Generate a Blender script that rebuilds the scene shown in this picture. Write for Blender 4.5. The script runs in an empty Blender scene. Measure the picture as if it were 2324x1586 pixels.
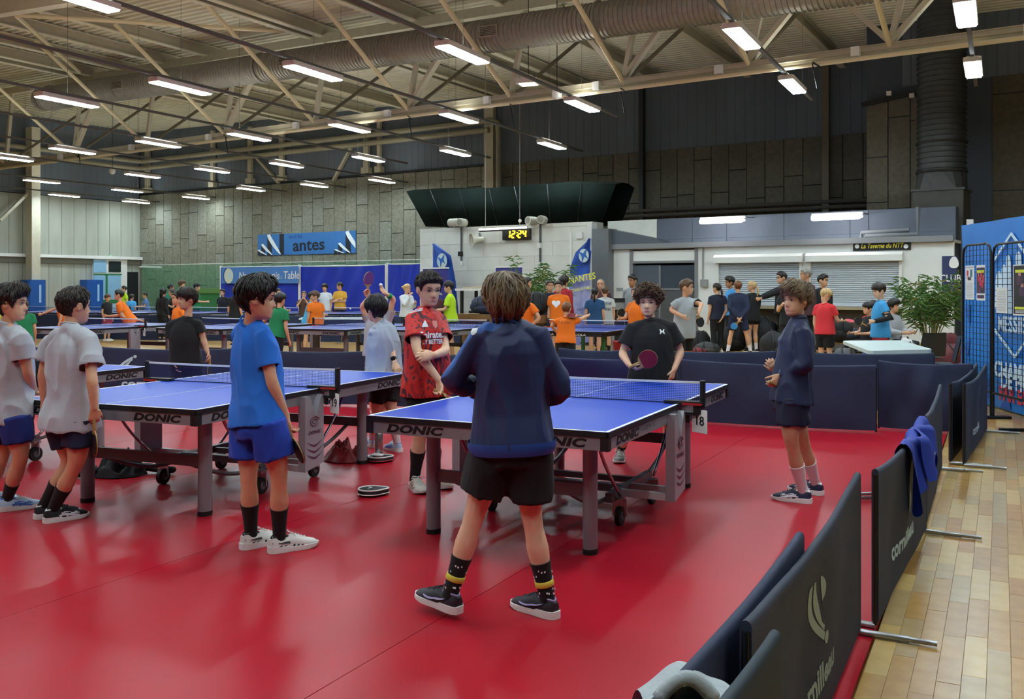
import bpy, bmesh, math, random
from mathutils import Vector, Matrix, noise
from math import sin, cos, pi, radians, sqrt, atan2
V = Vector
RND = random.Random(11)
C = bpy.context.scene.collection
SC = bpy.context.scene
# ---------------------------------------------------------------- camera, world, exposure
F, CX, CY, H = 2150.0, 1162.0, 650.0, 1.53          # focal length (px of the 2324 frame), principal point, eye height
YAW = radians(33.5)
cam_d = bpy.data.cameras.new('camera'); cam = bpy.data.objects.new('camera', cam_d); C.objects.link(cam)
cam.location = (0, 0, H); cam.rotation_euler = (pi/2, 0, YAW)
cam_d.sensor_fit = 'HORIZONTAL'; cam_d.sensor_width = 36; cam_d.lens = 36*F/2324
cam_d.shift_y = (CY-793)/2324; cam_d.clip_start = .05; cam_d.clip_end = 300
SC.camera = cam
SC.view_settings.view_transform = 'Standard'; SC.view_settings.look = 'None'
SC.view_settings.gamma = 1; SC.view_settings.use_curve_mapping = False
SC.view_settings.exposure = 1.1
W_ = bpy.data.worlds.new('hall_air'); SC.world = W_; W_.use_nodes = True
W_.node_tree.nodes['Background'].inputs[0].default_value = (.8, .9, 1, 1)
W_.node_tree.nodes['Background'].inputs[1].default_value = .12
ROOF_FILL = .95                                            # strength of the added roof fill, relative to the lamps
LIGHT_W = 34.0                                       # emission of the hall luminaires
SC.cycles.max_bounces = 6; SC.cycles.diffuse_bounces = 3; SC.cycles.glossy_bounces = 2; SC.cycles.sample_clamp_indirect = 6
SC.cycles.transparent_max_bounces = 16
FW = V((-sin(YAW), cos(YAW), 0)); RT = V((cos(YAW), sin(YAW), 0))

def P(px, py, d):                                    # point at depth d seen at a pixel of the photograph
    return FW*d + RT*(d*(px-CX)/F) + V((0, 0, H-(py-CY)*d/F))
def G(px, py, z=0.0): return P(px, py, (H-z)*F/(py-CY))
def dY(px, Y): t = (px-CX)/F; return Y/(cos(YAW)+sin(YAW)*t)
def WY(px, py, Y): return P(px, py, dY(px, Y))
def WX(px, py, X): t = (px-CX)/F; return P(px, py, X/(-sin(YAW)+cos(YAW)*t))
def RD(r, d, z=0.0): return FW*d + RT*r + V((0, 0, z))
def depth(v): return v.x*FW.x+v.y*FW.y
SK = radians(6.2)                                    # tables and light rows stand askew to the walls
LD = V((-sin(SK), cos(SK), 0)); LX = V((cos(SK), sin(SK), 0))

# ---------------------------------------------------------------- materials
def lin(c):
    if isinstance(c, str):
        c = c.lstrip('#'); c = [int(c[i:i+2], 16)/255 for i in (0, 2, 4)]
    return [x/12.92 if x <= .04045 else ((x+.055)/1.055)**2.4 for x in c] + [1]
MATS = {}
def M(name, col, rough=.55, metal=0, var=0, vs=6, bump=0, bs=40, col2=None, spec=.5, emit=0, sheen=0, sss=0, stretch=None, coat=0, alpha=None, detail=3):
    if name in MATS: return MATS[name]
    m = bpy.data.materials.new(name); m.use_nodes = True; nt = m.node_tree; b = nt.nodes['Principled BSDF']
    c = lin(col); b.inputs['Base Color'].default_value = c
    b.inputs['Roughness'].default_value = rough; b.inputs['Metallic'].default_value = metal
    b.inputs['Specular IOR Level'].default_value = spec
    if coat: b.inputs['Coat Weight'].default_value = coat
    if sheen: b.inputs['Sheen Weight'].default_value = sheen
    if sss:
        b.inputs['Subsurface Weight'].default_value = sss; b.inputs['Subsurface Radius'].default_value = (.01, .004, .002)
    if emit:
        b.inputs['Emission Color'].default_value = c; b.inputs['Emission Strength'].default_value = emit
    if alpha is not None: b.inputs['Alpha'].default_value = alpha
    if var or bump or col2:
        tc = nt.nodes.new('ShaderNodeTexCoord'); src = tc.outputs['Object']
        if stretch:
            mp = nt.nodes.new('ShaderNodeMapping'); mp.inputs['Scale'].default_value = stretch
            nt.links.new(src, mp.inputs[0]); src = mp.outputs[0]
        if var or col2:
            n = nt.nodes.new('ShaderNodeTexNoise'); n.inputs['Scale'].default_value = vs; n.inputs['Detail'].default_value = detail
            nt.links.new(src, n.inputs['Vector'])
            mx = nt.nodes.new('ShaderNodeMix'); mx.data_type = 'RGBA'
            rp = nt.nodes.new('ShaderNodeMapRange'); rp.inputs[1].default_value = .3; rp.inputs[2].default_value = .7
            nt.links.new(n.outputs[0], rp.inputs[0]); nt.links.new(rp.outputs[0], mx.inputs[0])
            mx.inputs[6].default_value = [x*(1-var) for x in c[:3]]+[1] if not col2 else c
            mx.inputs[7].default_value = [min(1, x*(1+var)) for x in c[:3]]+[1] if not col2 else lin(col2)
            nt.links.new(mx.outputs[2], b.inputs['Base Color'])
        if bump:
            n2 = nt.nodes.new('ShaderNodeTexNoise'); n2.inputs['Scale'].default_value = bs; n2.inputs['Detail'].default_value = 4
            nt.links.new(src, n2.inputs['Vector'])
            bp = nt.nodes.new('ShaderNodeBump'); bp.inputs['Strength'].default_value = bump; bp.inputs['Distance'].default_value = .01
            nt.links.new(n2.outputs[0], bp.inputs['Height']); nt.links.new(bp.outputs[0], b.inputs['Normal'])
    MATS[name] = m; return m

# ---------------------------------------------------------------- mesh building
class MB:
    def __init__(s): s.v = []; s.f = []; s.m = []
    def add(s, vs, fs, mi=0):
        o = len(s.v); s.v += [V(x) for x in vs]; s.f += [[i+o for i in f] for f in fs]; s.m += [mi]*len(fs); return s
    def box(s, c, sz, rz=0, mi=0, mat=None):
        x, y, z = sz[0]/2, sz[1]/2, sz[2]/2
        Q = mat or Matrix.Rotation(rz, 3, 'Z'); c = V(c)
        vs = [c+Q @ V((a*x, b*y, d*z)) for d in (-1, 1) for a, b in ((-1, -1), (1, -1), (1, 1), (-1, 1))]
        return s.add(vs, [(3, 2, 1, 0), (4, 5, 6, 7), (0, 1, 5, 4), (1, 2, 6, 5), (2, 3, 7, 6), (3, 0, 4, 7)], mi)
    def bar(s, p, q, w, h=None, mi=0, up=V((0, 0, 1))):
        p, q = V(p), V(q); h = h or w; d = (q-p); L = d.length; d.normalize()
        a = d.cross(up)
        if a.length < 1e-3: a = d.cross(V((0, 1, 0)))
        a.normalize(); b = a.cross(d).normalized()
        return s.box((p+q)/2, (w, L, h), mi=mi, mat=Matrix((a, d, b)).transposed())
    def tube(s, pts, r, n=10, mi=0, cap=True, flat=1.0, up=V((0, 0, 1))):
        pts = [V(p) for p in pts]; rs = r if isinstance(r, (list, tuple)) else [r]*len(pts)
        rings = []; pa = None
        for i, p in enumerate(pts):
            d = (pts[min(i+1, len(pts)-1)]-pts[max(i-1, 0)]).normalized()
            a = (pa - d*pa.dot(d)) if pa is not None else d.cross(up)
            if a.length < 1e-3: a = d.cross(V((0, 1, 0)))
            a.normalize(); b = d.cross(a).normalized(); pa = a
            rings.append([p+a*(rs[i]*cos(t))+b*(rs[i]*flat*sin(t)) for t in [2*pi*k/n for k in range(n)]])
        return s.loft(rings, mi, cap)
    def loft(s, rings, mi=0, cap=True, close=True):
        n = len(rings[0]); vs = [p for r in rings for p in r]; fs = []
        for i in range(len(rings)-1):
            for k in range(n if close else n-1):
                k2 = (k+1) % n; fs.append((i*n+k, i*n+k2, (i+1)*n+k2, (i+1)*n+k))
        if cap: fs += [tuple(range(n-1, -1, -1)), tuple(range((len(rings)-1)*n, len(rings)*n))]
        return s.add(vs, fs, mi)
    def ell(s, c, r, n=10, m=8, mi=0, mat=None):
        c = V(c); Q = mat or Matrix.Identity(3); vs = [c+Q @ V((0, 0, -r[2]))]
        for i in range(1, m):
            a = -pi/2+pi*i/m
            vs += [c+Q @ V((r[0]*cos(a)*cos(t), r[1]*cos(a)*sin(t), r[2]*sin(a))) for t in [2*pi*k/n for k in range(n)]]
        vs.append(c+Q @ V((0, 0, r[2]))); fs = []
        for k in range(n):
            fs.append((0, 1+(k+1) % n, 1+k)); fs.append((len(vs)-1, 1+(m-2)*n+k, 1+(m-2)*n+(k+1) % n))
        for i in range(m-2):
            for k in range(n):
                fs.append((1+i*n+k, 1+i*n+(k+1) % n, 1+(i+1)*n+(k+1) % n, 1+(i+1)*n+k))
        return s.add(vs, fs, mi)
    def prism(s, pts, o, ax, ay, th, mi=0):          # a 2-D outline in the plane (ax, ay) through o, given thickness
        o, ax, ay = V(o), V(ax).normalized(), V(ay).normalized(); n = ax.cross(ay)*th
        N = len(pts); a = [o+ax*x+ay*y for x, y in pts]
        return s.add(a+[p+n for p in a], [tuple(range(N-1, -1, -1)), tuple(range(N, 2*N))]+[(i, (i+1) % N, N+(i+1) % N, N+i) for i in range(N)], mi)
    def grid(s, fn, nu, nv, mi=0):
        vs = [fn(i/nu, j/nv) for j in range(nv+1) for i in range(nu+1)]
        return s.add(vs, [(j*(nu+1)+i, j*(nu+1)+i+1, (j+1)*(nu+1)+i+1, (j+1)*(nu+1)+i) for j in range(nv) for i in range(nu)], mi)
    def mesh(s, name, mats, inv=None, smooth=False):
        me = bpy.data.meshes.new(name)
        vs = [inv @ v for v in s.v] if inv is not None else s.v
        me.from_pydata([tuple(v) for v in vs], [], s.f)
        for m in (mats if isinstance(mats, (list, tuple)) else [mats]): me.materials.append(m)
        if max(s.m, default=0): me.polygons.foreach_set('material_index', s.m)
        if smooth is True: me.polygons.foreach_set('use_smooth', [True]*len(s.f))
        elif smooth:
            me.polygons.foreach_set('use_smooth', [True]*len(s.f)); me.set_sharp_from_angle(angle=radians(smooth))
        return me
    def build(s, name, mats, parent=None, smooth=False, local=False, **kw):
        inv = None
        if parent is not None and not local: inv = root_matrix(parent).inverted()
        o = bpy.data.objects.new(name, s.mesh(name, mats, inv, smooth)); C.objects.link(o)
        if parent is not None: o.parent = parent
        for k, v in kw.items(): o[k] = v
        return o
def root_matrix(o):
    m = Matrix.Identity(4)
    while o is not None:
        m = Matrix.LocRotScale(o.location, o.rotation_euler, o.scale) @ m; o = o.parent
    return m
def thing(name, label, cat, loc=(0, 0, 0), rz=0, group=None):
    o = bpy.data.objects.new(name, None); o.empty_display_size = .1; C.objects.link(o)
    o.location = loc; o.rotation_euler = (0, 0, rz); o['label'] = label; o['category'] = cat
    if group: o['group'] = group
    return o
def tag(o, label, cat, group=None):
    o['label'] = label; o['category'] = cat
    if group: o['group'] = group
    return o
def struct(o): o['kind'] = 'structure'; return o
def dup(o, parent=None):
    c = o.copy(); C.objects.link(c)
    if parent is not None: c.parent = parent
    for ch in KIDS.get(o.name, None) or list(o.children): dup(ch, c)
    return c
KIDS = {}
def dup_thing(o, loc, rz, label, group=None):
    c = dup(o); c.location = loc; c.rotation_euler = (0, 0, rz); c['label'] = label
    if group: c['group'] = group
    return c
def text(name, s, mat, parent, o, ax, ay, size, ext=.001, bold=0, shear=0, sx=1.0, align='CENTER', space=1.0):
    """lettering as a mesh lying in the plane (ax, ay) at o (world)"""
    cu = bpy.data.curves.new(name, 'FONT'); cu.body = s; cu.size = size; cu.extrude = ext; cu.offset = bold*size
    cu.shear = shear; cu.align_x = align; cu.align_y = 'CENTER'; cu.space_character = space; cu.resolution_u = 3
    t = bpy.data.objects.new(name, cu); C.objects.link(t)
    me = bpy.data.meshes.new_from_object(t); bpy.data.objects.remove(t); bpy.data.curves.remove(cu)
    ax, ay = V(ax).normalized(), V(ay).normalized(); n = ax.cross(ay)
    Q = Matrix((ax, ay, n)).transposed().to_4x4(); Q.translation = V(o)
    m4 = Q @ Matrix.Diagonal((sx, 1, 1, 1))
    if parent is not None: m4 = root_matrix(parent).inverted() @ m4
    me.transform(m4); me.materials.clear(); me.materials.append(mat); me.name = name
    ob = bpy.data.objects.new(name, me); C.objects.link(ob)
    if parent is not None: ob.parent = parent
    return ob
UP = V((0, 0, 1))
# ================================================================ setting
YE, YT, YW, XL = 29.5, 18.9, 22.9, -42.1
XR, YN = 16.0, -12.0
def zc(x): return 8.78-.0233*(x+20.4)
beige = M('cream_painted_steel', '#cfc8b2', .45, var=.05)
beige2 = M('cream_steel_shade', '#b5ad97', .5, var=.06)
deck_m = M('cream_roof_deck', '#d3d0bd', .5, var=.06, vs=1.5)
dark_clad = M('charcoal_cladding', '#646d78', .8, var=.08, vs=.7, stretch=(1, 1, .2))
woolpanel = M('grey_woodwool_panel', '#7d7b6c', .95, var=.22, vs=9, bump=.6, bs=30)
woolpanel2 = M('grey_woodwool_panel_pale', '#86867a', .95, var=.24, vs=10, bump=.6, bs=30)
wooddark = M('brown_woodwool_panel', '#625f55', .95, var=.15, vs=9, bump=.5, bs=30)
groove = M('panel_joint_black', '#1d1d1a', .9)
concrete = M('pale_concrete_board', '#a9ab9f', .9, var=.12, vs=2.2, bump=.2, bs=20, stretch=(1, 1, .15))
white_paint = M('white_painted_block', '#dcddd4', .8, var=.05, vs=2.5, bump=.25, bs=14)
greyblue = M('grey_blue_block', '#5d6472', .85, var=.07, vs=2.0, bump=.25, bs=16)
grey_metal = M('grey_lacquer', '#6d7074', .5, var=.04)
alu = M('brushed_alu', '#a8aaad', .35, .8)
steel = M('galvanised_steel', '#9d9a90', .5, .3, var=.1, vs=8)
dark_duct = M('dark_duct_steel', '#4a4c4c', .5, .4, var=.1, vs=5)
black_m = M('black_plastic', '#121316', .45)
white_m = M('white_plastic', '#e8e8e6', .45)

# floor: red sports floor on a beech parquet
wood = bpy.data.materials.new('beech_parquet'); wood.use_nodes = True
nt = wood.node_tree; b_ = nt.nodes['Principled BSDF']; b_.inputs['Roughness'].default_value = .32
tc = nt.nodes.new('ShaderNodeTexCoord'); mp = nt.nodes.new('ShaderNodeMapping'); mp.inputs['Rotation'].default_value = (0, 0, -SK-pi/2)
nt.links.new(tc.outputs['Object'], mp.inputs[0])
br = nt.nodes.new('ShaderNodeTexBrick'); br.inputs['Scale'].default_value = 1; br.inputs['Brick Width'].default_value = .48; br.inputs['Row Height'].default_value = .085
br.inputs['Mortar Size'].default_value = .0015; br.inputs['Color1'].default_value = lin('#c29a58'); br.inputs['Color2'].default_value = lin('#b08545'); br.inputs['Mortar'].default_value = lin('#7d6038')
nt.links.new(mp.outputs[0], br.inputs[0]); nt.links.new(br.outputs[0], b_.inputs['Base Color'])
mb = MB(); mb.box((-13, 9, -.08), (62, 44, .1)); floor = struct(mb.build('floor', wood))
pl_mats = [M('beech_plank_'+n, c, .3, var=.16, vs=3.5, stretch=(9, 9, 9), bump=.05, bs=30, detail=5) for n, c in (('pale', '#d2b582'), ('honey', '#c29c64'), ('tan', '#ba9159'), ('grey', '#bfa47c'), ('dark', '#ae8450'))]
pl_mats = [M('beech_board_'+n, c, .3, col2=c2, vs=2.0, stretch=(5, 5, 5), bump=.04, bs=20, detail=5) for n, c, c2 in
           (('pale', '#bd9a56', '#cbac70'), ('honey', '#a87d38', '#bb9253'), ('tan', '#a07534', '#b18747'), ('grey', '#a38757', '#b59a6a'), ('dark', '#9e7032', '#b48544'))]
red_m = M('red_sports_vinyl', '#ad1729', .34, var=.06, vs=.8, bump=.012, bs=120, spec=.17)
red_seam = M('red_seam', '#84141f', .5)
e0, e1 = G(1937, 1586), G(2132, 976)
ED = LD                                              # run of the sports floor, its edge, its boards
eo = G(1990, 1420); 
def court(u, v, z=0): return V((eo.x, eo.y, 0))+LX*u+ED*v+V((0, 0, z))
vb = (G(1990, 985)-V((eo.x, eo.y, 0))).dot(ED)+.55    # back edge of the red floor
mat_root = thing('red_sports_floor', 'glossy red sports floor laid in long strips under the tables', 'sports floor', (0, 0, 0))
for k in range(10):
    mb = MB(); u1 = -k*1.8; u0 = u1-1.8+.004; s_ = []
    v1 = vb+.26*(-u1); v1b = vb+.26*(-u0)
    for u, v in ((u0, -4.6), (u1, -4.6), (u1, v1), (u0, v1b)): s_.append(court(u, v, 0.001))
    mb.add([p-V((0, 0, .02)) for p in s_]+s_, [(0, 3, 2, 1), (4, 5, 6, 7), (0, 1, 5, 4), (1, 2, 6, 5), (2, 3, 7, 6), (3, 0, 4, 7)])
    mb.build('strip', red_m, mat_root)
# parquet boards beside the red floor, one by one near the lens
boards, rest = 0, MB()
rr = random.Random(5); shared = {}
rows = []
for i in range(34):
    u = .012+i*.087; v = -2.6-rr.random()*.5
    while v < 9.5:
        L = rr.choice((.3, .42, .48, .5, .55, .62)); rows.append((u, v, L)); v += L
def in_view(p):
    d = depth(p)
    if d < .6: return False
    r = p.x*RT.x+p.y*RT.y; x = CX+F*r/d; y = CY+F*H/d
    return x < 2360 and y < 1640
rows = [r for r in rows if in_view(court(r[0]+.04, r[1]+r[2]*.6))]
rows.sort(key=lambda r: depth(court(r[0], r[1])))
bm_cache = {}
rz_c = SK
for n_, (u, v, L) in enumerate(rows):
    c = court(u+.0435, v+L/2, -.014+rr.random()*.0012)
    if n_ < 296:
        mi = rr.choices(range(5), (4, 4, 3, 3, 1))[0]; key = (L, mi)
        if key not in bm_cache:
            q = MB(); w, h, l = .0865/2, .012, L/2-.0008; b0 = .0012
            q.add([(-w, -l, -h), (w, -l, -h), (w, l, -h), (-w, l, -h), (-w, -l, h-b0), (w, -l, h-b0), (w, l, h-b0), (-w, l, h-b0), (-w+b0, -l+b0, h), (w-b0, -l+b0, h), (w-b0, l-b0, h), (-w+b0, l-b0, h)],
                  [(0, 1, 5, 4), (1, 2, 6, 5), (2, 3, 7, 6), (3, 0, 4, 7), (4, 5, 9, 8), (5, 6, 10, 9), (6, 7, 11, 10), (7, 4, 8, 11), (8, 9, 10, 11)])
            bm_cache[key] = q.mesh('plank', pl_mats[mi])
        o = bpy.data.objects.new('plank', bm_cache[key]); C.objects.link(o); o.parent = floor; o.location = c; o.rotation_euler = (0, 0, rz_c+(pi if rr.random() < .5 else 0))
    else:
        rest.box(c, (.086, L-.002, .024), rz_c, mi=rr.choices(range(5), (4, 4, 3, 3, 1))[0])
if rest.v: rest.build('far_planks', pl_mats, floor, kind='stuff')

# roof deck (folded sheet), with its slope
mb = MB(); y = YN; prof = []
while y < YE+.4: prof += [(y, 0), (y+.10, 0), (y+.13, .055), (y+.22, .055)]; y += .25
xs = (XL-1.5, XR)
vs = [V((x, py, zc(x)+pz)) for py, pz in prof for x in xs]
mb.add(vs, [(2*i, 2*i+1, 2*i+3, 2*i+2) for i in range(len(prof)-1)])
ceiling = struct(mb.build('ceiling', deck_m))
mb = MB(); mb.box(((XL+XR)/2, 9, zc(-13)+.9), (62, 46, .1)); struct(mb.build('roof_slab', grey_metal))

# outer walls
mb = MB(); mb.box((XL-.25, 9, 5.5), (.3, 46, 12.5)); wall_left = struct(mb.build('wall_left', groove))
mb = MB(); mb.box((-13, YE+.25, 5.5), (62, .3, 12.5)); wall_back = struct(mb.build('wall_back', groove))
mb = MB(); mb.box((XR+.2, 9, 5.5), (.3, 46, 12.5)); struct(mb.build('wall_right', M('rear_wall_paint', '#77756c', .9, var=.05)))
mb = MB(); mb.box((-13, YN-.2, 5.5), (62, .3, 12.5)); struct(mb.build('wall_front', MATS['rear_wall_paint']))
# ribbed dark cladding above the panels
def clad(p0, p1, z0, z1, n, mat, parent, name='cladding', nrm=None):
    mb = MB(); p0, p1 = V(p0), V(p1); d = (p1-p0).normalized(); nn = nrm or d.cross(UP)
    L = (p1-p0).length; k = int(L/n); pts = []
    for i in range(k+1):
        a = i*L/(k+1); pts += [(a, .0), (a+n*.80, .0), (a+n*.86, -.012), (a+n*.94, -.012)]
    vs = [p0+d*min(a, L)+nn*b+UP*z for a, b in pts for z in (z0, z1)]
    mb.add(vs, [(2*i, 2*i+2, 2*i+3, 2*i+1) for i in range(len(pts)-1)])
    return mb.build(name, mat, parent)
clad((XL, YE+.05, 0), (1, YE+.05, 0), 6.12, 11.2, .33, dark_clad, wall_back)
clad((XL+.05, YN, 0), (XL+.05, YE, 0), 5.75, 11.6, .33, dark_clad, wall_left, nrm=V((1, 0, 0)))
# wood-wool panels of the back wall: each a part
def panel_field(x0, x1, z0, z1, Y, w, mats, parent, hs=(1.2, 1.8, 2.4), seed=1, th=.05):
    rr = random.Random(seed); x = x0
    while x < x1-.05:
        ww = min(w, x1-x); z = z0; first = rr.random()*1.4+.5
        while z < z1-.02:
            h = first if z == z0 else rr.choice(hs)
            if z1-(z+h) < .35: h = z1-z
            mb = MB(); d = rr.random()*.012
            cx, cz, a, b_, t = x+ww/2, z+h/2, ww/2-.011, h/2-.011, .008
            vs = []
            for (s, yy) in ((0, Y+th), (0, Y-d), (t, Y-d-t)):
                vs += [V((cx-a+s, yy, cz-b_+s)), V((cx+a-s, yy, cz-b_+s)), V((cx+a-s, yy, cz+b_-s)), V((cx-a+s, yy, cz+b_-s))]
            mb.add(vs, [(0, 1, 5, 4), (1, 2, 6, 5), (2, 3, 7, 6), (3, 0, 4, 7), (4, 5, 9, 8), (5, 6, 10, 9), (6, 7, 11, 10), (7, 4, 8, 11), (8, 9, 10, 11)])
            mb.build('panel', rr.choice(mats), parent)
            z += h
        x += w
xa = WY(1111, 380, YE).x; xb = WY(1133, 373, YE).x; xc = WY(1965, 298, YE).x
panel_field(XL+.02, xa, 0, 6.12, YE+.03, .64, [woolpanel, woolpanel2, woolpanel], wall_back, seed=3)
panel_field(xb, xc+1.0, 3.0, 6.15, YE+.03, .6, [wooddark, M('brown_woodwool_panel_b', '#686459', .95, var=.15, vs=9, bump=.5, bs=30)], wall_back, seed=4)
mb = MB(); mb.box(((XL+xa)/2, YE+.02, 6.16), (xa-XL, .1, .08)); mb.build('capping', black_m, wall_back)
# forward block of wall on the right, behind the vertical duct
YB = 26.2; xk = WY(1965, 300, YB).x
mb = MB(); mb.box(((xk+XR)/2, YB+1.7, 5.5), (XR-xk, 3.2, 12.6)); blk = struct(mb.build('wall_block', M('dark_block_paint', '#474f5c', .8, var=.06, vs=.6)))
clad((xk+.9, YB+.08, 0), (XR, YB+.08, 0), 6.75, 11.5, .25, dark_clad, blk)
zt = WY(1965, 225, YB).z
panel_field(xk, xk+1.75, 2.6, zt, YB+.07, .55, [M('umber_woodwool_panel', '#6e695c', .95, var=.15, vs=9, bump=.5, bs=30)], blk, seed=9)
panel_field(xk+3.0, XR-1, 2.6, zt+.25, YB+.07, 1.1, [M('umber_woodwool_panel_dark', '#565147', .95, var=.15, vs=9, bump=.5, bs=30)], blk, seed=10, hs=(2.4, 3))
# left wall: boards in two tiers
rr = random.Random(8); y = 8.0
zrail = WX(150, 582, XL+.1).z
while y < YE-.1:
    w = .62; 
    for (z0, z1) in ((0.0, zrail-.2), (zrail+.05, 5.72)):
        mb = MB(); mb.box((XL-.02+rr.random()*.008, y+w/2, (z0+z1)/2), (.06, w-.02, z1-z0)); mb.build('panel', concrete, wall_left)
    y += w
mb = MB(); mb.box((XL+.12, (8+YE)/2, zrail), (.32, YE-8, .14)); struct(mb.build('trim_1', white_m))
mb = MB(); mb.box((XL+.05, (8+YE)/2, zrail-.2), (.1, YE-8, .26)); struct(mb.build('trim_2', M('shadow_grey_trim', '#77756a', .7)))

# ---------------------------------------------------------------- roof steel
pA, pB = WY(0, 381, YT), WY(2324, 82, YT)
sl = (pB.z-pA.z)/(pB.x-pA.x)
def chord(x): return V((x, YT, pA.z+sl*(x-pA.x)))
tr = thing('roof_truss', 'cream steel roof truss crossing the whole hall below the duct', 'roof truss', chord(-15))
mb = MB(); a, b = chord(XL-.3), chord(8); mb.bar(a+UP*.12, b+UP*.12, .2, .1); mb.bar(a+UP*.02, b+UP*.02, .05, .12); mb.bar(a+UP*.17, b+UP*.17, .26, .02); mb.build('bottom_chord', beige2, tr)
mb = MB(); a, b = chord(XL-.3)-V((0, .14, 0)), chord(8)-V((0, .14, 0)); mb.tube([a-UP*.06, b-UP*.06], .045, 8); mb.build('hanging_pipe', M('cream_pipe', '#e6d9b8', .35), tr)
mb = MB()
def top(x): return V((x, YT, zc(x)-.4))
mb.bar(top(XL-.3), top(8), .22, .24); mb.build('top_chord', beige, tr)
nodes = [-46.0, -40.6, -35.4, -30.6, -26.0, -21.6, -17.3, -13.2, -9.3, -5.4, -1.4, 2.6]
nodes = [chord(0) and WY(px, 0, YT).x for px in (14, 169, 334, 513, 716, 929, 1161, 1416, 1701, 2021)]+[-1.0, 2.6]
for i, x in enumerate(nodes):
    c = chord(x)+UP*.2
    mb = MB(); mb.bar(c, top(x+.45), .11, .11); mb.build('vertical', beige, tr)
    for k, (dx, mt) in enumerate(((1.75, beige2), (-1.75, beige))):
        mb = MB(); xx = x+dx
        if i in (1, 3, 5, 7, 8, 9) and k == 0 or i in (7, 8, 9) and k == 1: mb.bar(c, top(xx), .17, .1); mb.build('diagonal', beige, tr)
    mb = MB(); n0 = c-UP*.1; e_ = V((x, YT-3.7, zc(x)-.3))
    mb.tube([n0, n0+(e_-n0)*1.0], .055, 8); mb.build('strut', M('cream_strut', '#dccfa9', .4), tr)
    mb = MB(); e2 = V((x+.1, YT+3.4, zc(x)-.35)); mb.tube([n0, e2], .05, 8); mb.build('strut', M('brown_strut', '#6d6452', .55), tr)
    mb = MB(); mb.box(c+V((-.6, -.16, -.12)), (.16, .12, .18)); mb.build('clamp_box', white_m, tr)
# next truss, nearer, only its corner shows
YT2 = YT-12.0
q0 = P(0, 20, 23.2); q1 = P(160, -6, 22.2)
tr2 = thing('roof_truss', 'nearer roof truss whose cream bottom beam cuts the top corner of the hall', 'roof truss', q0)
mb = MB(); dd = (q1-q0).normalized(); mb.bar(q0-dd*6, q1+dd*9, .26, .34); mb.build('bottom_chord', beige, tr2)
mb = MB(); a = P(34, 34, 23.5); mb.tube([a, P(180, 163, 30.4)], .055, 8); mb.build('strut', MATS['cream_strut'], tr2)
mb = MB(); mb.tube([a, P(645, 71, 25.6)], .055, 8); mb.build('strut', MATS['cream_strut'], tr2)
# purlins under the deck
PD = V((-sin(radians(3)), cos(radians(3)), 0))
def ceil_pt(px, py, dz=.2):
    d = 25.0
    for _ in range(40):
        p = P(px, py, d); d += ((zc(p.x)-dz-H)*F/(CY-py)-d)*.6
    return P(px, py, d)
for i, (px, py, lab) in enumerate(((84, 135, 'beside the top left corner'), (180, 86, 'second from the left side of the picture'), (630, 36, 'above the first light row'), (900, 17, 'rising over the wide duct'), (1024, 182, 'behind the duct, left of the middle'),
                                   (1195, 158, 'behind the duct, over the square lamp'), (1388, 126, 'behind the duct, right of the middle'), (1600, 98, 'behind the duct, over the right lights'), (1830, 60, 'beside the dark block wall'), (330, 200, 'far left behind the truss'), (560, 215, 'left behind the truss'), (760, 195, 'centre left behind the truss'))):
    c = ceil_pt(px, py); 
    t = thing('roof_purlin', 'cream steel roof purlin under the deck, '+lab, 'roof beam', c)
    a = c+PD*(YN+1-c.y)/PD.y; b = c+PD*(YE-.2-c.y)/PD.y
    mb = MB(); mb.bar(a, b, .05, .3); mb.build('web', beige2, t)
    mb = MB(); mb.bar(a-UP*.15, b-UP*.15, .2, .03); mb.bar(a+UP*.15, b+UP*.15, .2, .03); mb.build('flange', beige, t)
# columns
def column(name, label, p, q, w, mat=beige, d=.3):
    t = thing(name, label, 'column', q)
    mb = MB(); mb.bar(q, p, .03, d, up=V((0, 1, 0))); mb.bar(q-V((w/2, 0, 0)), p-V((w/2, 0, 0)), d*.55, .03, up=V((0, 1, 0))); mb.bar(q+V((w/2, 0, 0)), p+V((w/2, 0, 0)), d*.55, .03, up=V((0, 1, 0)))
    mb = MB(); mb.bar(q, p, w, d, up=V((0, 1, 0))); mb.build('shaft', mat, t)
    mb = MB(); mb.bar(q, q+UP*.25, w+.16, d+.12, up=V((0, 1, 0))); mb.build('base_plate', mat, t)
    return t
for px, ytop, ybot, w, lab in ((335, 320, 455, .28, 'in the far corner'), (483, 370, 450, .2, 'third from the corner'), (568, 345, 440, .22, 'fourth from the corner'), (640, 318, 430, .26, 'fifth from the corner'), (832, 285, 405, .24, 'right of the middle light'), (861, 280, 405, .16, 'narrow one of a pair')):
    p = WY(px, ytop, YE-.12); q = WY(px, ybot, YE-.12); q.z = 6.2; p.z = zc(p.x)-.3
    column('wall_post', 'cream post on the dark upper wall, '+lab, p, q, w, beige2, .14)
for a, b in (((577, 352), (633, 415)), ((800, 330), (757, 410))):
    p, q = WY(*a, YE-.15), WY(*b, YE-.15); mb = MB(); mb.bar(p, q, .14, .1)
    tag(mb.build('wall_brace', beige2), 'cream diagonal brace on the upper wall '+('left of' if a[0] < 700 else 'right of')+' the blue town banner', 'brace')
p = WX(75, 300, XL+.6); q = V((p.x, p.y, 0)); p.z = zc(p.x)-.6
column('hall_column', 'tall cream column standing before the left concrete wall', p, q, .5, beige, .4)
p = WY(1112, 265, YE-.15); p.z = zc(p.x)-.3
column('hall_column', 'cream column beside the bent grey pipe on the back wall', p, V((p.x, p.y, 0)), .42, beige2, .2)
p = WY(1875, 150, YE-.2); p.z = zc(p.x)
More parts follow.
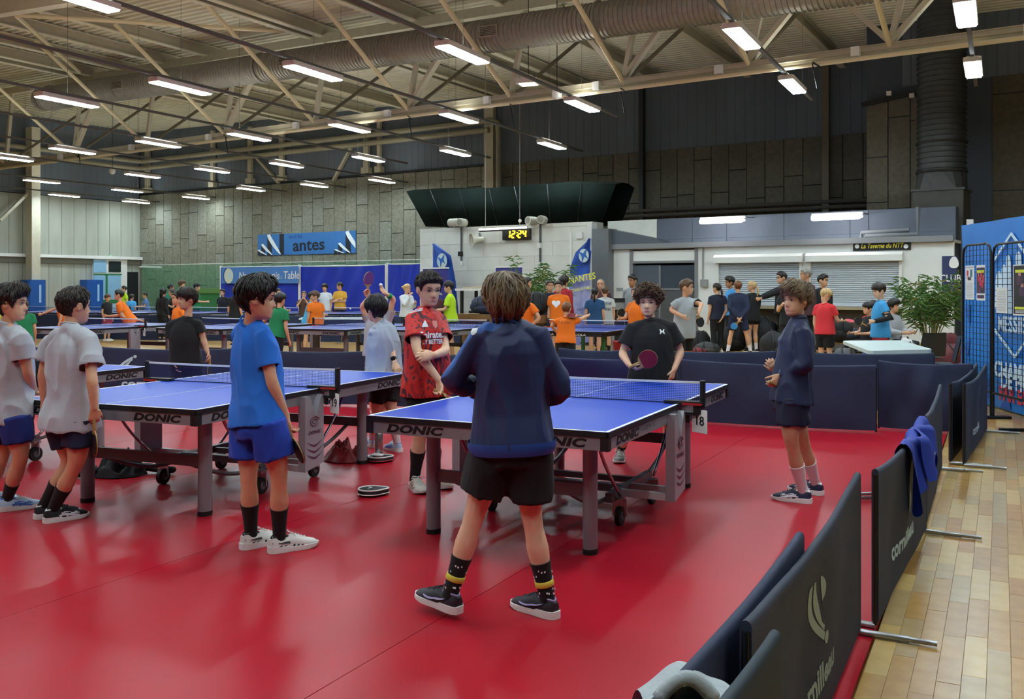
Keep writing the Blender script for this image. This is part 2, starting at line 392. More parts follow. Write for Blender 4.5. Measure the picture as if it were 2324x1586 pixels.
column('hall_column', 'slim brown-grey column on the panelled dark wall at right', p, V((p.x, p.y, 0)), .2, M('dull_column', '#6a6254', .6), .2)
p = WY(1457, 200, YE-.2); p.z = zc(p.x)
column('hall_column', 'black column splitting the dark panelled wall', p, V((p.x, p.y, 0)), .16, M('black_column', '#24262a', .6), .2)
# left wall diagonal brace
mb = MB(); mb.bar(WX(0, 500, XL+.5), WX(66, 436, XL+.5), .12, .12); tag(mb.build('wall_brace', beige), 'cream diagonal brace meeting the tall left column', 'brace')
# pipes along the back wall
pm = M('grey_cream_pipe', '#8f8874', .45)
for k, dz in enumerate((0, -.34)):
    mb = MB(); zz = 7.75+dz; x1 = WY(1118-8*k, 0, YE-.3).x
    pts = [V((XL+.5, 9, zz)), V((XL+.5, YE-.5, zz)), V((XL+.7, YE-.3, zz)), V((x1, YE-.3, zz))]
    if k == 0: pts += [V((x1+.22, YE-.3, zz-.1)), V((x1+.27, YE-.3, zz-.4)), V((x1+.27, YE-.3, 3.2))]
    mb.tube(pts, .11, 10); tag(mb.build('heating_pipe', pm, smooth=40), ('upper' if k == 0 else 'lower')+' grey heating pipe running along the dark back wall', 'pipe')
for k, (py) in enumerate((470, 482)):
    a, b = WY(1640, py, YE-.3), WY(1900, py-20, YE-.3); zz = WY(1750, py-6, YE-.3).z
    mb = MB(); mb.tube([V((xb, YE-.3, zz)), V((xc+1, YE-.3, zz))], .06, 8); tag(mb.build('heating_pipe', M('dark_pipe', '#4c4a46', .5), smooth=40), ('higher' if k == 0 else 'deeper')+' thin dark pipe under the brown wall panels', 'pipe')
# ribbed horizontal duct
def duct(name, label, p, q, r, mat, step=.11, caps=True):
    t = thing(name, label, 'duct', p); p, q = V(p), V(q); d = (q-p); L = d.length; d.normalize(); n = int(L/step)
    mb = MB(); pts, rs = [], []
    for i in range(n):
        s = i*step
        for o, k in ((0, 0), (step*.74, 0), (step*.82, .03), (step*.92, .03)): pts.append(p+d*(s+o)); rs.append(r+k)
    a = d.cross(UP) if abs(d.z) < .9 else V((1, 0, 0)); a.normalize(); b = a.cross(d)
    mb.loft([[c+a*(rr_*cos(t_))+b*(rr_*sin(t_)) for t_ in [2*pi*k/28 for k in range(28)]] for c, rr_ in zip(pts, rs)])
    mb.build('duct_tube', mat, t, smooth=50)
    return t, d
YD = 17.95
ca, cb = WY(0, 239, YD), WY(1700, -2, YD)
dd = (cb-ca).normalized()
t, d = duct('air_duct', 'wide ribbed galvanised air duct running across the hall under the roof', ca+dd*2.6, cb+dd*3.0, .36, steel)
for px, py in ((672, 122), (1131, 45), (292, 186)):
    c = WY(px, py, YD); 
    pr = ca+dd*(c-ca).dot(dd); n = V((0, -1, -.08)).normalized(); c = pr+n*.37+UP*.03
    mb = MB(); Q = Matrix((dd, n, dd.cross(n))).transposed()
    mb.box(c, (.50, .08, .25), mat=Q); o = mb.build('air_grille', M('grille_frame', '#b3ab9a', .4, .3), t)
    mb = MB()
    for k in range(6): mb.box(c+n*.045+dd.cross(n)*(-.09+k*.036), (.43, .015, .016), mat=Q)
    mb.build('louvre', M('grille_dark', '#4b4944', .5), o)
for s in (3.2, 13.5, 24):
    c = ca+dd*s; mb = MB(); a = V((0, 1, 0)); pts = [c+V((0, cos(k*pi/12)*.40, sin(k*pi/12)*.40)) for k in range(25)]
    mb.tube(pts, .03, 6); mb.build('clamp_ring', steel, t)
# vertical duct on the right with cone and plenum
vx = WY(2137, 250, 25.0); r_ = .5
t, d = duct('ventilation_stack', 'dark ribbed vertical ventilation duct dropping onto a square plenum box', V((vx.x, 25.0, WY(2137, 395, 25).z)), V((vx.x, 25.0, zc(vx.x)+.1)), .54, dark_duct, .13)
zb = WY(2137, 395, 25).z; zb2 = WY(2137, 412, 25).z
mb = MB(); mb.loft([[V((vx.x+.56*cos(a_), 25+.56*sin(a_), zb)) for a_ in [2*pi*(k+.5)/16 for k in range(16)]], [V((vx.x+.53*max(-1, min(1, 1.42*cos(a_))), 25+.53*max(-1, min(1, 1.42*sin(a_))), zb-.45)) for a_ in [2*pi*(k+.5)/16 for k in range(16)]]])
mb.build('transition_cone', dark_duct, t)
mb = MB(); mb.box((vx.x, 25, (zb-.45+2.6)/2), (1.12, 1.12, zb-.45-2.6)); mb.build('plenum_box', M('dark_plenum', '#45443e', .6, var=.06), t)
mb = MB(); mb.box((vx.x, 25, zb-.42), (1.2, 1.2, .05)); mb.build('flange', dark_duct, t)
for k, zz in enumerate((zb+.04, zb+.75)):
    mb = MB(); mb.tube([V((vx.x+.57*cos(a_), 25+.57*sin(a_), zz)) for a_ in [2*pi*k_/24 for k_ in range(25)]], .03, 6); mb.build('clamp_ring', M('ring_dark', '#2c2d2d', .5), t)

# ---------------------------------------------------------------- luminaires on their rails
lamp = M('lamp_diffuser', '#e4f8ff', .4, emit=LIGHT_W); lamp_h = M('lamp_housing', '#d8d0ca', .5)
LZ = 5.6
Lpx = dict(a=(153.5, 231), b=(411, 200), c=(712, 166), d=(24, 360), e=(165, 342.5), f=(360, 327), g=(566, 311), h=(794, 291), i=(95, 412), j=(324, 399), k=(482, 387), l=(651, 375), m=(837, 361), n=(146, 444), o=(289, 433), p=(445, 449), q=(570, 430), r=(714, 421), s=(867, 411), t=(309, 458.5), u=(1051, 124), v=(1042, 268.5), w=(1034, 347), x=(1253, 330.5), y=(1322, 241), A=(1684, 88), B=(1799, 196), C=(2192, 33), D=(2209, 158))
rowsL = [('CD', 'right-hand'), ('AB', 'second from the right'), ('uy', 'third from the right'), ('cvx', 'fourth from the right'), ('bhw', 'fifth from the right'), ('agm', 'sixth from the right'), ('fls', 'seventh from the right'), ('ekr', 'eighth from the right'), ('djq', 'ninth from the right'), ('ip', 'tenth from the right'), ('o', 'eleventh from the right'), ('nt', 'last on the left')]
def G_at(px, py, z): return P(px, py, (z-H)*F/(CY-py))
lamp_proto = None
def lamp_at(p, label):
    global lamp_proto
    if lamp_proto is None:
        t = thing('ceiling_light', label, 'ceiling light', p, SK, 'luminaires in rows under the roof')
        mb = MB(); w, l = .155, .74
        mb.loft([[V((x*w*s, y*l*s2, z)) for x, y in ((-1, -.97), (-.85, -1), (.85, -1), (1, -.97), (1, .97), (.85, 1), (-.85, 1), (-1, .97))] for s, s2, z in ((.96, .99, 0), (1, 1, .02), (1, 1, .085), (.7, .97, .1))])
        mb.build('housing', lamp_h, t, local=True)
        mb = MB(); mb.box((0, 0, -.008), (.25, 1.42, .024)); mb.build('diffuser', lamp, t, local=True)
        mb = MB(); [mb.add([(x-.022, -.6, .1012), (x+.022, -.6, .1012), (x+.022, .6, .1012), (x-.022, .6, .1012)], [(0, 1, 2, 3)]) for x in (-.078, .078)]; mb.build('added_roof_fill', M('roof_fill_glow', '#f1f6ee', .4, emit=LIGHT_W*ROOF_FILL), t, local=True)  # unseen glowing strips added on top of each housing to brighten the roof
        mb = MB()
        for s in (-1, 1): mb.box((0, s*.6, .105), (.07, .03, .03))
        mb.build('bracket', alu, t, local=True)
        lamp_proto = t; KIDS[t.name] = list(t.children); return t
    return dup_thing(lamp_proto, p, SK, label, 'luminaires in rows under the roof')
ORD = ('first', 'second', 'third', 'fourth', 'fifth')
NTH = ('nearest', 'middle', 'farthest')
rail_m = M('rail_steel', '#5d5b58', .65)
for ks, nm in rowsL:
    pts = [G_at(*Lpx[k], LZ) for k in ks]
    base = pts[0]
    for i, p in enumerate(pts):
        which = NTH[i if len(pts) == 3 else (0 if i == 0 else 2)] if len(pts) > 1 else 'only'
        lamp_at(p, '%s lamp shown on the %s light rail' % (which, nm))
    far = pts[-1]+LD*2.2; sp = 5.3
    near = pts[0]
    if nm in ('right-hand', 'second from the right', 'third from the right', 'fourth from the right', 'fifth from the right', 'sixth from the right'):
        k = 1
        while (pts[0]-LD*sp*k).y > -4: lamp_at(pts[0]-LD*sp*k, '%s lamp out of sight towards the viewer on the %s light rail' % (ORD[k-1], nm)); near = pts[0]-LD*sp*k; k += 1
    else: near = pts[0]-LD*6
    t = thing('light_rail', 'thin grey cable rail carrying the lamps, '+nm+' of the rows', 'light rail', pts[0])
    mb = MB(); mb.bar(near-LD*1+UP*.12, far+UP*.12, .07, .05); mb.build('rail', rail_m, t)
    mb = MB(); n = int((far-near).length/5.3)
    for i in range(n+1):
        p = near+LD*(i*5.3)
        if p.y < YE-.5: mb.tube([p+UP*.2, V((p.x, p.y, zc(p.x)))], .004, 5)
    mb.build('suspension_wire', M('wire_grey', '#5a574f', .6), t, kind='stuff')
# one more lamp row right of the frame lights the near floor
for k in range(4): lamp_at(G_at(*Lpx['C'], LZ)+LX*3.6-LD*(1+5.3*(k-1)), ORD[k]+' lamp out of sight beyond the right-hand light rail')
# ================================================================ front walls, kiosk, banners
def rect(px0, py0, px1, py1, Y):
    m = (px0+px1)/2; return WY(px0, 0, Y).x, WY(px1, 0, Y).x, WY(m, py0, Y).z, WY(m, py1, Y).z
def wbox(mb, px0, py0, px1, py1, Y, th, mi=0, floor_=False):
    x0, x1, z1, z0 = rect(px0, py0, px1, py1, Y)
    if floor_: z0 = 0
    return mb.box(((x0+x1)/2, Y+th/2, (z0+z1)/2), (x1-x0, th, z1-z0), mi=mi)
# clock wall of painted blocks
zt_c = WY(1150, 511, YW).z; x0, x1 = WY(953, 0, YW).x, WY(1345, 0, YW).x
mb = MB(); mb.box(((x0+x1)/2, YW+.32, zt_c/2), (x1-x0, .6, zt_c)); clockwall = struct(mb.build('wall_clock', M('block_mortar', '#b0b1a8', .9)))
rr = random.Random(2); z = 0.0; row = 0
bmats = [white_paint, M('white_painted_block_b', '#d5d6cd', .8, var=.05, vs=2.5, bump=.25, bs=14)]
while z < zt_c-.05:
    h = min(.4, zt_c-z); x = x0-(.6 if row % 2 else 0)*1.0
    while x < x1-.02:
        a, b = max(x, x0), min(x+1.2, x1)
        if b-a > .05:
            mb = MB(); mb.box(((a+b)/2, YW+.02+rr.random()*.002, z+h/2), (b-a-.006, .05, h-.006)); mb.build('block', rr.choice(bmats), clockwall)
        x += 1.2
    z += .4; row += 1
# grey blue block wall behind the kiosk roof
zb1 = 3.36; Yg = YW+.75; xa_, xb_ = WY(1380, 0, Yg).x, WY(2170, 0, Yg).x
mb = MB(); mb.box(((xa_+xb_)/2, Yg+.2, zb1/2), (xb_-xa_, .36, zb1)); gw = struct(mb.build('wall_kiosk_rear', M('greyblue_mortar', '#474d58', .9)))
x = xa_
edges = [xa_]+[WY(p, 0, Yg).x for p in (1492, 1572, 1650, 1780, 1930, 1972)]+[xb_]
for i in range(len(edges)-1):
    z = 2.2; k = 0
    while z < zb1-.05:
        h = min(.6, zb1-z); mb = MB(); mb.box(((edges[i]+edges[i+1])/2, Yg, z+h/2), (edges[i+1]-edges[i]-.012, .06, h-.004))
        mb.build('block', white_paint if i == 0 else greyblue, gw); z += .6
# kiosk front
zk = WY(1800, 552, YW).z; kx0, kx1 = WY(1378, 0, YW).x, WY(2165, 0, YW).x
mb = MB(); cream = M('kiosk_white_panel', '#e0e1de', .7, var=.03, vs=2)
def seg(p0, p1, z0, z1, mat=None, Y=YW, th=.12, nm='panel'):
    a, b = WY(p0, 0, YW).x, WY(p1, 0, YW).x; q = MB(); q.box(((a+b)/2, Y+th/2, (z0+z1)/2), (b-a, th, z1-z0)); return q.build(nm, mat or cream, kiosk)
mb.box(((kx0+kx1)/2, YW+.5, zk-.03), (kx1-kx0, 1.0, .06)); kiosk = struct(mb.build('wall_kiosk_front', cream))
zd = WY(1505, 597, YW).z; zs1 = WY(1730, 594, YW).z; zs0 = WY(1800, 694, YW).z
seg(1378, 1430, 0, zk-.06); seg(1437, 1577, zd+.03, zk-.1); seg(1584, 1628, 0, zk-.06); seg(2047, 2165, 0, zk-.06)
seg(1628, 2047, zs1+.02, zk-.06); seg(1628, 2047, 0, zs0-.1, M('grey_counter_front', '#5d5a57', .7, var=.06)); seg(1820, 1837, zs0, zs1)
grey_f = M('grey_door_frame', '#77797b', .5)
for a, b in ((1430, 1437), (1577, 1584)): seg(a, b, 0, zk-.06, grey_f, YW-.03, .16, 'frame')
seg(1437, 1577, zd, zd+.06, grey_f, YW-.03, .16, 'frame')
mb = MB(); mb.box(((kx0+kx1)/2, YW-.06, zk+.02), (kx1-kx0, .14, .13)); mb.build('trim_cap', M('grey_trim_cap', '#85868a', .5), kiosk)
mb = MB(); wbox(mb, 1343, 519, 1381, 600, YW-.3, .5, floor_=True); struct(mb.build('trim_3', grey_metal))
mb = MB(); wbox(mb, 1333, 505, 1343, 600, YW-.06, .3, floor_=True); struct(mb.build('trim_4', cream))
# grey duct casing over the door
pts = [(1382, 520), (1382, 556), (1512, 553), (1488, 541), (1404, 524)]
Yc = YW-.12; mb = MB(); q = [WY(a, b, Yc) for a, b in pts]
mb.add(q+[p+V((0, .5, 0)) for p in q], [(0, 1, 2, 3, 4), (9, 8, 7, 6, 5)]+[((i+1) % 5, i, 5+i, 5+(i+1) % 5) for i in range(5)])
tag(mb.build('duct_casing', M('blue_grey_casing', '#525a64', .45)), 'sloping blue-grey duct casing above the glazed kiosk door', 'duct')
# door: glazed with dark lower half
door = struct(thing('door_1', 'grey glazed door in the kiosk front', 'door', WY(1507, 700, YW+.03)))
glass = M('door_glass', '#3c444e', .12, spec=.8); dpan = M('door_panel_grey', '#4b4d50', .5, var=.05)
del door['label'], door['category']
for a, b in ((1438, 1496), (1498, 1576)):
    mb = MB(); wbox(mb, a, 602, b, 655, YW+.04, .03); mb.build('pane', M('door_glass_'+str(a), '#59626d' if a < 1450 else '#454d58', .12, spec=.8), door)
    mb = MB(); wbox(mb, a, 657, b, 790, YW+.03, .05, floor_=True); mb.build('door_panel', dpan, door)
mb = MB(); wbox(mb, 1495, 602, 1499, 790, YW+.01, .05, floor_=True); mb.build('mullion', grey_f, door)
mb = MB(); wbox(mb, 1438, 654, 1576, 658, YW+.01, .05); mb.build('rail', grey_f, door)
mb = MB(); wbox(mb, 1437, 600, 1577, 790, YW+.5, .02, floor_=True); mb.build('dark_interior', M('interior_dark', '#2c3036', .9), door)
# shutters
slat_m = M('shutter_slat', '#c3cad3', .4, var=.02); box_m = M('shutter_box', '#dfe0dc', .5)
for (a, b), lab in (((1630, 1819), 'left roller shutter of the kiosk, pale grey, closed'), ((1838, 2045), 'right roller shutter of the kiosk under the black tavern sign')):
    xa1, xb1 = WY(a, 0, YW).x, WY(b, 0, YW).x
    t = thing('roller_shutter', lab, 'shutter', ((xa1+xb1)/2, YW, zs0), 0, 'roller shutters of the kiosk')
    n = 22; hz = (zs1-zs0)/n
    proto = None
    for k in range(n):
        mb = MB(); zz = zs0+k*hz
        pr = [(0, .0), (-.018, .25), (-.022, .55), (-.012, .85), (.012, .93), (.02, 1.0)]
        mb.add([V((x, YW-.0+py, zz+pz*hz)) for py, pz in pr for x in (xa1, xb1)], [(2*i, 2*i+1, 2*i+3, 2*i+2) for i in range(5)])
        mb.build('slat', slat_m, t)
    mb = MB(); mb.prism([(-.2, 0), (.05, 0), (.05, .21), (-.1, .21), (-.2, .14)], V((xa1-.06, YW, zs1-.02)), V((0, 1, 0)), UP, xb1-xa1+.12); mb.build('shutter_box', box_m, t)
    for x in (xa1, xb1):
        mb = MB(); mb.box((x, YW-.03, (zs0+zs1)/2), (.07, .08, zs1-zs0)); mb.build('guide_rail', box_m, t)
    mb = MB(); mb.box(((xa1+xb1)/2, YW-.035, zs0+.03), (xb1-xa1-.08, .05, .06)); mb.build('bottom_bar', slat_m, t)
xa1, xb1 = WY(1628, 0, YW).x, WY(2047, 0, YW).x
mb = MB(); mb.box(((xa1+xb1)/2, YW-.18, zs0-.04), (xb1-xa1, .5, .06)); tag(mb.build('kiosk_counter', M('counter_wood', '#a99a7c', .5, var=.08)), 'long wooden counter shelf below the roller shutters', 'counter')
# tavern sign
t = thing('tavern_sign', 'black sign with yellow hand lettering La Taverne du NTT above the shutter', 'sign', WY(2001, 558, YW-.02))
mb = MB(); wbox(mb, 1936, 548, 2067, 568, YW-.03, .03); mb.build('board', M('sign_black', '#0d0d10', .4), t)
c = WY(2001, 558, YW-.035)
text('lettering', 'La Taverne du NTT', M('sign_yellow', '#f0e23a', .5), t, c, (1, 0, 0), UP, .155, .002, .014, .25, .74)
for px in (1945, 2056):
    mb = MB(); p = WY(px, 559, YW-.034); mb.prism([(.05*cos(a), .05*sin(a)) for a in [2*pi*k/16 for k in range(16)]], p, (1, 0, 0), UP, .004); o = mb.build('emblem', white_m, t)
# fluorescent battens above the kiosk
tube_m = M('batten_light', '#ffffff', .4, emit=14)
for (a, b, y), lab in (((1588, 1690, 501), 'left'), ((1841, 1957, 493), 'right')):
    p = WY((a+b)/2, y, YW-.25); L = WY(b, 0, YW-.25).x-WY(a, 0, YW-.25).x
    t = thing('batten_light', 'glowing white tube light over the kiosk, %s one of two' % lab, 'ceiling light', p, 0, 'tube lights over the kiosk')
    mb = MB(); mb.tube([V((p.x-L/2, p.y, p.z)), V((p.x-L/2+.03, p.y, p.z)), V((p.x+L/2-.1, p.y, p.z)), V((p.x+L/2, p.y, p.z))], [.05, .062, .062, .02], 12); mb.build('diffuser', tube_m, t, smooth=40)
    mb = MB(); mb.box((p.x, p.y+.04, p.z+.08), (L, .08, .05)); mb.build('housing', white_m, t)
    mb = MB()
    for s in (-.4, .4): mb.bar((p.x+L*s, p.y+.05, p.z+.08), (p.x+L*s, Yg, p.z+.12), .04, .03)
    mb.build('bracket', grey_metal, t)
# pipes at the kiosk roof right
for k, (pts, lab) in enumerate((([(1955, 541), (1955, 528), (2064, 521)], 'upper'), ([(1964, 543), (1964, 535), (2083, 531), (2083, 470)], 'lower'))):
    mb = MB(); mb.tube([WY(a, b, YW+.3) for a, b in pts], .055, 10); tag(mb.build('grey_pipe', M('grey_lagged_pipe', '#6f737a', .5), smooth=40), lab+' lagged grey pipe bending over the kiosk roof', 'pipe')
# switch box with conduit, notices
t = thing('switch_box', 'grey switch box with conduit beside the left shutter', 'switch box', WY(1597, 643, YW))
mb = MB(); wbox(mb, 1589, 634, 1604, 651, YW-.1, .1); mb.build('box', M('switch_grey', '#8b8d8d', .5), t)
mb = MB(); mb.tube([WY(1595, 634, YW-.03), WY(1595, 552, YW-.03)], .02, 6); mb.build('conduit', M('switch_grey', '#8b8d8d', .5), t)
def sheet(name, lab, px0, py0, px1, py1, Y, mat, cat='notice', rows=0, th=.004, ink=None):
    t = thing(name, lab, cat, WY((px0+px1)/2, (py0+py1)/2, Y))
    mb = MB(); wbox(mb, px0, py0, px1, py1, Y-th, th); mb.build('sheet', mat, t)
    if rows:
        mb = MB()
        for k in range(rows): wbox(mb, px0+(px1-px0)*.15, py0+(py1-py0)*(.2+.6*k/rows), px1-(px1-px0)*.15, py0+(py1-py0)*(.2+.6*k/rows)+1.2, Y-th-.002, .002)
        mb.build('printing', ink or grey_metal, t)
    return t
paper = M('paper_white', '#dcdedd', .8)
sheet('wall_notice', 'small framed notice with lines of print on the white kiosk panel', 1396, 651, 1417, 664, YW-.01, paper, rows=4)
# clock and its light bar
t = thing('digital_clock', 'black digital clock reading 12:24 in yellow on the white wall', 'clock', WY(1170, 531, YW-.1))
mb = MB(); wbox(mb, 1140, 519, 1201, 544, YW-.14, .12); mb.build('case', M('clock_case', '#15120a', .4), t)
segm = M('clock_segments', '#ffd21a', .4, emit=5)
x0, x1, z1, z0 = rect(1150, 522, 1196, 540, YW-.15)
w = (x1-x0)/4.6; hh = z1-z0; yy = YW-.148
SEG = {'1': 'bc', '2': 'abged', '4': 'fgbc'}
def digit(mb, x, ch):
    s = .018; sh = .12
    a = {'a': ((0, 1), (1, 1)), 'g': ((0, .5), (1, .5)), 'd': ((0, 0), (1, 0)), 'b': ((1, .5), (1, 1)), 'c': ((1, 0), (1, .5)), 'f': ((0, .5), (0, 1)), 'e': ((0, 0), (0, .5))}
    for c_ in SEG[ch]:
        (u0, v0), (u1, v1) = a[c_]
        f = lambda u, v: V((x+(u*.62+v*sh)*w, yy, z0+hh*(.06+v*.88)))
        p, q = f(u0, v0), f(u1, v1); d = (q-p).normalized()*.012
        mb.bar(p+d, q-d, .012, .034, up=V((0, 1, 0))) if False else mb.bar(p+d, q-d, .034, .012, up=V((0, 1, 0)))
mb = MB()
for i, ch in enumerate('1224'): digit(mb, x0+w*(i+(.35 if i > 1 else 0))*1.08, ch)
for v in (.3, .68): mb.box((x0+w*2.28+v*.03, yy, z0+hh*v), (.03, .012, .03))
mb.build('digits', segm, t)
t = thing('hanging_light_bar', 'thin white bar hung on two cables before the digital clock', 'light bar', WY(1143, 520, YW-.6))
a, b = WY(1088, 521, YW-.6), WY(1194, 516, YW-.6); mb = MB(); mb.bar(a, b, .07, .05); mb.build('bar', M('bar_white', '#f2f2ee', .4, emit=1.2), t)
mb = MB(); mb.bar(a-UP*.05, b-UP*.05, .05, .04); mb.build('underside', black_m, t)
for px in (1102, 1180):
    p = a+(b-a)*((px-1088)/106); mb = MB(); mb.tube([p, V((p.x, p.y, zc(p.x)))], .01, 6); mb.build('cable', M('pale_cable', '#9a9a92', .5), t)
p = WY(1180, 501, YW-.6); mb = MB(); mb.ell(p, (.05, .05, .05), 12, 8); mb.build('ball', white_m, t, smooth=True)
# loudspeakers
spk = M('speaker_beige', '#b9b6a8', .6); mesh_d = M('speaker_mesh', '#8d8b80', .8)
def speaker(px, py, dirv, lab, grp='loudspeakers on the clock wall'):
    p = WY(px, py, YW-.35); d = V(dirv).normalized(); t = thing('loudspeaker', lab, 'loudspeaker', p, 0, grp)
    mb = MB(); mb.tube([p-d*.16, p-d*.14, p+d*.16, p+d*.17], [.10, .12, .12, .10], 18); mb.build('body', spk, t, smooth=50)
    mb = MB(); mb.tube([p+d*.168, p+d*.176], [.09, .085], 18); mb.build('grille', mesh_d, t)
    mb = MB(); mb.bar(p-UP*.1, WY(px, py+10, YW), .04, .04); mb.build('bracket', grey_metal, t)
speaker(1030, 505, (-1, .1, 0), 'left-facing cylinder loudspeaker of the pair at left on the clock wall top')
speaker(1049, 505, (.1, -1, 0), 'front-facing cylinder loudspeaker of the pair at left on the clock wall top')
speaker(1207, 501, (-.25, -1, 0), 'left cylinder loudspeaker of the pair beside the clock')
speaker(1231, 499, (.25, -1, 0), 'right cylinder loudspeaker of the pair beside the clock')
p = WY(1072, 546, YW-.35); t = thing('horn_loudspeaker', 'pale horn loudspeaker pointing left below the light bar', 'loudspeaker', p)
d = V((-.55, -.8, -.1)).normalized(); mb = MB(); mb.tube([p-d*.34, p-d*.2, p-d*.1, p+d*.02, p+d*.04], [.09, .09, .1, .2, .21], 20, cap=False); mb.ell(p-d*.05, (.04, .04, .04)); mb.build('horn', spk, t, smooth=40)
mb = MB(); mb.bar(p-d*.25, WY(1088, 530, YW), .05, .05); mb.build('bracket', grey_metal, t)
for px, y0, y1, lab in ((1047, 512, 602, 'left dark conduit running down the clock wall'), (1226, 508, 605, 'right dark conduit running down the clock wall')):
    t = thing('wall_conduit', lab, 'conduit', WY(px, y1, YW)); mb = MB(); mb.tube([WY(px, y0, YW-.04), WY(px, y1-8, YW-.04)], .03, 8); mb.build('conduit', M('conduit_dark', '#4d5052', .5), t)
    mb = MB(); mb.tube([WY(px, y1-10, YW-.04), WY(px, y1, YW-.04)], .04, 8); mb.build('plug', white_m, t)
    mb = MB(); mb.box(WY(px-2, y0+64 if px < 1100 else y0+49, YW-.06), (.12, .1, .14)); mb.build('junction_box', black_m if px < 1100 else white_m, t)
mb = MB(); wbox(mb, 1307, 527, 1321, 541, YW-.08, .08); tag(mb.build('wall_box', white_m), 'small white box high at the right end of the clock wall', 'box')
mb = MB(); wbox(mb, 1293, 527, 1297, 610, YW-.05, .05); tag(mb.build('wall_duct', white_m), 'thin white cable duct at the right end of the clock wall', 'cable duct')
# hoisted dark green curtain above the clock wall
cur = M('hoisted_curtain_green', '#141d19', 1.0, var=.1, vs=3, spec=.1)
Yh = YW+1.6
topc = [(922, 434), (1000, 430), (1100, 430), (1180, 423), (1290, 415), (1398, 418)]; botc = [(966, 514), (1030, 516), (1120, 516), (1200, 514), (1290, 510), (1366, 506)]
def ip(l, t): 
    t *= len(l)-1; i = min(int(t), len(l)-2); u = t-i; return (l[i][0]+(l[i+1][0]-l[i][0])*u, l[i][1]+(l[i+1][1]-l[i][1])*u)
def cfn(u, v):
    a, b = ip(topc, u), ip(botc, u); px, py = a[0]+(b[0]-a[0])*v, a[1]+(b[1]-a[1])*v
    sag = .5*sin(v*pi)+.12*abs(sin(u*pi*7))-.6*v; return WY(px, py, Yh-sag*.6-.2)
t = thing('hoisted_curtain', 'dark green dividing curtain hoisted in a long fold above the clock wall', 'curtain', WY(1150, 470, Yh))
mb = MB(); mb.grid(cfn, 48, 12); mb.grid(lambda u, v: cfn(u, v)+V((0, 1.2, .0)), 24, 4); mb.build('cloth', cur, t, smooth=True)
mb = MB(); mb.grid(lambda u, v: cfn(u, 0)+V((0, 1.2*v, .1*sin(v*pi))), 48, 3); mb.build('fold', cur, t, smooth=True)
for k in range(1, 7):
    mb = MB(); mb.tube([cfn(k/7, v/8)-V((0, .02, 0)) for v in range(9)], .02, 5); mb.build('cord', black_m, t)
# town banner and the pictogram on it
t = thing('town_banner', 'blue town banner lettered VILLE DE Nantes high on the panelled back wall', 'banner', WY(695, 552, YE-.1))
Yb = YE-.03; mb = MB(); wbox(mb, 585, 528, 807, 577, Yb, .03); mb.build('cloth', M('banner_blue', '#2f6fb0', .6, var=.04), t)
blk_ink = M('print_black', '#0b1624', .6); wht_ink = M('print_white', '#e9eef2', .6)
bw = WY(807, 0, Yb).x-WY(585, 0, Yb).x; bx0, bx1, bz1, bz0 = rect(585, 528, 807, 577, Yb); bh = bz1-bz0
def ban(u, v, dy=.006): return V((bx0+u*bw, Yb-dy, bz0+v*bh))
def bpoly(pts, mat, nm, dy=.006):
    mb = MB(); q = [ban(u, v, dy) for u, v in pts]; mb.add(q, [tuple(range(len(q)))]); mb.build(nm, mat, t)
for x, s in ((.105, 1.0), (.04, .55), (.0, .28), (.905, 1.0), (.835, .48), (.795, .2)):
    w = .075*(.6+.4*s); x2 = min(x+w*2.5, 1.0)
    bpoly([(x, 0), (x+.001, s*.9), (min(x+w*.6, 1), s*.95), (min(x+w*.7, 1), 0)], blk_ink, 'letter_stroke')
    n = 10; L_, R_ = [], []
    for i in range(n+1):
        u = i/n; cx_ = x+w*(.15+1.75*u**1.3); cy_ = s*(.97-.95*u); ww = w*(.62*sin(pi*min(1, .25+u*.7))**.8)
        L_.append((min(1, cx_-ww*.35), cy_)); R_.append((min(1, cx_+ww*.55), cy_+.03*s))
    bpoly(L_+R_[::-1], wht_ink, 'ribbon', .009)
    if s > .9 and x < .5: bpoly([(x+w*1.75, 0.02), (x+w*1.75, 1.0), (x+w*2.4, 1.0), (x+w*2.4, .02)], blk_ink, 'letter_stroke')
text('lettering', 'antes', blk_ink, t, ban(.54, .42), (1, 0, .02), UP, bh*.78, .002, .018, 0, 1.25)
text('lettering', 'VILLE DE', M('print_navy', '#1c3f86', .6), t, ban(.405, .82), (1, 0, .03), UP, bh*.2, .002, .004, 0, 1.2)
# green safety net along the wall foot, green container
gn = M('green_net', '#2f9d74', .9, alpha=.32); Yn = YE-.5
nt_ = gn.node_tree
t = thing('safety_net', 'thin green safety net hung along the foot of the back wall', 'net', WY(650, 600, Yn))
zt_n = WY(500, 598, Yn).z; mb = MB()
xn0, xn1 = WY(322, 0, Yn).x, WY(960, 0, Yn).x
mb.grid(lambda u, v: V((xn0+(xn1-xn0)*u, Yn+.05*sin(u*150), (zt_n-.06*abs(sin(u*60)))*v)), 160, 2); mb.build('netting', gn, t)
mb = MB(); mb.tube([V((xn0, Yn, zt_n)), V((xn1, Yn, zt_n))], .012, 5); mb.build('rope', white_m, t)
t = thing('green_container', 'olive green storage chest standing by the back wall net', 'chest', WY(475, 690, YE-1.2))
gx0, gx1, gz1, _ = rect(447, 655, 499, 700, YE-1.2); og = M('olive_green', '#2f7a48', .6)
mb = MB(); mb.box(((gx0+gx1)/2, YE-.8, gz1/2), (gx1-gx0, .8, gz1)); mb.build('body', og, t)
mb = MB(); mb.box(((gx0+gx1)/2, YE-.82, gz1-.1), (gx1-gx0+.06, .88, .22)); mb.build('lid', M('olive_lid', '#5d8a4a', .6), t)
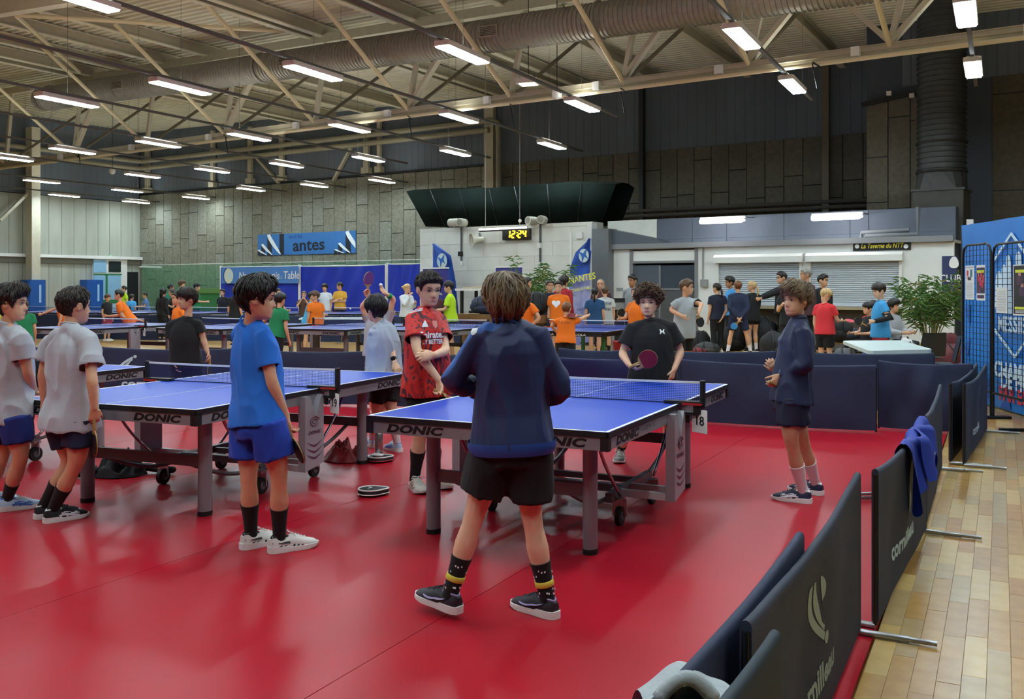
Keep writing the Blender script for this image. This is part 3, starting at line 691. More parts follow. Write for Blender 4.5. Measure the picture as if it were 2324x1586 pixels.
# left wall: pads, door, equipment
for px, lab in ((75, 'blue post pad around the tall left column'), (208, 'blue post pad beside the pale blue door')):
    xx = XL+.85 if px < 100 else XL+.3
    p = WX(px, 720, xx); p.z = 0; zt_ = WX(px, 635, xx).z
    t = thing('post_pad', lab, 'post pad', p, 0, 'blue protective post pads')
    mb = MB(); mb.loft([[p+V((a*.36, b*.42, z)) for a, b in ((-1, -.8), (-.8, -1), (.8, -1), (1, -.8), (1, .8), (.8, 1), (-.8, 1), (-1, .8))] for z in (.02, zt_)]); mb.build('pad', M('pad_blue', '#1254a8', .55), t)
    mb = MB(); mb.box(p+V((.362, .12, zt_-.62)), (.012, .1, .8)); mb.build('printed_strip', M('pad_print', '#9cc6f0', .6), t)
Xd = XL+.08
def xbox(mb, px0, py0, px1, py1, X, th, mi=0, floor_=False):
    y0, y1 = WX(px0, 0, X).y, WX(px1, 0, X).y; m = (px0+px1)/2; z1 = WX(m, py0, X).z; z0 = 0 if floor_ else WX(m, py1, X).z
    return mb.box((X, (y0+y1)/2, (z0+z1)/2), (th, y1-y0, z1-z0), mi=mi)
door2 = struct(thing('door_2', '', '', WX(245, 700, Xd))); del door2['label'], door2['category']
mb = MB(); xbox(mb, 211, 586, 287, 800, Xd, .12, floor_=True); mb.build('door_frame', white_m, door2)
pale = M('door_pale_blue', '#8fbde0', .5, var=.04); grn = M('door_green', '#2e7a4d', .5); dgl = M('door_dark_glass', '#222a2b', .12)
for a, b, c, d_, m_, nm in ((212, 590, 241, 618, pale, 'transom_panel'), (247, 593, 274, 617, dgl, 'transom_pane'), (213, 625, 239, 676, pale, 'pane'), (244, 625, 274, 676, pale, 'pane'), (212, 680, 276, 688, grn, 'rail'), (212, 690, 276, 702, M('door_pale_lower', '#a9cdea', .5), 'lower_panel'), (239, 623, 244, 690, grn, 'stile'), (212, 621, 276, 624, grn, 'rail')):
    mb = MB(); xbox(mb, a, b, c, d_, Xd+.08, .04, floor_=(nm == 'lower_panel')); mb.build(nm, m_, door2)
mb = MB(); xbox(mb, 218, 644, 229, 667, Xd+.11, .01); tag(mb.build('door_notice', paper), 'white notice taped to the pale blue door', 'notice')
mb = MB(); xbox(mb, 289, 617, 312, 800, Xd+.05, .1, floor_=True); tag(mb.build('dark_opening', M('opening_black', '#15181a', .9)), 'black doorway panel in the far left corner', 'doorway')
mb = MB(); xbox(mb, 246, 579, 253, 584, Xd+.1, .1); tag(mb.build('exit_lamp', M('exit_lamp_green', '#a8d8b4', .5)), 'tiny pale green exit lamp above the pale blue door', 'lamp')
mb = MB(); a, b = WX(316, 606, XL+.02), WY(366, 607, YE-.4); mb.tube([a, b], .05, 8); tag(mb.build('corner_pipe', white_m), 'short white pipe at the far corner above the net', 'pipe')
# square emergency lamp
p = WY(1199, 186, YT-1); t = thing('emergency_lamp', 'square white lamp under the roof between two light rows', 'ceiling light', p)
mb = MB(); mb.box(p, (.5, .42, .1), .3); mb.build('housing', lamp_h, t); mb = MB(); mb.box(p-UP*.055, (.36, .3, .02), .3); mb.build('diffuser', M('lamp_faint', '#f0f0e6', .4, emit=1.5), t)
mb = MB(); mb.tube([p, V((p.x, p.y, zc(p.x)))], .01, 5); mb.build('suspension_wire', black_m, t)
for px, py, lab in ((1264, 213, 'white detector hanging right of the middle of the roof beam'), (255, 388, 'white ball detector on a wire at left')):
    p = WY(px, py, YT-.4) if px > 1000 else WY(px, py, YT+3); t = thing('detector', lab, 'detector', p)
    mb = MB(); mb.tube([p+UP*.1, p+UP*.02, p-UP*.08, p-UP*.12], [.09, .12, .1, .04], 12); mb.build('body', white_m, t, smooth=40)
    mb = MB(); mb.tube([p, V((p.x, p.y, zc(p.x)))], .01, 5); mb.build('wire', black_m, t)
for px, py, x in ((1461, 0, 0),): pass
# hanging black cables below the truss
for px, y0, y1, lab in ((1165, 236, 290, 'below the middle node'), (1416, 200, 258, 'below the right node'), (933, 262, 312, 'below the left node'), (180, 350, 372, 'near the far left lamps'), (515, 305, 350, 'between the left lamps'), (1853, 141, 200, 'left of the dark stack')):
    mb = MB(); p = WY(px-8, y0, YT-.185); q = WY(px+2, y1, YT-.3)
    mb.tube([p, p+V((.15, 0, -.12)), q+V((-.1, 0, .5)), q], .015, 5); tag(mb.build('cable_drop', black_m), 'black cable hanging under the truss '+lab, 'cable')
# camera box on the block wall
for px, py, lab in ((2018, 212, 'white box on a dark bracket beside the vertical duct'), (2070, 217, 'small white lamp on the dark bracket by the duct')):
    mb = MB(); p = WY(px, py, YB-.15); mb.box(p, (.12, .12, .11)); tag(mb.build('wall_camera', white_m), lab, 'camera')
mb = MB(); mb.bar(WY(1955, 238, YB-.05), WY(2090, 206, YB-.05), .07, .12); tag(mb.build('cable_tray', black_m), 'dark cable tray along the top of the umber wall panels', 'cable tray')
# ================================================================ tables
blue_top = M('table_blue', '#1a45bd', .42, var=.02, vs=2, spec=.25)
blue_top2 = M('table_blue_far', '#22399a', .35, spec=.35)
line_w = M('table_line_white', '#eef0f2', .5); edge_b = M('table_edge_black', '#0e1014', .5)
apron = M('table_apron_silver', '#8f9196', .4, .35, var=.03); apron_w = M('table_apron_pale', '#c3c4c6', .4, .15)
leg_m = M('table_leg_grey', '#8b8a90', .4, .4, var=.03); bar_m = M('table_bar_grey', '#6a686c', .45, .4)
ink_b = M('donic_black', '#0c0d10', .5); net_m = M('net_thread_navy', '#1b2a66', .8); rub = M('wheel_rubber', '#0d0d0e', .6); chr_ = M('chrome_tube', '#b9babd', .2, .9)
ink_g = M('print_grey', '#7c7e82', .5); ink_r = M('print_plum', '#5a2a44', .5)
def donic(par, root, o, ax, ay, size, mat=None, s='DONIC'):
    return text('lettering', s, mat or ink_b, par, o, ax, ay, size, .0008, .05, .22, 1.75, space=1.06)
def make_table(label, loc, rz, group, near=True, num=None, texts=True, ttop=None, frame='silver', brand='DONIC'):
    t = thing('table_tennis_table', label, 'table', loc, rz, group); L, W, Z = 2.74, 1.525, .76
    mw = root_matrix(t)
    def w(x, y, z): return mw @ V((x, y, z))
    q = mw.to_3x3(); X, Y = q @ V((1, 0, 0)), q @ V((0, 1, 0))
    top_m = ttop or blue_top
    green = frame == 'green'; lm = M('table_leg_green', '#2c6b38', .5) if green else leg_m; am = edge_b if green else apron
    for s in (-1, 1):
        mb = MB(); mb.box((0, s*L/4, Z-.0125), (W, L/2-.004, .025)); 
        mb2 = mb; o = mb2.build('tabletop', top_m, t, local=True)
        mb = MB(); zz = Z+.0008
        for x in (-W/2+.01, W/2-.01): mb.box((x, s*L/4, zz), (.02, L/2-.004, .0012))
        mb.box((0, s*(L/2-.01), zz), (W-.04, .02, .0012)); 
        mb.build('side_line', line_w, o, local=True)
        mb = MB(); mb.box((0, s*(L/4-.01), zz), (.004, L/2-.03, .0012)); mb.build('centre_line', line_w, o, local=True)
        mb = MB()
        for x in (-1, 1): mb.box((x*(W/2-.004), s*L/4, Z-.0175), (.014, L/2+.006, .031))
        mb.box((0, s*(L/2-.004), Z-.0175), (W+.006, .014, .031)); mb.build('edge_band', edge_b, o, local=True)
        ap = MB()
        for x in (-1, 1): ap.box((x*(W/2-.016), s*L/4, Z-.066), (.022, L/2-.12, .07)) if not green else ap.box((x*(W/2-.05), s*L/4, Z-.06), (.03, L/2-.1, .06))
        ap.box((0, s*(L/2-.016), Z-.066), (W-.06, .022, .07)) if not green else ap.box((0, s*(L/2-.03), Z-.06), (W-.1, .03, .06))
        apo = ap.build('apron', am, t, local=True)
        if not green:
            for x in (-1, 1):
                mb = MB(); mb.box((x*(W/2-.02), s*(L/2-.02), Z-.066), (.046, .046, .074)); mb.build('corner_cap', edge_b, apo, local=True)
                if texts: donic(apo, t, w(x*(W/2-.004), s*(L/2-.33), Z-.068), Y*x, UP, .062)
            if texts:
                for x in (-.44, .44): donic(apo, t, w(x if s < 0 else -x, s*(L/2-.004), Z-.068), X*(-s), UP, .062)
                if near:
                    for x in (-1, 1): text('lettering', 'WORLD CHAMPION TC', ink_g, apo, w(x*(W/2-.004), s*(.74), Z-.062), Y*x, UP, .042, .0006, 0, 0, .95)
        elif texts:
            for x in (-1, 1): text('lettering', brand, line_w, apo, w(x*.3, s*(L/2-.014), Z-.062), X*(-s), UP, .05, .001, .02, 0, 1.5)
        lx, ly = (.52, 1.0) if not green else (.6, 1.0)
        for x in (-1, 1):
            mb = MB(); r = .044
            if green: mb.box((x*lx, s*ly, .36), (.06, .06, .72)); mb.build('leg', lm, t, local=True)
            else:
                mb.loft([[V((x*lx+r*.95*cos(a), s*ly+r*1.2*sin(a), z)) for a in [2*pi*k/16 for k in range(16)]] for z in (.03, .72)]); lo = mb.build('leg', lm, t, smooth=50, local=True)
                mb = MB(); mb.loft([[V((x*lx+r*1.0*cos(a), s*ly+r*1.22*sin(a), z)) for a in [2*pi*k/16 for k in range(16)]] for z in (.0, .032)]); mb.build('foot', rub, lo, smooth=50, local=True)
        mb = MB(); mb.box((0, s*ly, .36 if not green else .12), (2*lx, .03, .075 if not green else .05)); mb.build('crossbar', bar_m if not green else lm, t, local=True)
        if not green and near:
            for x in (-.38, .38):
                mb = MB(); pts = []
                for k in range(13):
                    u = k/12; pts.append(V((x, s*(.98-.72*u), .33-.155*sin(u*pi*.5)-.02*sin(u*pi))))
                mb.tube(pts, .015, 8); mb.build('swing_tube', bar_m, t, smooth=True, local=True)
                mb = MB(); pts = [V((x*1.25, s*(.80-.45*(k/10)**1.5), .70-.50*(k/10))) for k in range(11)]; mb.tube(pts, .011, 8); mb.build('folding_rod', chr_, t, smooth=True, local=True)
    if green:
        for s in (-1, 1):
            mb = MB(); mb.box((.6*s, 0, .12), (.05, 2.0, .05)); mb.build('side_rail', lm, t, local=True)
        return t
    # centre carriage
    for x in (-1, 1):
        mb = MB(); c = x*.775
        out = [(-.26, .17), (-.02, .21), (-.02, .72), (-.05, .72), (-.12, .56), (-.2, .72), (-.26, .72)]
        mb.prism(out, V((c-.03, 0, 0)), V((0, 1, 0)), UP, .06); po = mb.build('pillar', M('pillar_silver', '#a3a3aa', .4, .3), t, local=True)
        if near:
            for k in range(3):
                mb = MB(); zz = .25+k*.045; f_ = lambda a, b: V((c+x*.0325, a, b)); pts = []
                n = 10; up_, dn = [], []
                for i in range(n+1):
                    a = -.245+.21*i/n; bb = zz+.05*abs((i/n-.5)*2)**1.5; th = .016*sin(pi*min(max(i/n, .04), .96))
                    up_.append(f_(a, bb+th)); dn.append(f_(a, bb))
                mb.add(up_+dn[::-1], [tuple(range(2*n+2)) if x > 0 else tuple(range(2*n+1, -1, -1))]); mb.build('chevron', ink_r if k % 2 or True else ink_b, po, local=True)
            text('lettering', 'DONIC', ink_r, po, w(c+x*.0325, -.14, .45), Y*x, UP, .034, .0006, .02, .2, 1.5)
            mb = MB(); mb.tube([V((c+x*.032, -.14+.055*cos(a), .53+.035*sin(a))) for a in [2*pi*k/20*.9+.3 for k in range(20)]], .004, 4); mb.tube([V((c+x*.032, -.14+.03*cos(a), .53+.018*sin(a))) for a in [2*pi*k/12 for k in range(13)]], .003, 4); mb.build('emblem', ink_r, po, local=True)
        for y in (-.24, -.04):
            mb = MB(); mb.bar((x*.76, y, .195), (x*.38, y*1.0, .195), .035, .045); mb.build('carriage_arm', apron_w, t, local=True)
        mb = MB(); mb.bar((x*.42, -.42, .19), (x*.42, .42, .19), .045, .06); mb.build('carriage_beam', bar_m, t, local=True)
        for y in (-.32, .36):
            wx = x*.46; mb = MB()
            mb.tube([V((wx-.016, y, .062)), V((wx+.016, y, .062))], .062, 20); wo = mb.build('wheel', rub, t, smooth=40, local=True)
            mb = MB(); mb.bar((wx-.025, y, .06), (wx-.02, y, .17), .008, .05); mb.bar((wx+.025, y, .06), (wx+.02, y, .17), .008, .05); mb.box((wx, y, .165), (.06, .07, .02)); mb.build('fork', chr_, wo, local=True)
            mb = MB(); mb.tube([V((wx-.02, y, .062)), V((wx+.02, y, .062))], .03, 12); mb.build('hub', bar_m, wo, local=True)
    mb = MB(); mb.bar((-.42, -.14, .2), (.42, -.14, .2), .06, .05); mb.bar((-.42, .2, .19), (.42, .2, .19), .04, .04); mb.build('carriage_tie', bar_m, t, local=True)
    return t
NETPROTO = [None]
def make_net(label, loc, rz, group, fine=True):
    t = thing('table_net', label, 'net', loc, rz, group); W = 1.525/2+.1525
    mb = MB(); n, m = (140, 12) if fine else (60, 8)
    sag = lambda u: -.006*(1-(2*u-1)**2)
    th = .0011 if fine else .0018
    for i in range(n+1):
        x = -W+2*W*i/n; z1 = .905+sag(i/n); mb.add([(x-th, 0, .768), (x+th, 0, .768), (x+th, 0, z1), (x-th, 0, z1)], [(0, 1, 2, 3)])
    for j in range(m+1):
        v = j/m
        for i in range(12):
            a, b = i/12, (i+1)/12; za, zb_ = .768+(.137+sag(a))*v, .768+(.137+sag(b))*v
            mb.add([(-W+2*W*a, 0, za-th), (-W+2*W*b, 0, zb_-th), (-W+2*W*b, 0, zb_+th), (-W+2*W*a, 0, za+th)], [(0, 1, 2, 3)])
    mb.build('netting', net_m, t, local=True, kind='stuff')
    mb = MB(); mb.loft([[V((-W+2*W*u, y, .905+sag(u)+z)) for y, z in ((-.003, -.008), (.003, -.008), (.004, .007), (-.004, .007))] for u in [k/12 for k in range(13)]]); mb.build('tape', line_w, t, local=True)
    mb = MB(); mb.box((0, 0, .766), (2*W, .006, .008)); mb.build('cord', net_m, t, local=True)
    for s in (-1, 1):
        mb = MB(); mb.loft([[V((s*W+a*.016, b*.022, z)) for a, b in ((-1, -.6), (-.6, -1), (.6, -1), (1, -.6), (1, .6), (.6, 1), (-.6, 1), (-1, .6))] for z in (.74, .90, .917)]); po = mb.build('post', edge_b, t, local=True)
        mb = MB(); mb.box((s*(W-.12), 0, .772), (.26, .075, .018)); mb.box((s*(W-.09), 0, .70), (.14, .05, .02)); mb.box((s*(W-.03), 0, .735), (.05, .06, .07)); mb.tube([V((s*(W-.1), 0, .64)), V((s*(W-.1), 0, .70))], .014, 8); mb.build('clamp', edge_b, po, local=True)
        mb = MB(); mb.box((s*(W-.06), -.041, .765), (.13, .004, .014)); mb.build('label_strip', M('donic_red', '#b1221f', .5), po, local=True)
    return t
def card(num, mwt, s, label):
    c = mwt @ V((s*.90, -.02, .655)); t = thing('number_card', label, 'number card', c); q = mwt.to_3x3()
    X = q @ V((cos(.5), -sin(.5) if s > 0 else sin(.5), 0)); nrm = X.cross(UP)
    mb = MB(); mb.box(c, (.13, .004, .15), mat=Matrix((X, -nrm, UP)).transposed()); mb.build('card', white_m, t)
    text('number', num, ink_b, t, c+nrm*.0035, X, UP, .085, .0008, .01)
    mb = MB(); mb.bar(c+UP*.07, mwt @ V((s*.9, 0, .75)), .006, .006); mb.build('hook', edge_b, t)
T1 = (V((-3.273, 5.699, 0)), .134); T2 = (V((-5.916, 5.032, 0)), .196); T3 = (V((-8.475, 4.195, 0)), .17)
for (p, a), lab, num in ((T1, 'blue table before the boy seen from behind in navy jacket', '18'), (T2, 'blue table left of the boy in the bright blue shirt', '19'), (T3, 'blue table at the left edge behind the two grey shirts', '20')):
    tt = make_table(lab, p, a, 'silver framed tables on the red floor'); nn = make_net('net on the '+lab, p, a, 'table nets on the red floor')
    for o in (tt,): pass
    mw = root_matrix(tt); 
    if num != '20': card(num, mw, 1, 'white card numbered %s hung at the net post of the %s' % (num, 'right table' if num == '18' else 'middle table'))
# tables in the courts behind
def table_at(px, py, dx=0, dy=0): return G(px, py, .76)
fr = SK+radians(0)
def far_table(label, px, d, rz, num=None, frame='silver', group='tables in the rear courts', near=False, ttop=None, brand='DONIC'):
    p = P(px, 700, d); p.z = 0
    t = make_table(label, p, rz, group, near, num, True, ttop or blue_top2, frame, brand); make_net('net on the '+label.replace(',', '') if 'green legs' not in label else 'net on the green-legged table', p, rz, 'table nets in the rear courts', False)
    if num: card(num, root_matrix(t), 1, 'white card numbered %s at a rear table net' % num)
    return t
tl = [('rear blue table with card 12, behind the second grey shirt', 250, 18.6, .17, '12'), ('rear blue table behind the boy in bright blue, left half hidden', 540, 18.6, .17, None),
      ('rear blue table right of the boy in green', 800, 18.4, .17, None), ('rear blue table behind the red jersey', 1010, 18.0, .14, None)]
for lab, px, d, rz, num in tl: far_table(lab, px, d, rz, num)
far_table('black edged rear table on green legs beside the boy leaning in orange', 1345, 17.6, .12, None, 'green', brand='JOOLA')
for lab, px, d in (('farthest row table before the left wall pads', 105, 29.5), ('farthest row table before the pale blue door', 225, 29.2), ('farthest row table by the boy in faded blue', 345, 29), ('farthest row table by the boys in black', 480, 28.6), ('farthest row table before the blue curtains, left', 665, 28.2), ('farthest row table before the blue curtains, right', 815, 28)):
    far_table(lab, px, d, .15)
# ================================================================ barriers
navy = M('barrier_navy', '#1f2b4a', .7, var=.06, vs=3, bump=.08, bs=160); navy2 = M('barrier_charcoal', '#262e42', .72, var=.06, vs=3, bump=.08, bs=160)
shiny = M('barrier_shiny', '#1a2050', .3, var=.06, vs=3)
logo_m = M('logo_ice', '#bcd6dd', .55); logo_d = M('logo_sage', '#9fb0a6', .6)
def emblem_pts():
    out = []
    def strip(f0, f1, n=14): out.append(([f0(i/n) for i in range(n+1)], [f1(i/n) for i in range(n+1)]))
    arc = lambda R, cx, cy: (lambda u: (cx+R*cos(pi*(1.12-.62*u)), cy+R*sin(pi*(1.12-.62*u))))
    strip(lambda u: (.9*(u**1.6)-.02, 1.0*u**.75), lambda u: (.9*(u**1.6)+.17*(1-u)**.6+.02, 1.0*u**.75-.10*u))
    strip(lambda u: (.26+.62*(u**1.7), .86*u**.8), lambda u: (.26+.62*(u**1.7)+.17*sin(pi*min(1, u+.12))+.03, .86*u**.8-.06*u))
    strip(lambda u: (.60+.17*u**1.3, .42*u), lambda u: (.60+.17*u**1.3+.22*sin(pi*u)**.7+.01, .42*u-.02*u))
    out.append(([(1.02+.1*cos(a), 1.0+.09*sin(a)) for a in [pi*k/8 for k in range(9)]], [(1.02+.1*cos(-a), 1.0+.09*sin(-a)) for a in [pi*k/8 for k in range(9)]]))
    return out
EMB = emblem_pts()
def barrier(p, q, label, h=.70, mat=None, group='navy barriers around the red court', bow=.04, sag=.03, seed=0, emblem=None, word=None, feet=(1, 1), lm=None, fold=.012, side=1, th=.03, footlen=.32):
    p, q = V((p.x, p.y, 0)), V((q.x, q.y, 0)); d = (q-p).normalized(); L = (q-p).length; n = d.cross(UP)*side; rr = random.Random(seed); ph = [rr.random()*6.28 for _ in range(4)]
    t = thing('court_barrier', label, 'barrier', (p+q)/2, 0, group)
    def fn(u, v, off=0.0):
        e = sin(pi*u)**.8 if 0 < u < 1 else 0
        b = bow*e*sin(pi*(.15+.75*v)) + fold*e*(.2+.8*sin(pi*v))*(sin(u*9+ph[0]+v*2)+.7*sin(u*17+ph[1]-v*3)+.6*sin(v*5+u*7+ph[2]))
        z = .035+(h-.035)*v-sag*e*(v**2)+sag*.6*e*(1-v)**2*-1*.5
        return p+d*(u*L)+n*(b+off)+UP*z
    mb = MB(); nu, nv = 26, 12; rings = []
    for i in range(nu+1):
        u = i/nu; r = [fn(u, j/nv, th/2) for j in range(nv+1)]+[fn(u, 1, th*.5*cos(k*pi/6))+UP*(.016*sin(k*pi/6)) for k in range(1, 6)]+[fn(u, 1-j/nv, -th/2) for j in range(nv+1)]
        rings.append(r)
    mb.loft(rings); fab = mb.build('fabric', mat or navy, t, smooth=60)
    for k, u in ((0, 0), (1, 1)):
        e = p if u == 0 else q; mb = MB(); mb.tube([e+UP*.02, e+UP*(h-.01)], .011, 8); po = mb.build('post', black_m, t, smooth=50)
        if feet[k]:
            for s in ((1, -1) if feet[k] == 2 else (feet[k],)):
                mb = MB(); mb.tube([e+UP*.016, e+n*s*footlen*.65+UP*.016, e+n*s*footlen*.66+UP*.016, e+n*s*footlen+UP*.016], [.014, .014, .011, .011], 10); mb.build('foot', alu, t, smooth=50)
    lm = lm or logo_m
    if emblem:
        u0, z0, s = emblem[:3]; fl = len(emblem) > 3
        for A, B in EMB:
            mb = MB(); f = lambda a: fn(u0+(a[0]-.5)*s/L*side_sign, (z0+(1-a[1] if fl else a[1])*s)/h, th/2+.0018)
            side_sign = 1 if side > 0 else -1
            m_ = len(A); mb.add([f(a) for a in A]+[f(b) for b in B], [(i, i+1, m_+i+1, m_+i) for i in range(m_-1)]); mb.build('emblem', lm, fab)
    if word:
        u0, z0, s = word
        cu = bpy.data.curves.new('lettering', 'FONT'); cu.body = 'cornilleau'; cu.size = s; cu.offset = .035*s; cu.align_x = 'CENTER'; cu.align_y = 'CENTER'; cu.resolution_u = 2
        o = bpy.data.objects.new('lettering', cu); C.objects.link(o); me = bpy.data.meshes.new_from_object(o); bpy.data.objects.remove(o); bpy.data.curves.remove(cu)
        inv = root_matrix(t).inverted(); ss = 1 if side > 0 else -1
        for vv in me.vertices: vv.co = inv @ fn(u0+vv.co.x*1.35/L*ss, (z0+vv.co.y)/h, th/2+.0018)
        me.materials.clear(); me.materials.append(lm); o = bpy.data.objects.new('lettering', me); C.objects.link(o); o.parent = fab
    return t
def BR(px, d): return RD((px-CX)/F*d, d)
# right-hand row, from the lens outward (side=1 prints on the parquet side)
barrier(BR(1692, 2.31), BR(1946, 4.16), 'large near barrier with pale swoosh emblem at the edge of the red floor', mat=navy2, emblem=(.5, .28, .28, 1), word=(.5, .16, .12), bow=-.015, fold=.012, seed=1, feet=(0, 1), lm=logo_d, sag=.05)
barrier(RD(.085, 1.55), RD(.957, 3.15), 'barrier folded against the red side of the near emblem barrier', mat=navy, seed=2, bow=.01, fold=.004, feet=(0, 0))
barrier(RD(.02, 1.28), RD(.625, 2.25), 'nearest dark barrier end beside the grey hoodie', mat=M('barrier_slate', '#27343f', .7, var=.05), seed=3, bow=.015, fold=.004, feet=(0, 0))
barrier(BR(1986, 4.23), BR(2097, 5.87), 'barrier carrying the blue jacket beside the parquet', mat=navy2, emblem=(.62, .30, .24), word=(.5, .17, .13), seed=4, bow=-.02, fold=.012, feet=(-1, 1), lm=logo_m, sag=.05)
barrier(BR(2098, 6.0), BR(2134, 7.9), 'barrier just past the one with the blue jacket', mat=navy2, word=(.5, .3, .13), seed=5, bow=-.01, fold=.01, feet=(0, 1), sag=.06)
barrier(BR(2157, 8.15), BR(2216, 10.1), 'inner barrier of the far doubled pair at the parquet', mat=navy2, seed=6, bow=-.02, feet=(1, 0), sag=.06)
barrier(BR(2188, 8.05), BR(2237, 9.95), 'outer barrier with emblem of the far doubled pair', mat=navy2, emblem=(.6, .32, .24), word=(.5, .18, .12), seed=7, bow=-.02, feet=(1, 1), lm=logo_m, sag=.06)
# rear row of the red court
rw = [(219, 12.9), (532, 12.5), (850, 12.0), (1190, 11.35), (1540, 10.65)]
labs = ['with a pale swoosh, behind the black-shirted boy', 'behind the boy in bright blue', 'behind the red jersey', 'shiny, behind the curly-haired player']
for i in range(4):
    a, b = BR(*rw[i]), BR(*rw[i+1]); g = (b-a).normalized()*.02
    barrier(a+g, b-g, 'rear court barrier '+labs[i], mat=shiny if i == 3 else navy, seed=20+i, emblem=(.22, .33, .27) if i == 0 else None, word=(.42, .2, .17) if i == 0 else None, bow=.03, side=1, feet=(-1, -1), fold=.012)
barrier(BR(1547, 10.62), BR(1988, 9.84), 'wide plain rear barrier behind the boy in navy shorts', seed=31, bow=.04, fold=.02, feet=(0, 0))
barrier(BR(1994, 10.1), BR(2206, 9.75), 'creased rear barrier reaching the doubled pair', seed=32, bow=.03, fold=.026, feet=(0, 0), h=.73)
barrier(BR(-90, 13.4), BR(212, 12.95), 'rear barrier with swoosh at the left edge', seed=33, emblem=(.54, .33, .27), feet=(-1, -1))
for i, (a, b, m_) in enumerate(((1268, 1446, navy), (1452, 1760, navy), (1770, 2120, navy))):
    barrier(BR(a, 12.3-.25*i), BR(b, 12.05-.35*i), 'second barrier just behind the rear row, '+('left', 'middle', 'right')[i]+' one of three', mat=m_, seed=40+i, bow=.02, feet=(0, 0), h=.72)
# barriers of the farther court
fx = [(70, 27.2), (247, 26.9), (425, 26.4), (602, 26), (775, 25.6), (948, 25.2), (1122, 24.8)]
fl = ['left of the doorway', 'behind table 12', 'behind the black-shirted boy', 'behind the boy in green', 'right of the boy in green', 'behind the serving boy and red jersey']
for i in range(6):
    a, b = BR(*fx[i]), BR(*fx[i+1]); g = (b-a).normalized()*.03
    barrier(a+g, b-g, 'lettered barrier of the far court '+fl[i], mat=navy, seed=50+i, word=(.5, .34, .24), group='lettered barriers of the far court', bow=.02, feet=(1, 1), h=.74)
# ================================================================ curtains, flags, banners
Yk = 27.0; cm = M('curtain_blue', '#1432b4', .55, var=.05, vs=1.5); bn = M('club_banner_blue', '#4f86d2', .6, var=.04, vs=2)
for i, (a, b, y, lab) in enumerate(((501, 679, 605, 'blue curtain screen under the club banner'), (682, 876, 603, 'blue curtain screen in the middle, creased'), (880, 957, 599, 'blue curtain screen right, by the clock wall'))):
    x0, x1 = WY(a, 0, Yk).x, WY(b, 0, Yk).x; z1 = WY((a+b)/2, y, Yk).z
    t = thing('curtain_screen', lab, 'screen', ((x0+x1)/2, Yk, 0), 0, 'blue curtain screens')
    rr = random.Random(i)
    def f(u, v, k=i):
        e = min(1, 8*min(u, 1-u)); return V((x0+(x1-x0)*u, Yk-.02-.05*e*(.5+.5*sin(u*14+v*6+k))-.03*e*sin(u*30-v*9), .03+(z1-.03)*v-.04*sin(pi*u)*v))
    mb = MB(); mb.grid(f, 40, 14); mb.build('cloth', cm, t, smooth=True)
    for x in (x0, x1):
        mb = MB(); mb.tube([V((x, Yk, 0)), V((x, Yk, z1+.06))], .04, 8); mb.build('post', white_m, t, smooth=50)
        mb = MB(); mb.box((x, Yk, .02), (.1, .7, .04)); mb.build('foot', white_m, t)
    mb = MB(); mb.tube([V((x0, Yk, z1)), V((x1, Yk, z1))], .025, 6); mb.build('top_rail', white_m, t)
t = thing('club_banner', 'light blue banner lettered Nantes Tennis de Table over the left curtain screen', 'banner', WY(590, 625, Yk-.12))
mb = MB(); wbox(mb, 503, 606, 677, 643, Yk-.14, .02); mb.build('cloth', bn, t)
c = WY(514, 625, Yk-.17)
mb = MB(); mb.prism([(.32*cos(a), .32*sin(a)) for a in [2*pi*k/28 for k in range(28)]], WY(518, 626, Yk-.15), (1, 0, 0), UP, .006); mb.build('emblem', M('emblem_pale', '#bfe0f4', .5, col2='#e8e0b0', vs=3), t)
mb = MB(); mb.prism([(.33*cos(a), .36*sin(a)) for a in [1.9+2.6*k/12 for k in range(13)]]+[(.25*cos(a)-.02, .30*sin(a)) for a in [4.5-2.6*k/12 for k in range(13)]], WY(518, 626, Yk-.16), (1, 0, 0), UP, .006); mb.build('emblem', M('emblem_navy', '#1f4fa0', .5), t)
text('lettering', 'Nantes Tennis', line_w, t, WY(587, 626, Yk-.16), (1, 0, 0), UP, .44, .002, .008, .1, .95)
text('lettering', 'de', M('ink_sky', '#8db8e6', .5), t, WY(636, 629, Yk-.16), (1, 0, 0), UP, .26, .002, 0, .1, .95)
text('lettering', 'Table', line_w, t, WY(661, 625, Yk-.16), (1, 0, 0), UP, .44, .002, .008, .1, .95)
flag_b = M('flag_blue', '#2a55ae', .6, col2='#1d3f92', vs=2); flag_v = M('flag_lilac', '#6a74b8', .6, col2='#a9a9cc', vs=1.5)
def feather(label, out, Y, parts, seed, pole, flip=1):
    t = thing('feather_flag', label, 'flag', WY(out[0][0], 800, Y)); ctr = WY(sum(p[0] for p in out)/len(out), sum(p[1] for p in out)/len(out), Y)
    n = len(out)//2; L = [WY(*p, Y) for p in out[:n]]; R_ = [WY(*p, Y) for p in out[n:]]
    def f(u, v):
        k = v*(n-1); i = min(int(k), n-2); w = k-i; a = L[i].lerp(L[i+1], w); b = R_[i].lerp(R_[i+1], w); p = a.lerp(b, u); return p+V((0, .05*sin(u*6+v*5+seed)+.03*sin(u*13-v*4), 0))
    m_ = [flag_b, flag_v]; mb = MB(); mb.grid(f, 10, 24); mb.m = [1 if (i//10)/24 > parts else 0 for i in range(240)]; mb.build('cloth', m_, t, smooth=True)
    mb = MB(); mb.tube([WY(*p, Y+.02) for p in pole], .018, 6); mb.build('pole', M('flag_pole', '#c9ccd0', .4, .3), t, smooth=True)
    e = WY(*pole[-1], Y+.02); mb = MB(); mb.box((e.x, e.y, .03), (.6, .08, .05)); mb.box((e.x, e.y, .03), (.08, .6, .05)); mb.build('base', black_m, t)
    return t, f
Yf = YW-.9
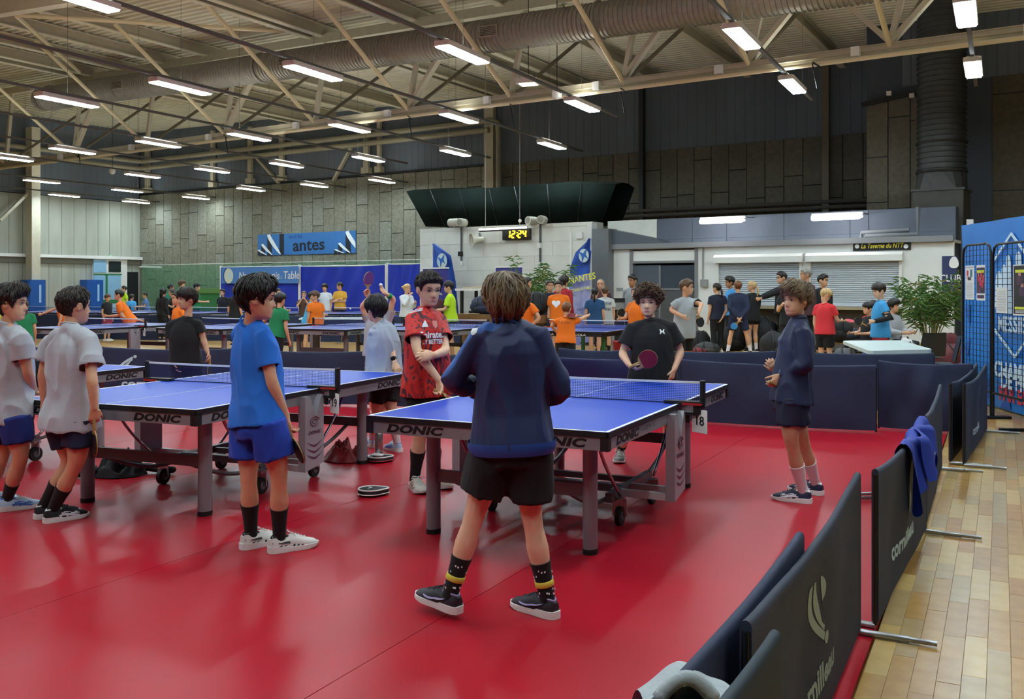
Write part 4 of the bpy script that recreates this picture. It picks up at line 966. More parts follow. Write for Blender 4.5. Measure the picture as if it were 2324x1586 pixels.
lf, f1 = feather('tall blue feather flag with pale globe at the left end of the clock wall', [(981, 553), (982, 580), (984, 640), (986, 700), (987, 790), (985, 553), (1022, 580), (1036, 640), (1043, 700), (1046, 790)], Yf, .8, 1, [(981, 553), (983, 640), (986, 720), (987, 812)])
rf, f2 = feather('tall blue feather flag lettered NANTES at the right end of the clock wall', [(1337, 541), (1308, 572), (1298, 606), (1293, 660), (1297, 790), (1341, 541), (1342, 572), (1342, 606), (1342, 660), (1340, 790)], Yf, .55, 2, [(1341, 541), (1342, 640), (1342, 720), (1341, 815)])
for t, c, r in ((lf, (1003, 592), .185), (rf, (1325, 580), .15)):
    q = WY(*c, Yf-.09); mb = MB(); mb.prism([(r*cos(a), 1.2*r*sin(a)) for a in [2*pi*k/24 for k in range(24)]], q, (1, 0, 0), UP, .004); mb.build('emblem', M('globe_pale', '#9fc3e4', .5, col2='#d6dcb4', vs=4), t)
    mb = MB(); mb.prism([(-.05, -.2), (.02, -.02), (.14, -.1), (.06, .03), (.1, .2), (-.02, .06), (-.16, .12), (-.06, -.02)], q-V((0, .01, 0)), (1, 0, 0), UP, .004); mb.build('emblem_figure', M('emblem_blue', '#2a5fb0', .5), t)
text('lettering', 'NANTES', M('flag_yellow', '#e3e04a', .5), rf, WY(1321, 632, Yf-.1), (1, 0, .18), (-.15, 0, 1), .24, .003, .012, 0, .9)
text('lettering', 'TENNIS DE TABLE', MATS['flag_yellow'], rf, WY(1319, 656, Yf-.1), (1, 0, .16), (-.15, 0, 1), .1, .003, .006, 0, .75)
text('lettering', 'nantes!', M('flag_grey_ink', '#575a78', .5), rf, WY(1322, 701, Yf-.1), (1, 0, .12), (-.1, 0, 1), .13, .003, .004, 0, .9)
rv = M('rollup_violet', '#35307e', .55); ro = M('rollup_ink', '#d9a04a', .5)
for (a, b, y), lab in (((960, 1016, 609), 'left'), ((1125, 1184, 606), 'right')):
    Yr = YW-1.5; t = thing('rollup_banner', 'violet roll-up banner with a small flame crest, '+lab+' one of two', 'banner', WY((a+b)/2, 700, Yr))
    mb = MB(); wbox(mb, a, y, b, 800, Yr, .02, floor_=True); mb.build('print', rv, t)
    mb = MB(); wbox(mb, a-1, y-2, b+1, y+1, Yr-.02, .05); mb.build('top_bar', white_m, t)
    x0, x1 = WY(a, 0, Yr).x, WY(b, 0, Yr).x; mb = MB(); mb.box(((x0+x1)/2, Yr, .04), (x1-x0+.04, .2, .08)); mb.build('cassette', alu, t)
    c = WY((a+b)/2-1, y+25, Yr-.015); mb = MB()
    for k in range(-3, 4): mb.tube([c+V((.02*k, 0, -.14)), c+V((.045*k, 0, .0)), c+V((.085*k+.01*k*abs(k), 0, .13-.03*abs(k)))], [.012, .016, .004], 5)
    mb.build('crest', ro, t)
    text('lettering', 'NATIONAL', line_w, t, WY((a+b)/2, y+58, Yr-.015), (1, 0, 0), UP, .1, .002, .01); mb = MB(); wbox(mb, (a+b)/2-8, y+72, (a+b)/2+8, y+74, Yr-.012, .004); mb.build('rule', line_w, t)
# big blue poster wall and wire grid stands at right
pb = M('poster_blue', '#0f7fd8', .45, col2='#0a6cc4', vs=1.2); pdk = M('poster_deep', '#0e57b4', .5); pw = M('poster_white', '#cfe6f7', .5)
a0, a1 = BR(2184, 12.9), BR(2324, 11.15); dv = (a1-a0).normalized(); a2 = a0+dv*5.0; nrm = dv.cross(UP); ph_ = 2.36
t = thing('poster_wall', 'big bright blue poster wall lettered CHAMPIONNAT DE FRANCE MESSIEURS', 'poster wall', (a0+a2)/2)
def pf(u, v, off=0): return a0+dv*u+nrm*(off+.015*sin(u*5+v*3))+UP*v
mb = MB(); mb.grid(lambda u, v: pf(u*5, .02+v*(ph_-.02)), 40, 10); mb.build('print', pb, t, smooth=True)
mb = MB(); mb.box((a0+a2)/2-nrm*.06+UP*ph_/2, (5.0, .06, ph_), mat=Matrix((dv, -nrm, UP)).transposed()); mb.build('backing', grey_metal, t)
mb = MB(); mb.box(a0-dv*.02+(-nrm)*.25+UP*(1.19+.13), (.04, .5, 2.1), mat=Matrix((dv, -nrm, UP)).transposed()); mb.build('side_panel', M('poster_side_navy', '#1c222c', .6), t)
mb = MB(); mb.box(a0-dv*.02+(-nrm)*.25+UP*.3, (.045, .5, .6), mat=Matrix((dv, -nrm, UP)).transposed()); sp = mb.build('side_panel', M('side_white', '#d8dade', .6), t)
mb = MB(); mb.box(a0-dv*.02+(-nrm)*.25+UP*.38, (.05, .51, .05), mat=Matrix((dv, -nrm, UP)).transposed()); mb.build('stripe', M('stripe_red', '#b5232f', .6), sp)
mb = MB(); mb.box(a0+dv*.25+UP*(ph_+.03), (.08, .06, .07)); mb.build('clip', white_m, t)
def stripe(u0, v0, u1, v1, w, m_, nm):
    mb = MB(); mb.bar(pf(u0, v0, .02), pf(u1, v1, .02), .008, w, up=UP) if abs(u1-u0) > 1e-3 else 0; mb.build(nm, m_, t)
def pu(px): 
    # distance along the wall seen at a pixel column
    k = (px-CX)/F; r0 = a0.x*RT.x+a0.y*RT.y; d0 = depth(a0); r1 = dv.x*RT.x+dv.y*RT.y; d1 = depth(dv); return (k*d0-r0)/(r1-k*d1)
def pv(px, py): u = pu(px); return u, H-(py-CY)*depth(a0+dv*u)/F
q = [pv(2254, 597), pv(2302, 530), pv(2356, 610), pv(2306, 810), pv(2254, 735)]
for i in range(len(q)-1) if False else (0, 1): stripe(*q[i], *q[i+1], .035, pw, 'diamond_line')
stripe(*q[4], *q[3], .035, pw, 'diamond_line'); stripe(*q[3], *pv(2358, 740), .035, pw, 'diamond_line')
for i, (px, y0, y1) in enumerate(((2268, 615, 700), (2280, 600, 706), (2292, 578, 712), (2318, 570, 660))):
    u, v1 = pv(px, y0); _, v0 = pv(px, y1); n = 10; mb = MB(); w = .075
    mb.add([pf(u+w*cos(pi*k/n), v1-.1+.1*sin(pi*k/n), .02) for k in range(n+1)]+[pf(u-w, v0, .02), pf(u+w, v0, .02)], [tuple(range(n+3))]); mb.build('hand_stripe', pw, t)
def ptext(s, px, py, size, m_, sx=1.0, bold=.03):
    u, v = pv(px, py); text('lettering', s, m_, t, pf(u, v, .022), dv, UP, size, .002, bold, 0, sx, 'LEFT')
ptext('MESSIEURS', 2269, 736, .26, pw, .95); ptext('CHAMPIONNAT', 2262, 837, .26, pw, .95); ptext('DE FRANCE', 2278, 863, .26, pw, .95); ptext('PAR EQUIPES', 2272, 892, .24, M('poster_red', '#d8384a', .5), .95)
for pts in (((2190, 700), (2202, 690), (2201, 740)), ((2190, 790), (2203, 766), (2199, 810)), ((2232, 900), (2240, 850), (2250, 905)), ((2270, 925), (2290, 893), (2300, 930))):
    mb = MB(); mb.add([pf(*pv(*p), .012) for p in pts], [(2, 1, 0)]); mb.build('deep_shard', pdk, t)
# wire grids in front
wire = M('wire_black', '#14181e', .4, .4)
g0 = a0+nrm*.45
def gv(px, py, off=.45):
    o = a0+nrm*off; k = (px-CX)/F; r0 = o.x*RT.x+o.y*RT.y; d0 = depth(o); r1 = dv.x*RT.x+dv.y*RT.y; d1 = depth(dv); u = (k*d0-r0)/(r1-k*d1); p = o+dv*u; return u, H-(py-CY)*depth(p)/F
def gp(u, v, off=.45): return a0+nrm*off+dv*u+UP*v
for (pa, pb_, yt), lab in (((2186, 2249, 556), 'left black wire grid stand with two posters'), ((2254, 2345, 553), 'right black wire grid stand with a team poster')):
    u0, zt0 = gv(pa, yt); u1, _ = gv(pb_, yt); z0 = .30; z1 = gv(pa, yt+2)[1]
    t = thing('wire_grid_stand', lab, 'display stand', (gp(u0, 0)+gp(u1, 0))/2)
    mb = MB()
    n = 8; m_ = 26
    for i in range(1, n): mb.bar(gp(u0+(u1-u0)*i/n, z0), gp(u0+(u1-u0)*i/n, z1), .006, .006)
    for j in range(1, m_): mb.bar(gp(u0, z0+(z1-z0)*j/m_), gp(u1, z0+(z1-z0)*j/m_), .006, .006)
    mb.build('wire_mesh', wire, t, kind='stuff')
    mb = MB(); r = .12; pts = [gp(u0, .0), gp(u0, z1-r), gp(u0+r*.3, z1-r*.3), gp(u0+r, z1), gp(u1-r, z1), gp(u1-r*.3, z1-r*.3), gp(u1, z1-r), gp(u1, 0)]; mb.tube(pts, .015, 8); mb.build('frame', wire, t, smooth=50)
    mb = MB(); mb.bar(gp(u0, z0), gp(u1, z0), .025, .025); mb.build('bottom_rail', wire, t)
    for u in (u0, u1):
        mb = MB(); mb.bar(gp(u, .015)-nrm*.2, gp(u, .015)+nrm*.35, .04, .03); mb.build('foot', wire, t)
def poster(name, lab, px0, py0, px1, py1, builder, cat='poster'):
    u0, v1 = gv(px0, py0, .475); u1, v0 = gv(px1, py1, .475); t = thing(name, lab, cat, gp((u0+u1)/2, (v0+v1)/2, .475))
    mk = lambda m_, a, b, c, d, nm, k=0: MB().add([gp(u0+(u1-u0)*a, v0+(v1-v0)*b, .475+k*.002), gp(u0+(u1-u0)*c, v0+(v1-v0)*b, .475+k*.002), gp(u0+(u1-u0)*c, v0+(v1-v0)*d, .475+k*.002), gp(u0+(u1-u0)*a, v0+(v1-v0)*d, .475+k*.002)], [(0, 1, 2, 3)]).build(nm, m_, t)
    mk(paper, 0, 0, 1, 1, 'sheet'); builder(mk); return t
pnk = M('print_pink', '#d9a0a8', .6); pgy = M('print_pale_grey', '#a9adb8', .6); pnv = M('print_dark_navy', '#161c3c', .5, col2='#5a2f4a', vs=9); pyl = M('print_lime', '#c9d83a', .5); prd = M('print_red', '#c02a4a', .6); pfl = M('print_flesh', '#c08a78', .6)
def b1(mk):
    mk(pgy, .05, .93, .95, .97, 'printing', 1); mk(pnk, .15, .62, .4, .85, 'picture', 1); mk(prd, .2, .7, .35, .86, 'figure', 2); mk(M('print_teal', '#3f7f88', .6), .55, .66, .8, .88, 'figure', 1); mk(pnv, .3, .57, .62, .66, 'figure', 2)
    for k in range(10): mk(pgy, .12, .06+.045*k, .86, .075+.045*k, 'printing', 1)
def b2(mk):
    mk(pnv, .04, .2, .96, .93, 'picture', 1); mk(pyl, .1, .78, .9, .86, 'printing', 2)
    for x, y in ((.2, .55), (.5, .62), (.72, .5), (.38, .42), (.6, .36)): mk(prd, x, y, x+.2, y+.16, 'figure', 2); mk(pfl, x+.05, y+.16, x+.14, y+.22, 'figure', 2)
    mk(pnv, .1, .06, .9, .15, 'printing', 1)
def b3(mk):
    for k in range(13): mk(pgy if k % 3 else M('print_sage', '#a8bba0', .6), .1, .08+.062*k, .88, .1+.062*k, 'printing', 1)
def b4(mk):
    mk(black_m, .03, .03, .99, .98, 'picture', 1); mk(pyl, .1, .84, .55, .9, 'printing', 2); mk(pyl, .08, .12, .99, .17, 'printing', 2)
    for x, y in ((.15, .6), (.45, .66), (.75, .6), (.25, .38), (.6, .42)): mk(pnv, x, y, x+.25, y+.18, 'figure', 2); mk(pfl, x+.07, y+.18, x+.17, y+.25, 'figure', 2)
    for k in range(3): mk(paper, .1, .05+.02*k, .9, .06+.02*k, 'printing', 2)
poster('wall_poster', 'pale poster with small figures and lines of text, leftmost on the grid', 2191, 603, 2211, 680, b1)
poster('wall_poster', 'dark tournament poster with red figures on the left grid', 2216, 602, 2236, 682, b2)
poster('wall_poster', 'plain white list sheet on the right grid', 2261, 652, 2286, 711, b3)
poster('wall_poster', 'large black poster of a team in blue on the right grid', 2299, 601, 2360, 719, b4)
sheet('club_poster', 'navy club poster with a crest on the kiosk wall behind the bamboo', 2138, 581, 2172, 662, YW-.02, M('club_navy', '#2a3560', .6), 'poster')
text('lettering', 'CLUB', line_w, bpy.data.objects['club_poster'], WY(2157, 632, YW-.04), (1, 0, 0), UP, .22, .002, .01, 0, .8)
mb = MB(); q = WY(2165, 597, YW-.04); mb.prism([(.1*cos(a), .13*sin(a)-.02*cos(2*a)) for a in [2*pi*k/16 for k in range(16)]], q, (1, 0, 0), UP, .004); mb.build('crest', white_m, bpy.data.objects['club_poster'])
# ================================================================ people: builders
import numpy as np
from mathutils.bvhtree import BVHTree
JOBS = []; LATE = []
def vray(b, o, d, L): return b.ray_cast(o, d, L)
def remesh(name, mb, mats, parent, voxel, smooth=2, fin=None):
    inv = root_matrix(parent).inverted()
    o = bpy.data.objects.new(name, mb.mesh(name, mats, inv)); C.objects.link(o); o.parent = parent
    m = o.modifiers.new('r', 'REMESH'); m.mode = 'VOXEL'; m.voxel_size = voxel; m.use_smooth_shade = True
    if smooth: s = o.modifiers.new('s', 'SMOOTH'); s.factor = .5; s.iterations = smooth
    JOBS.append((o, mats, fin, root_matrix(parent))); return o
def run_jobs():
    bpy.context.view_layer.update(); dg = bpy.context.evaluated_depsgraph_get(); out = []
    for o, mats, fin, mw in JOBS: out.append(bpy.data.meshes.new_from_object(o.evaluated_get(dg)))
    for (o, mats, fin, mw), me in zip(JOBS, out):
        o.modifiers.clear(); nm = o.data.name; old = o.data; o.data = me; bpy.data.meshes.remove(old); me.name = nm
        me.materials.clear()
        for m in (mats if isinstance(mats, (list, tuple)) else [mats]): me.materials.append(m)
        n = len(me.vertices); co = np.empty(n*3, 'f'); me.vertices.foreach_get('co', co); co = co.reshape(-1, 3)
        if fin: fin(o, me, co, mw)
        me.polygons.foreach_set('use_smooth', [True]*len(me.polygons)); me.update()
    for f in LATE: f()
def face_centres(me):
    n = len(me.polygons); c = np.empty(n*3, 'f'); me.polygons.foreach_get('center', c); m = np.empty(n*3, 'f'); me.polygons.foreach_get('normal', m)
    return c.reshape(-1, 3), m.reshape(-1, 3)
def open_hems(me, hems, mw):
    """remove the closing faces of a garment where it ends: (centre, outward direction, radius)"""
    c, nn = face_centres(me); off = np.array(mw.translation); kill = np.zeros(len(c), bool)
    for p, d, r in hems:
        q = c+off-np.array(p); a = q @ np.array(d); t = np.linalg.norm(q-np.outer(a, np.array(d)), axis=1)
        kill |= (a > -.012) & (a < .03) & (t < r*1.15) & (nn @ np.array(d) > .72)
    if kill.any():
        bm = bmesh.new(); bm.from_mesh(me); bm.faces.ensure_lookup_table(); bmesh.ops.delete(bm, geom=[bm.faces[i] for i in np.nonzero(kill)[0]], context='FACES'); bm.to_mesh(me); bm.free()
def wrinkle(me, amp, sc, seed, axis=None):
    n = len(me.vertices); co = np.empty(n*3, 'f'); me.vertices.foreach_get('co', co); co = co.reshape(-1, 3); nn = np.empty(n*3, 'f'); me.vertices.foreach_get('normal', nn); nn = nn.reshape(-1, 3)
    o = V((seed*7.3, seed*3.1, seed*1.7)); d = np.empty(n, 'f'); cos_ = co.tolist(); nz = noise.noise
    for i, (x, y, z) in enumerate(cos_):
        w = nz(V((x*3, y*3, z*2))+o)*.8
        a = 1-abs(nz(V(((x+y*.4)*sc+w, (y-x*.3)*sc+w, (z*.45+x*.25)*sc))+o)); d[i] = (a*a-.6)*amp*3.6+nz(V((x*2.6, y*2.6, z*1.3))+o)*amp*1.2
    me.vertices.foreach_set('co', (co+nn*d[:, None]).astype('f').ravel()); me.update()
def frame(f, up=UP):
    f = V(f).normalized(); x = f.cross(up)
    if x.length < 1e-3: x = V((1, 0, 0))
    x.normalize(); return Matrix((x, f, x.cross(f))).transposed()      # columns: right, forward, up
# ---- head
def ilerp(t, x):
    for (a, b), (c, d) in zip(t, t[1:]):
        if x <= c: u = (x-a)/(c-a) if c > a else 0; u = u*u*(3-2*u)*.5+u*.5; return b+(d-b)*u
    return t[-1][1]
YF = [(-.5, .20), (-.47, .30), (-.42, .345), (-.37, .325), (-.33, .345), (-.28, .36), (-.22, .35), (-.1, .345), (0, .335), (.06, .375), (.15, .385), (.28, .35), (.4, .25), (.47, .14), (.5, .0)]
YB = [(-.5, .02), (-.42, -.08), (-.32, -.17), (-.22, -.29), (-.1, -.40), (.05, -.455), (.18, -.46), (.3, -.40), (.4, -.28), (.47, -.14), (.5, 0)]
WD = [(-.5, .09), (-.46, .15), (-.4, .205), (-.3, .25), (-.2, .285), (-.08, .315), (.05, .335), (.18, .34), (.3, .30), (.4, .215), (.47, .11), (.5, 0)]
def head_pt(z, th, nose=True):
    a, b, w = ilerp(YF, z), ilerp(YB, z), ilerp(WD, z); c = (a+b)/2+.02*(z > 0); 
    cs, sn = cos(th), sin(th); ex = .82 if cs > 0 else .95
    y = c+((a-c) if cs > 0 else (c-b))*(abs(cs)**ex)*(1 if cs > 0 else -1); x = w*abs(sn)**.92*(1 if sn > 0 else -1)
    if nose and cs > .3:
        k = 0
        if -.215 < z < .05:
            u = (.05-z)/.25; k = (.02+.125*u**1.25)*(1 if z > -.17 else max(0, (z+.215)/.045)); y += k*math.exp(-(x/(.035+.03*u))**2)
        y -= .035*math.exp(-((abs(x)-.145)/.075)**2-((z-.005)/.05)**2)
        y += .012*math.exp(-(x/.1)**2)*(math.exp(-((z+.29)/.018)**2)+math.exp(-((z+.335)/.02)**2)) - .014*math.exp(-(x/.11)**2-((z+.312)/.008)**2)
        y += .012*math.exp(-((abs(x)-.17)/.08)**2-((z+.1)/.07)**2)
    return x, y, z
def add_head(mb, c, Q, hh, n=40, m=34):
    vs = [c+Q @ V((0, .1*hh, -.5*hh))]
    for j in range(1, m):
        z = -.5*cos(pi*j/m)
        for k in range(n): vs.append(c+Q @ (V(head_pt(z, 2*pi*k/n))*hh))
    vs.append(c+Q @ V((0, 0, .5*hh))); fs = []
    for k in range(n): k2 = (k+1) % n; fs.append((0, 1+k, 1+k2)); fs.append((len(vs)-1, 1+(m-2)*n+k2, 1+(m-2)*n+k))
    for j in range(m-2):
        for k in range(n): k2 = (k+1) % n; fs.append((1+j*n+k, 1+(j+1)*n+k, 1+(j+1)*n+k2, 1+j*n+k2))
    mb.add(vs, fs)
    for s in (-1, 1):
        E = Q @ Matrix.Rotation(s*.35, 3, 'Z') @ Matrix.Rotation(-.15, 3, 'X')
        mb.ell(c+Q @ (V((s*.335, -.05, -.035))*hh), (.03*hh, .075*hh, .115*hh), 12, 8, mat=E)
        mb.tube([c+Q @ (V((s*(.352+.022*sin(a)), -.05-.07*cos(a), -.03+.105*sin(a)))*hh) for a in [pi*1.25-2*pi*k/14*.8 for k in range(15)]], .017*hh, 6)
def hand_geo(mb, w, d, n, side, L=.16, curl=.35, n6=6, thumb=.5, spread=.0, index=None):
    """palm, four unequal fingers and a thumb; n is where the palm faces, side +1 puts the thumb along d x n"""
    d = V(d).normalized(); n = V(n); n = (n-d*n.dot(d)).normalized(); t = d.cross(n)*side; k = L/.16
    rings = []
    for a, wd, th in ((-.012, .022, .017), (.01, .027, .016), (.045, .036, .0145), (.075, .038, .0125), (.086, .034, .009)):
        rings.append([w+d*a*k+t*(cos(p)*wd*k)+n*(sin(p)*th*k) for p in [2*pi*i/10 for i in range(10)]])
    mb.loft(rings)
    for i, (ofs, ln, r) in enumerate(((.028, .066, .0078), (.0095, .074, .008), (-.0095, .069, .0077), (-.0275, .055, .0068))):
        p = w+d*(.08-.006*abs(i-1.3))*k+t*ofs*k; q = [p-d*.02*k, p]; a = .12; c_ = curl if not (index is not None and i == 0) else index
        fd = (d+t*(spread*(1.4-i)*.5)).normalized()
        for s, fr in enumerate((.45, .31, .24)):
            a += c_*(1.0 if s else .8); dirv = fd*cos(a)+n*sin(a); p = p+dirv*ln*fr*k; q.append(p)
        mb.tube(q, [r*k*1.05, r*k*1.05, r*k, r*k*.92, r*k*.78], n6); mb.ell(q[-1], (r*k*.8,)*3, n6, 5)
    p = w+d*.018*k+t*.024*k; q = [p]; a = thumb
    for fr, bend in ((.042, 0), (.03, .25), (.024, .3)):
        dirv = (d*cos(a*.9)+t*sin(a)*(1 if bend < .1 else .55)+n*(.35+bend*1.6)).normalized(); p = p+dirv*fr*k; q.append(p)
    mb.tube(q, [.0125*k, .0105*k, .009*k, .0075*k], n6); mb.ell(q[-1], (.0075*k,)*3, n6, 5)
def limb(mb, pts, rs, n=14):
    """tapered tube through joints with rounded bends: pts joints, rs list of (t, r) along the polyline"""
    P_ = [V(p) for p in pts]; seg = [(P_[i+1]-P_[i]).length for i in range(len(P_)-1)]; T_ = sum(seg); out, ro = [], []
    N = 18
    for k in range(N+1):
        s = T_*k/N; i = 0; 
        while i < len(seg)-1 and s > seg[i]: s -= seg[i]; i += 1
        p = P_[i].lerp(P_[i+1], min(1, s/seg[i])); out.append(p); ro.append(ilerp(rs, k/N))
    for _ in range(2): out = [out[0]]+[(out[i-1]+out[i]*2+out[i+1])/4 for i in range(1, N)]+[out[-1]]
    mb.tube(out, ro, n); mb.ell(out[0], (ro[0],)*3, 10, 6); mb.ell(out[-1], (ro[-1],)*3, 10, 6)
def spine_ring(J, u, w, dp, n=22, lift=0.0, ex=.85):
    """elliptic section of the trunk; u 0 at the hip joints, 1 at the shoulder joints"""
    ph = (J['hipL']+J['hipR'])/2; ps = (J['shL']+J['shR'])/2; c = ph.lerp(ps, u)
    ax = (J['hipR']-J['hipL']).normalized().lerp((J['shR']-J['shL']).normalized(), max(0, min(1, u))).normalized()
    up = (ps-ph).normalized(); ax = (ax-up*ax.dot(up)).normalized(); fw = up.cross(ax).normalized()
    c = c+fw*(.012*sin(pi*max(0, min(1, u))))+up*lift
    return [c+ax*(w*abs(cos(a))**ex*(1 if cos(a) >= 0 else -1))+fw*(dp*abs(sin(a))**ex*(1 if sin(a) >= 0 else -1)) for a in [2*pi*k/n for k in range(n)]], c, ax, fw, up
SKIN = dict(fair=M('skin_fair', '#e5b697', .5, var=.05, vs=25, sss=.12), light=M('skin_light', '#d9a684', .5, var=.05, vs=25, sss=.12), warm=M('skin_warm', '#c9987a', .5, var=.05, vs=25, sss=.1), tan=M('skin_tan', '#b07d5c', .5, var=.05, vs=25, sss=.1))
LIPS = M('skin_lips', '#c98678', .42, sss=.1); SCL = M('eye_white', '#b8ada4', .2); IRIS = M('eye_dark', '#1a120d', .15); BROW = M('brow_brown', '#241a14', .8)
HAIR = dict(black=M('hair_black', '#141010', .5, var=.5, vs=30, stretch=(1, 1, .2)), dark=M('hair_dark_brown', '#221811', .5, var=.5, vs=30, stretch=(1, 1, .2)), brown=M('hair_brown', '#553d28', .5, var=.45, vs=28, stretch=(1, 1, .25)), ash=M('hair_ash_brown', '#806a4c', .5, col2='#4a3a28', vs=24, stretch=(1, 1, .3)), blond=M('hair_blond', '#c2a270', .5, var=.35, vs=28, stretch=(1, 1, .25)), ginger=M('hair_ginger_brown', '#6e4326', .5, var=.35, vs=28), grey=M('hair_grey', '#86827c', .6, var=.3, vs=30))
def hairline(th, st):
    a = abs(th)   # 0 is the front
    fr, side, nape = st.get('front', .27), st.get('side', .0), st.get('nape', -.30)
    t = [(0, fr), (.55, fr-.01), (.95, st.get('temple', .16)), (1.25, st.get('burn', -.10)), (1.45, side), (1.85, side-.02), (2.15, nape+.14), (2.6, nape), (pi, nape)]
    return ilerp(t, a)
def add_hair(mb, c, Q, hh, st, seed, fine):
    rr = random.Random(seed); n, m = (72, 20) if fine else (26, 9); thick = st.get('thick', .05); crown = V((0, -.12, .5)); lump = st.get('lump', .3); nz = noise.noise
    def surf(z, th, k=1.0):
        x, y, zz = head_pt(max(-.499, min(.4995, z)), th, False); return V((x, y, zz))
    def pt(u, k, off=0.0):
        th = 2*pi*k/n; t0 = th if th <= pi else th-2*pi; zl = hairline(t0, st); zz = .4998-(.4998-zl)*u**1.25
        p = surf(zz, th); nrm = V((p.x*1.6, (p.y+.04)*1.3, p.z*1.1+.12)).normalized()
        vol = thick*(1.0+st.get('top', .3)*max(0, p.z)*2)*(1 if u < .8 else max(.16, (1-u)/.2))
        fr_ = st.get('quiff', 0)*max(0, cos(t0))**3*math.exp(-((p.z-.33)/.16)**2)
        w = nz(V((sin(t0)*5, cos(t0)*5, u*2.2+seed)))*lump*thick*1.3+nz(V((sin(t0)*16, cos(t0)*16, u*2.6+seed)))*lump*thick*.9
        return p+nrm*(vol+w*min(1, u*4)*(1 if u < .9 else .4)+fr_+off)
    vs = [c+Q @ (V((0, -.0, .5+thick*(1+st.get('top', .3))))*hh)]
    for j in range(1, m+1):
        for k in range(n): vs.append(c+Q @ (pt(j/m, k)*hh))
    for k in range(n):
        th = 2*pi*k/n; t0 = th if th <= pi else th-2*pi; vs.append(c+Q @ (surf(hairline(t0, st)-.0, th)*hh*.97))
    fs = [(0, 1+(k+1) % n, 1+k) for k in range(n)]
    for j in range(m):
        for k in range(n): k2 = (k+1) % n; fs.append((1+j*n+k, 1+j*n+k2, 1+(j+1)*n+k2, 1+(j+1)*n+k))
    mb.add(vs, [f[::-1] for f in fs])
    if fine:
        for _ in range(st.get('locks', 300)):
            k = rr.random()*n; u = rr.random()**1.15*.95+.01; L = st.get('llen', .3)*(.6+.7*rr.random()); curl = st.get('curl', 0); pts = []; swp = st.get('sweep', .0)+(rr.random()-.5)*st.get('mess', .5)
            ph = rr.random()*6.28
            for i in range(7 if curl else 5):
                s = i/(6 if curl else 4); uu = min(1.03, u+L*s); q = pt(min(1, uu), k+swp*s*n/10, thick*(.16+.30*sin(pi*s)*rr.random())-(.04*thick if s == 1 else 0))
                if uu > 1: q.z -= (uu-1)*.5
                if curl: q += V((cos(ph+s*9), sin(ph+s*9), cos(ph*2+s*8)))*curl
                pts.append(c+Q @ (q*hh))
            r = st.get('lr', .016)*hh*(.7+.6*rr.random()); mb.tube(pts, [r*.6]+[r]*(len(pts)-3)+[r*.8, r*.2], 5)
    if st.get('pony'):
        L = st['pony']; base = V((0, -.50, st.get('pz', .12))); sx = st.get('px', 0)
        pts = [c+Q @ (V((sx*s, base.y-.12*sin(pi*min(1, s*1.4))*.8-.03, base.z-L*s))*hh) for s in [i/8 for i in range(9)]]
        mb.tube([c+Q @ (V((0, -.40, base.z))*hh)]+pts, [.06*hh, .085*hh]+[.1*hh, .105*hh, .1*hh, .095*hh, .085*hh, .07*hh, .05*hh, .02*hh], 8)
    if st.get('bun'): mb.ell(c+Q @ (V((0, -.53, .16))*hh), (.13*hh,)*3, 10, 8)
    if st.get('long'):
        rings = []
        for s in range(7):
            z = -.1-st['long']*s/6; w = .36-.02*s; rings.append([c+Q @ (V((w*cos(a), -.33+(.16 if sin(a) > 0 else .17)*sin(a), z))*hh) for a in [2*pi*k/14 for k in range(14)]])
        mb.loft(rings)
HS = dict(
    short=dict(front=.25, thick=.045, llen=.22, locks=420, mess=.5, lr=.013, burn=-.10),
    bowl=dict(front=.13, temple=.06, thick=.075, llen=.4, locks=420, mess=.25, lr=.015, burn=-.14, nape=-.28, lump=.35),
    thick=dict(front=.20, temple=.12, thick=.085, top=.6, llen=.35, locks=480, mess=.35, lr=.015, quiff=.05, burn=-.12, nape=-.33),
    messy=dict(front=.14, temple=.05, thick=.10, top=.4, llen=.4, locks=520, mess=1.2, lr=.017, burn=-.16, nape=-.42, side=-.12, lump=.5),
    wavy=dict(front=.16, temple=.09, thick=.085, top=.8, llen=.42, locks=520, mess=.9, sweep=.7, lr=.016, quiff=.05, burn=-.08, nape=-.28, lump=.5),
    curly=dict(front=.20, temple=.12, thick=.11, top=.7, llen=.16, locks=700, mess=1.4, lr=.017, curl=.042, quiff=.05, nape=-.25, lump=.9, burn=-.05),
    crop=dict(front=.24, thick=.05, top=.9, llen=.2, locks=460, mess=.7, lr=.012, burn=-.06, nape=-.22, side=.04, quiff=.03),
    bald=dict(front=.42, temple=.30, thick=.02, burn=.02, nape=-.25, lump=.15),
    pony=dict(front=.27, thick=.04, pony=.75, burn=-.05), ponylow=dict(front=.27, thick=.04, pony=.95, pz=-.12, burn=-.05), bun=dict(front=.27, thick=.04, bun=1, burn=-.05),
    long=dict(front=.25, thick=.06, long=.9, burn=-.25, side=-.3, nape=-.42))
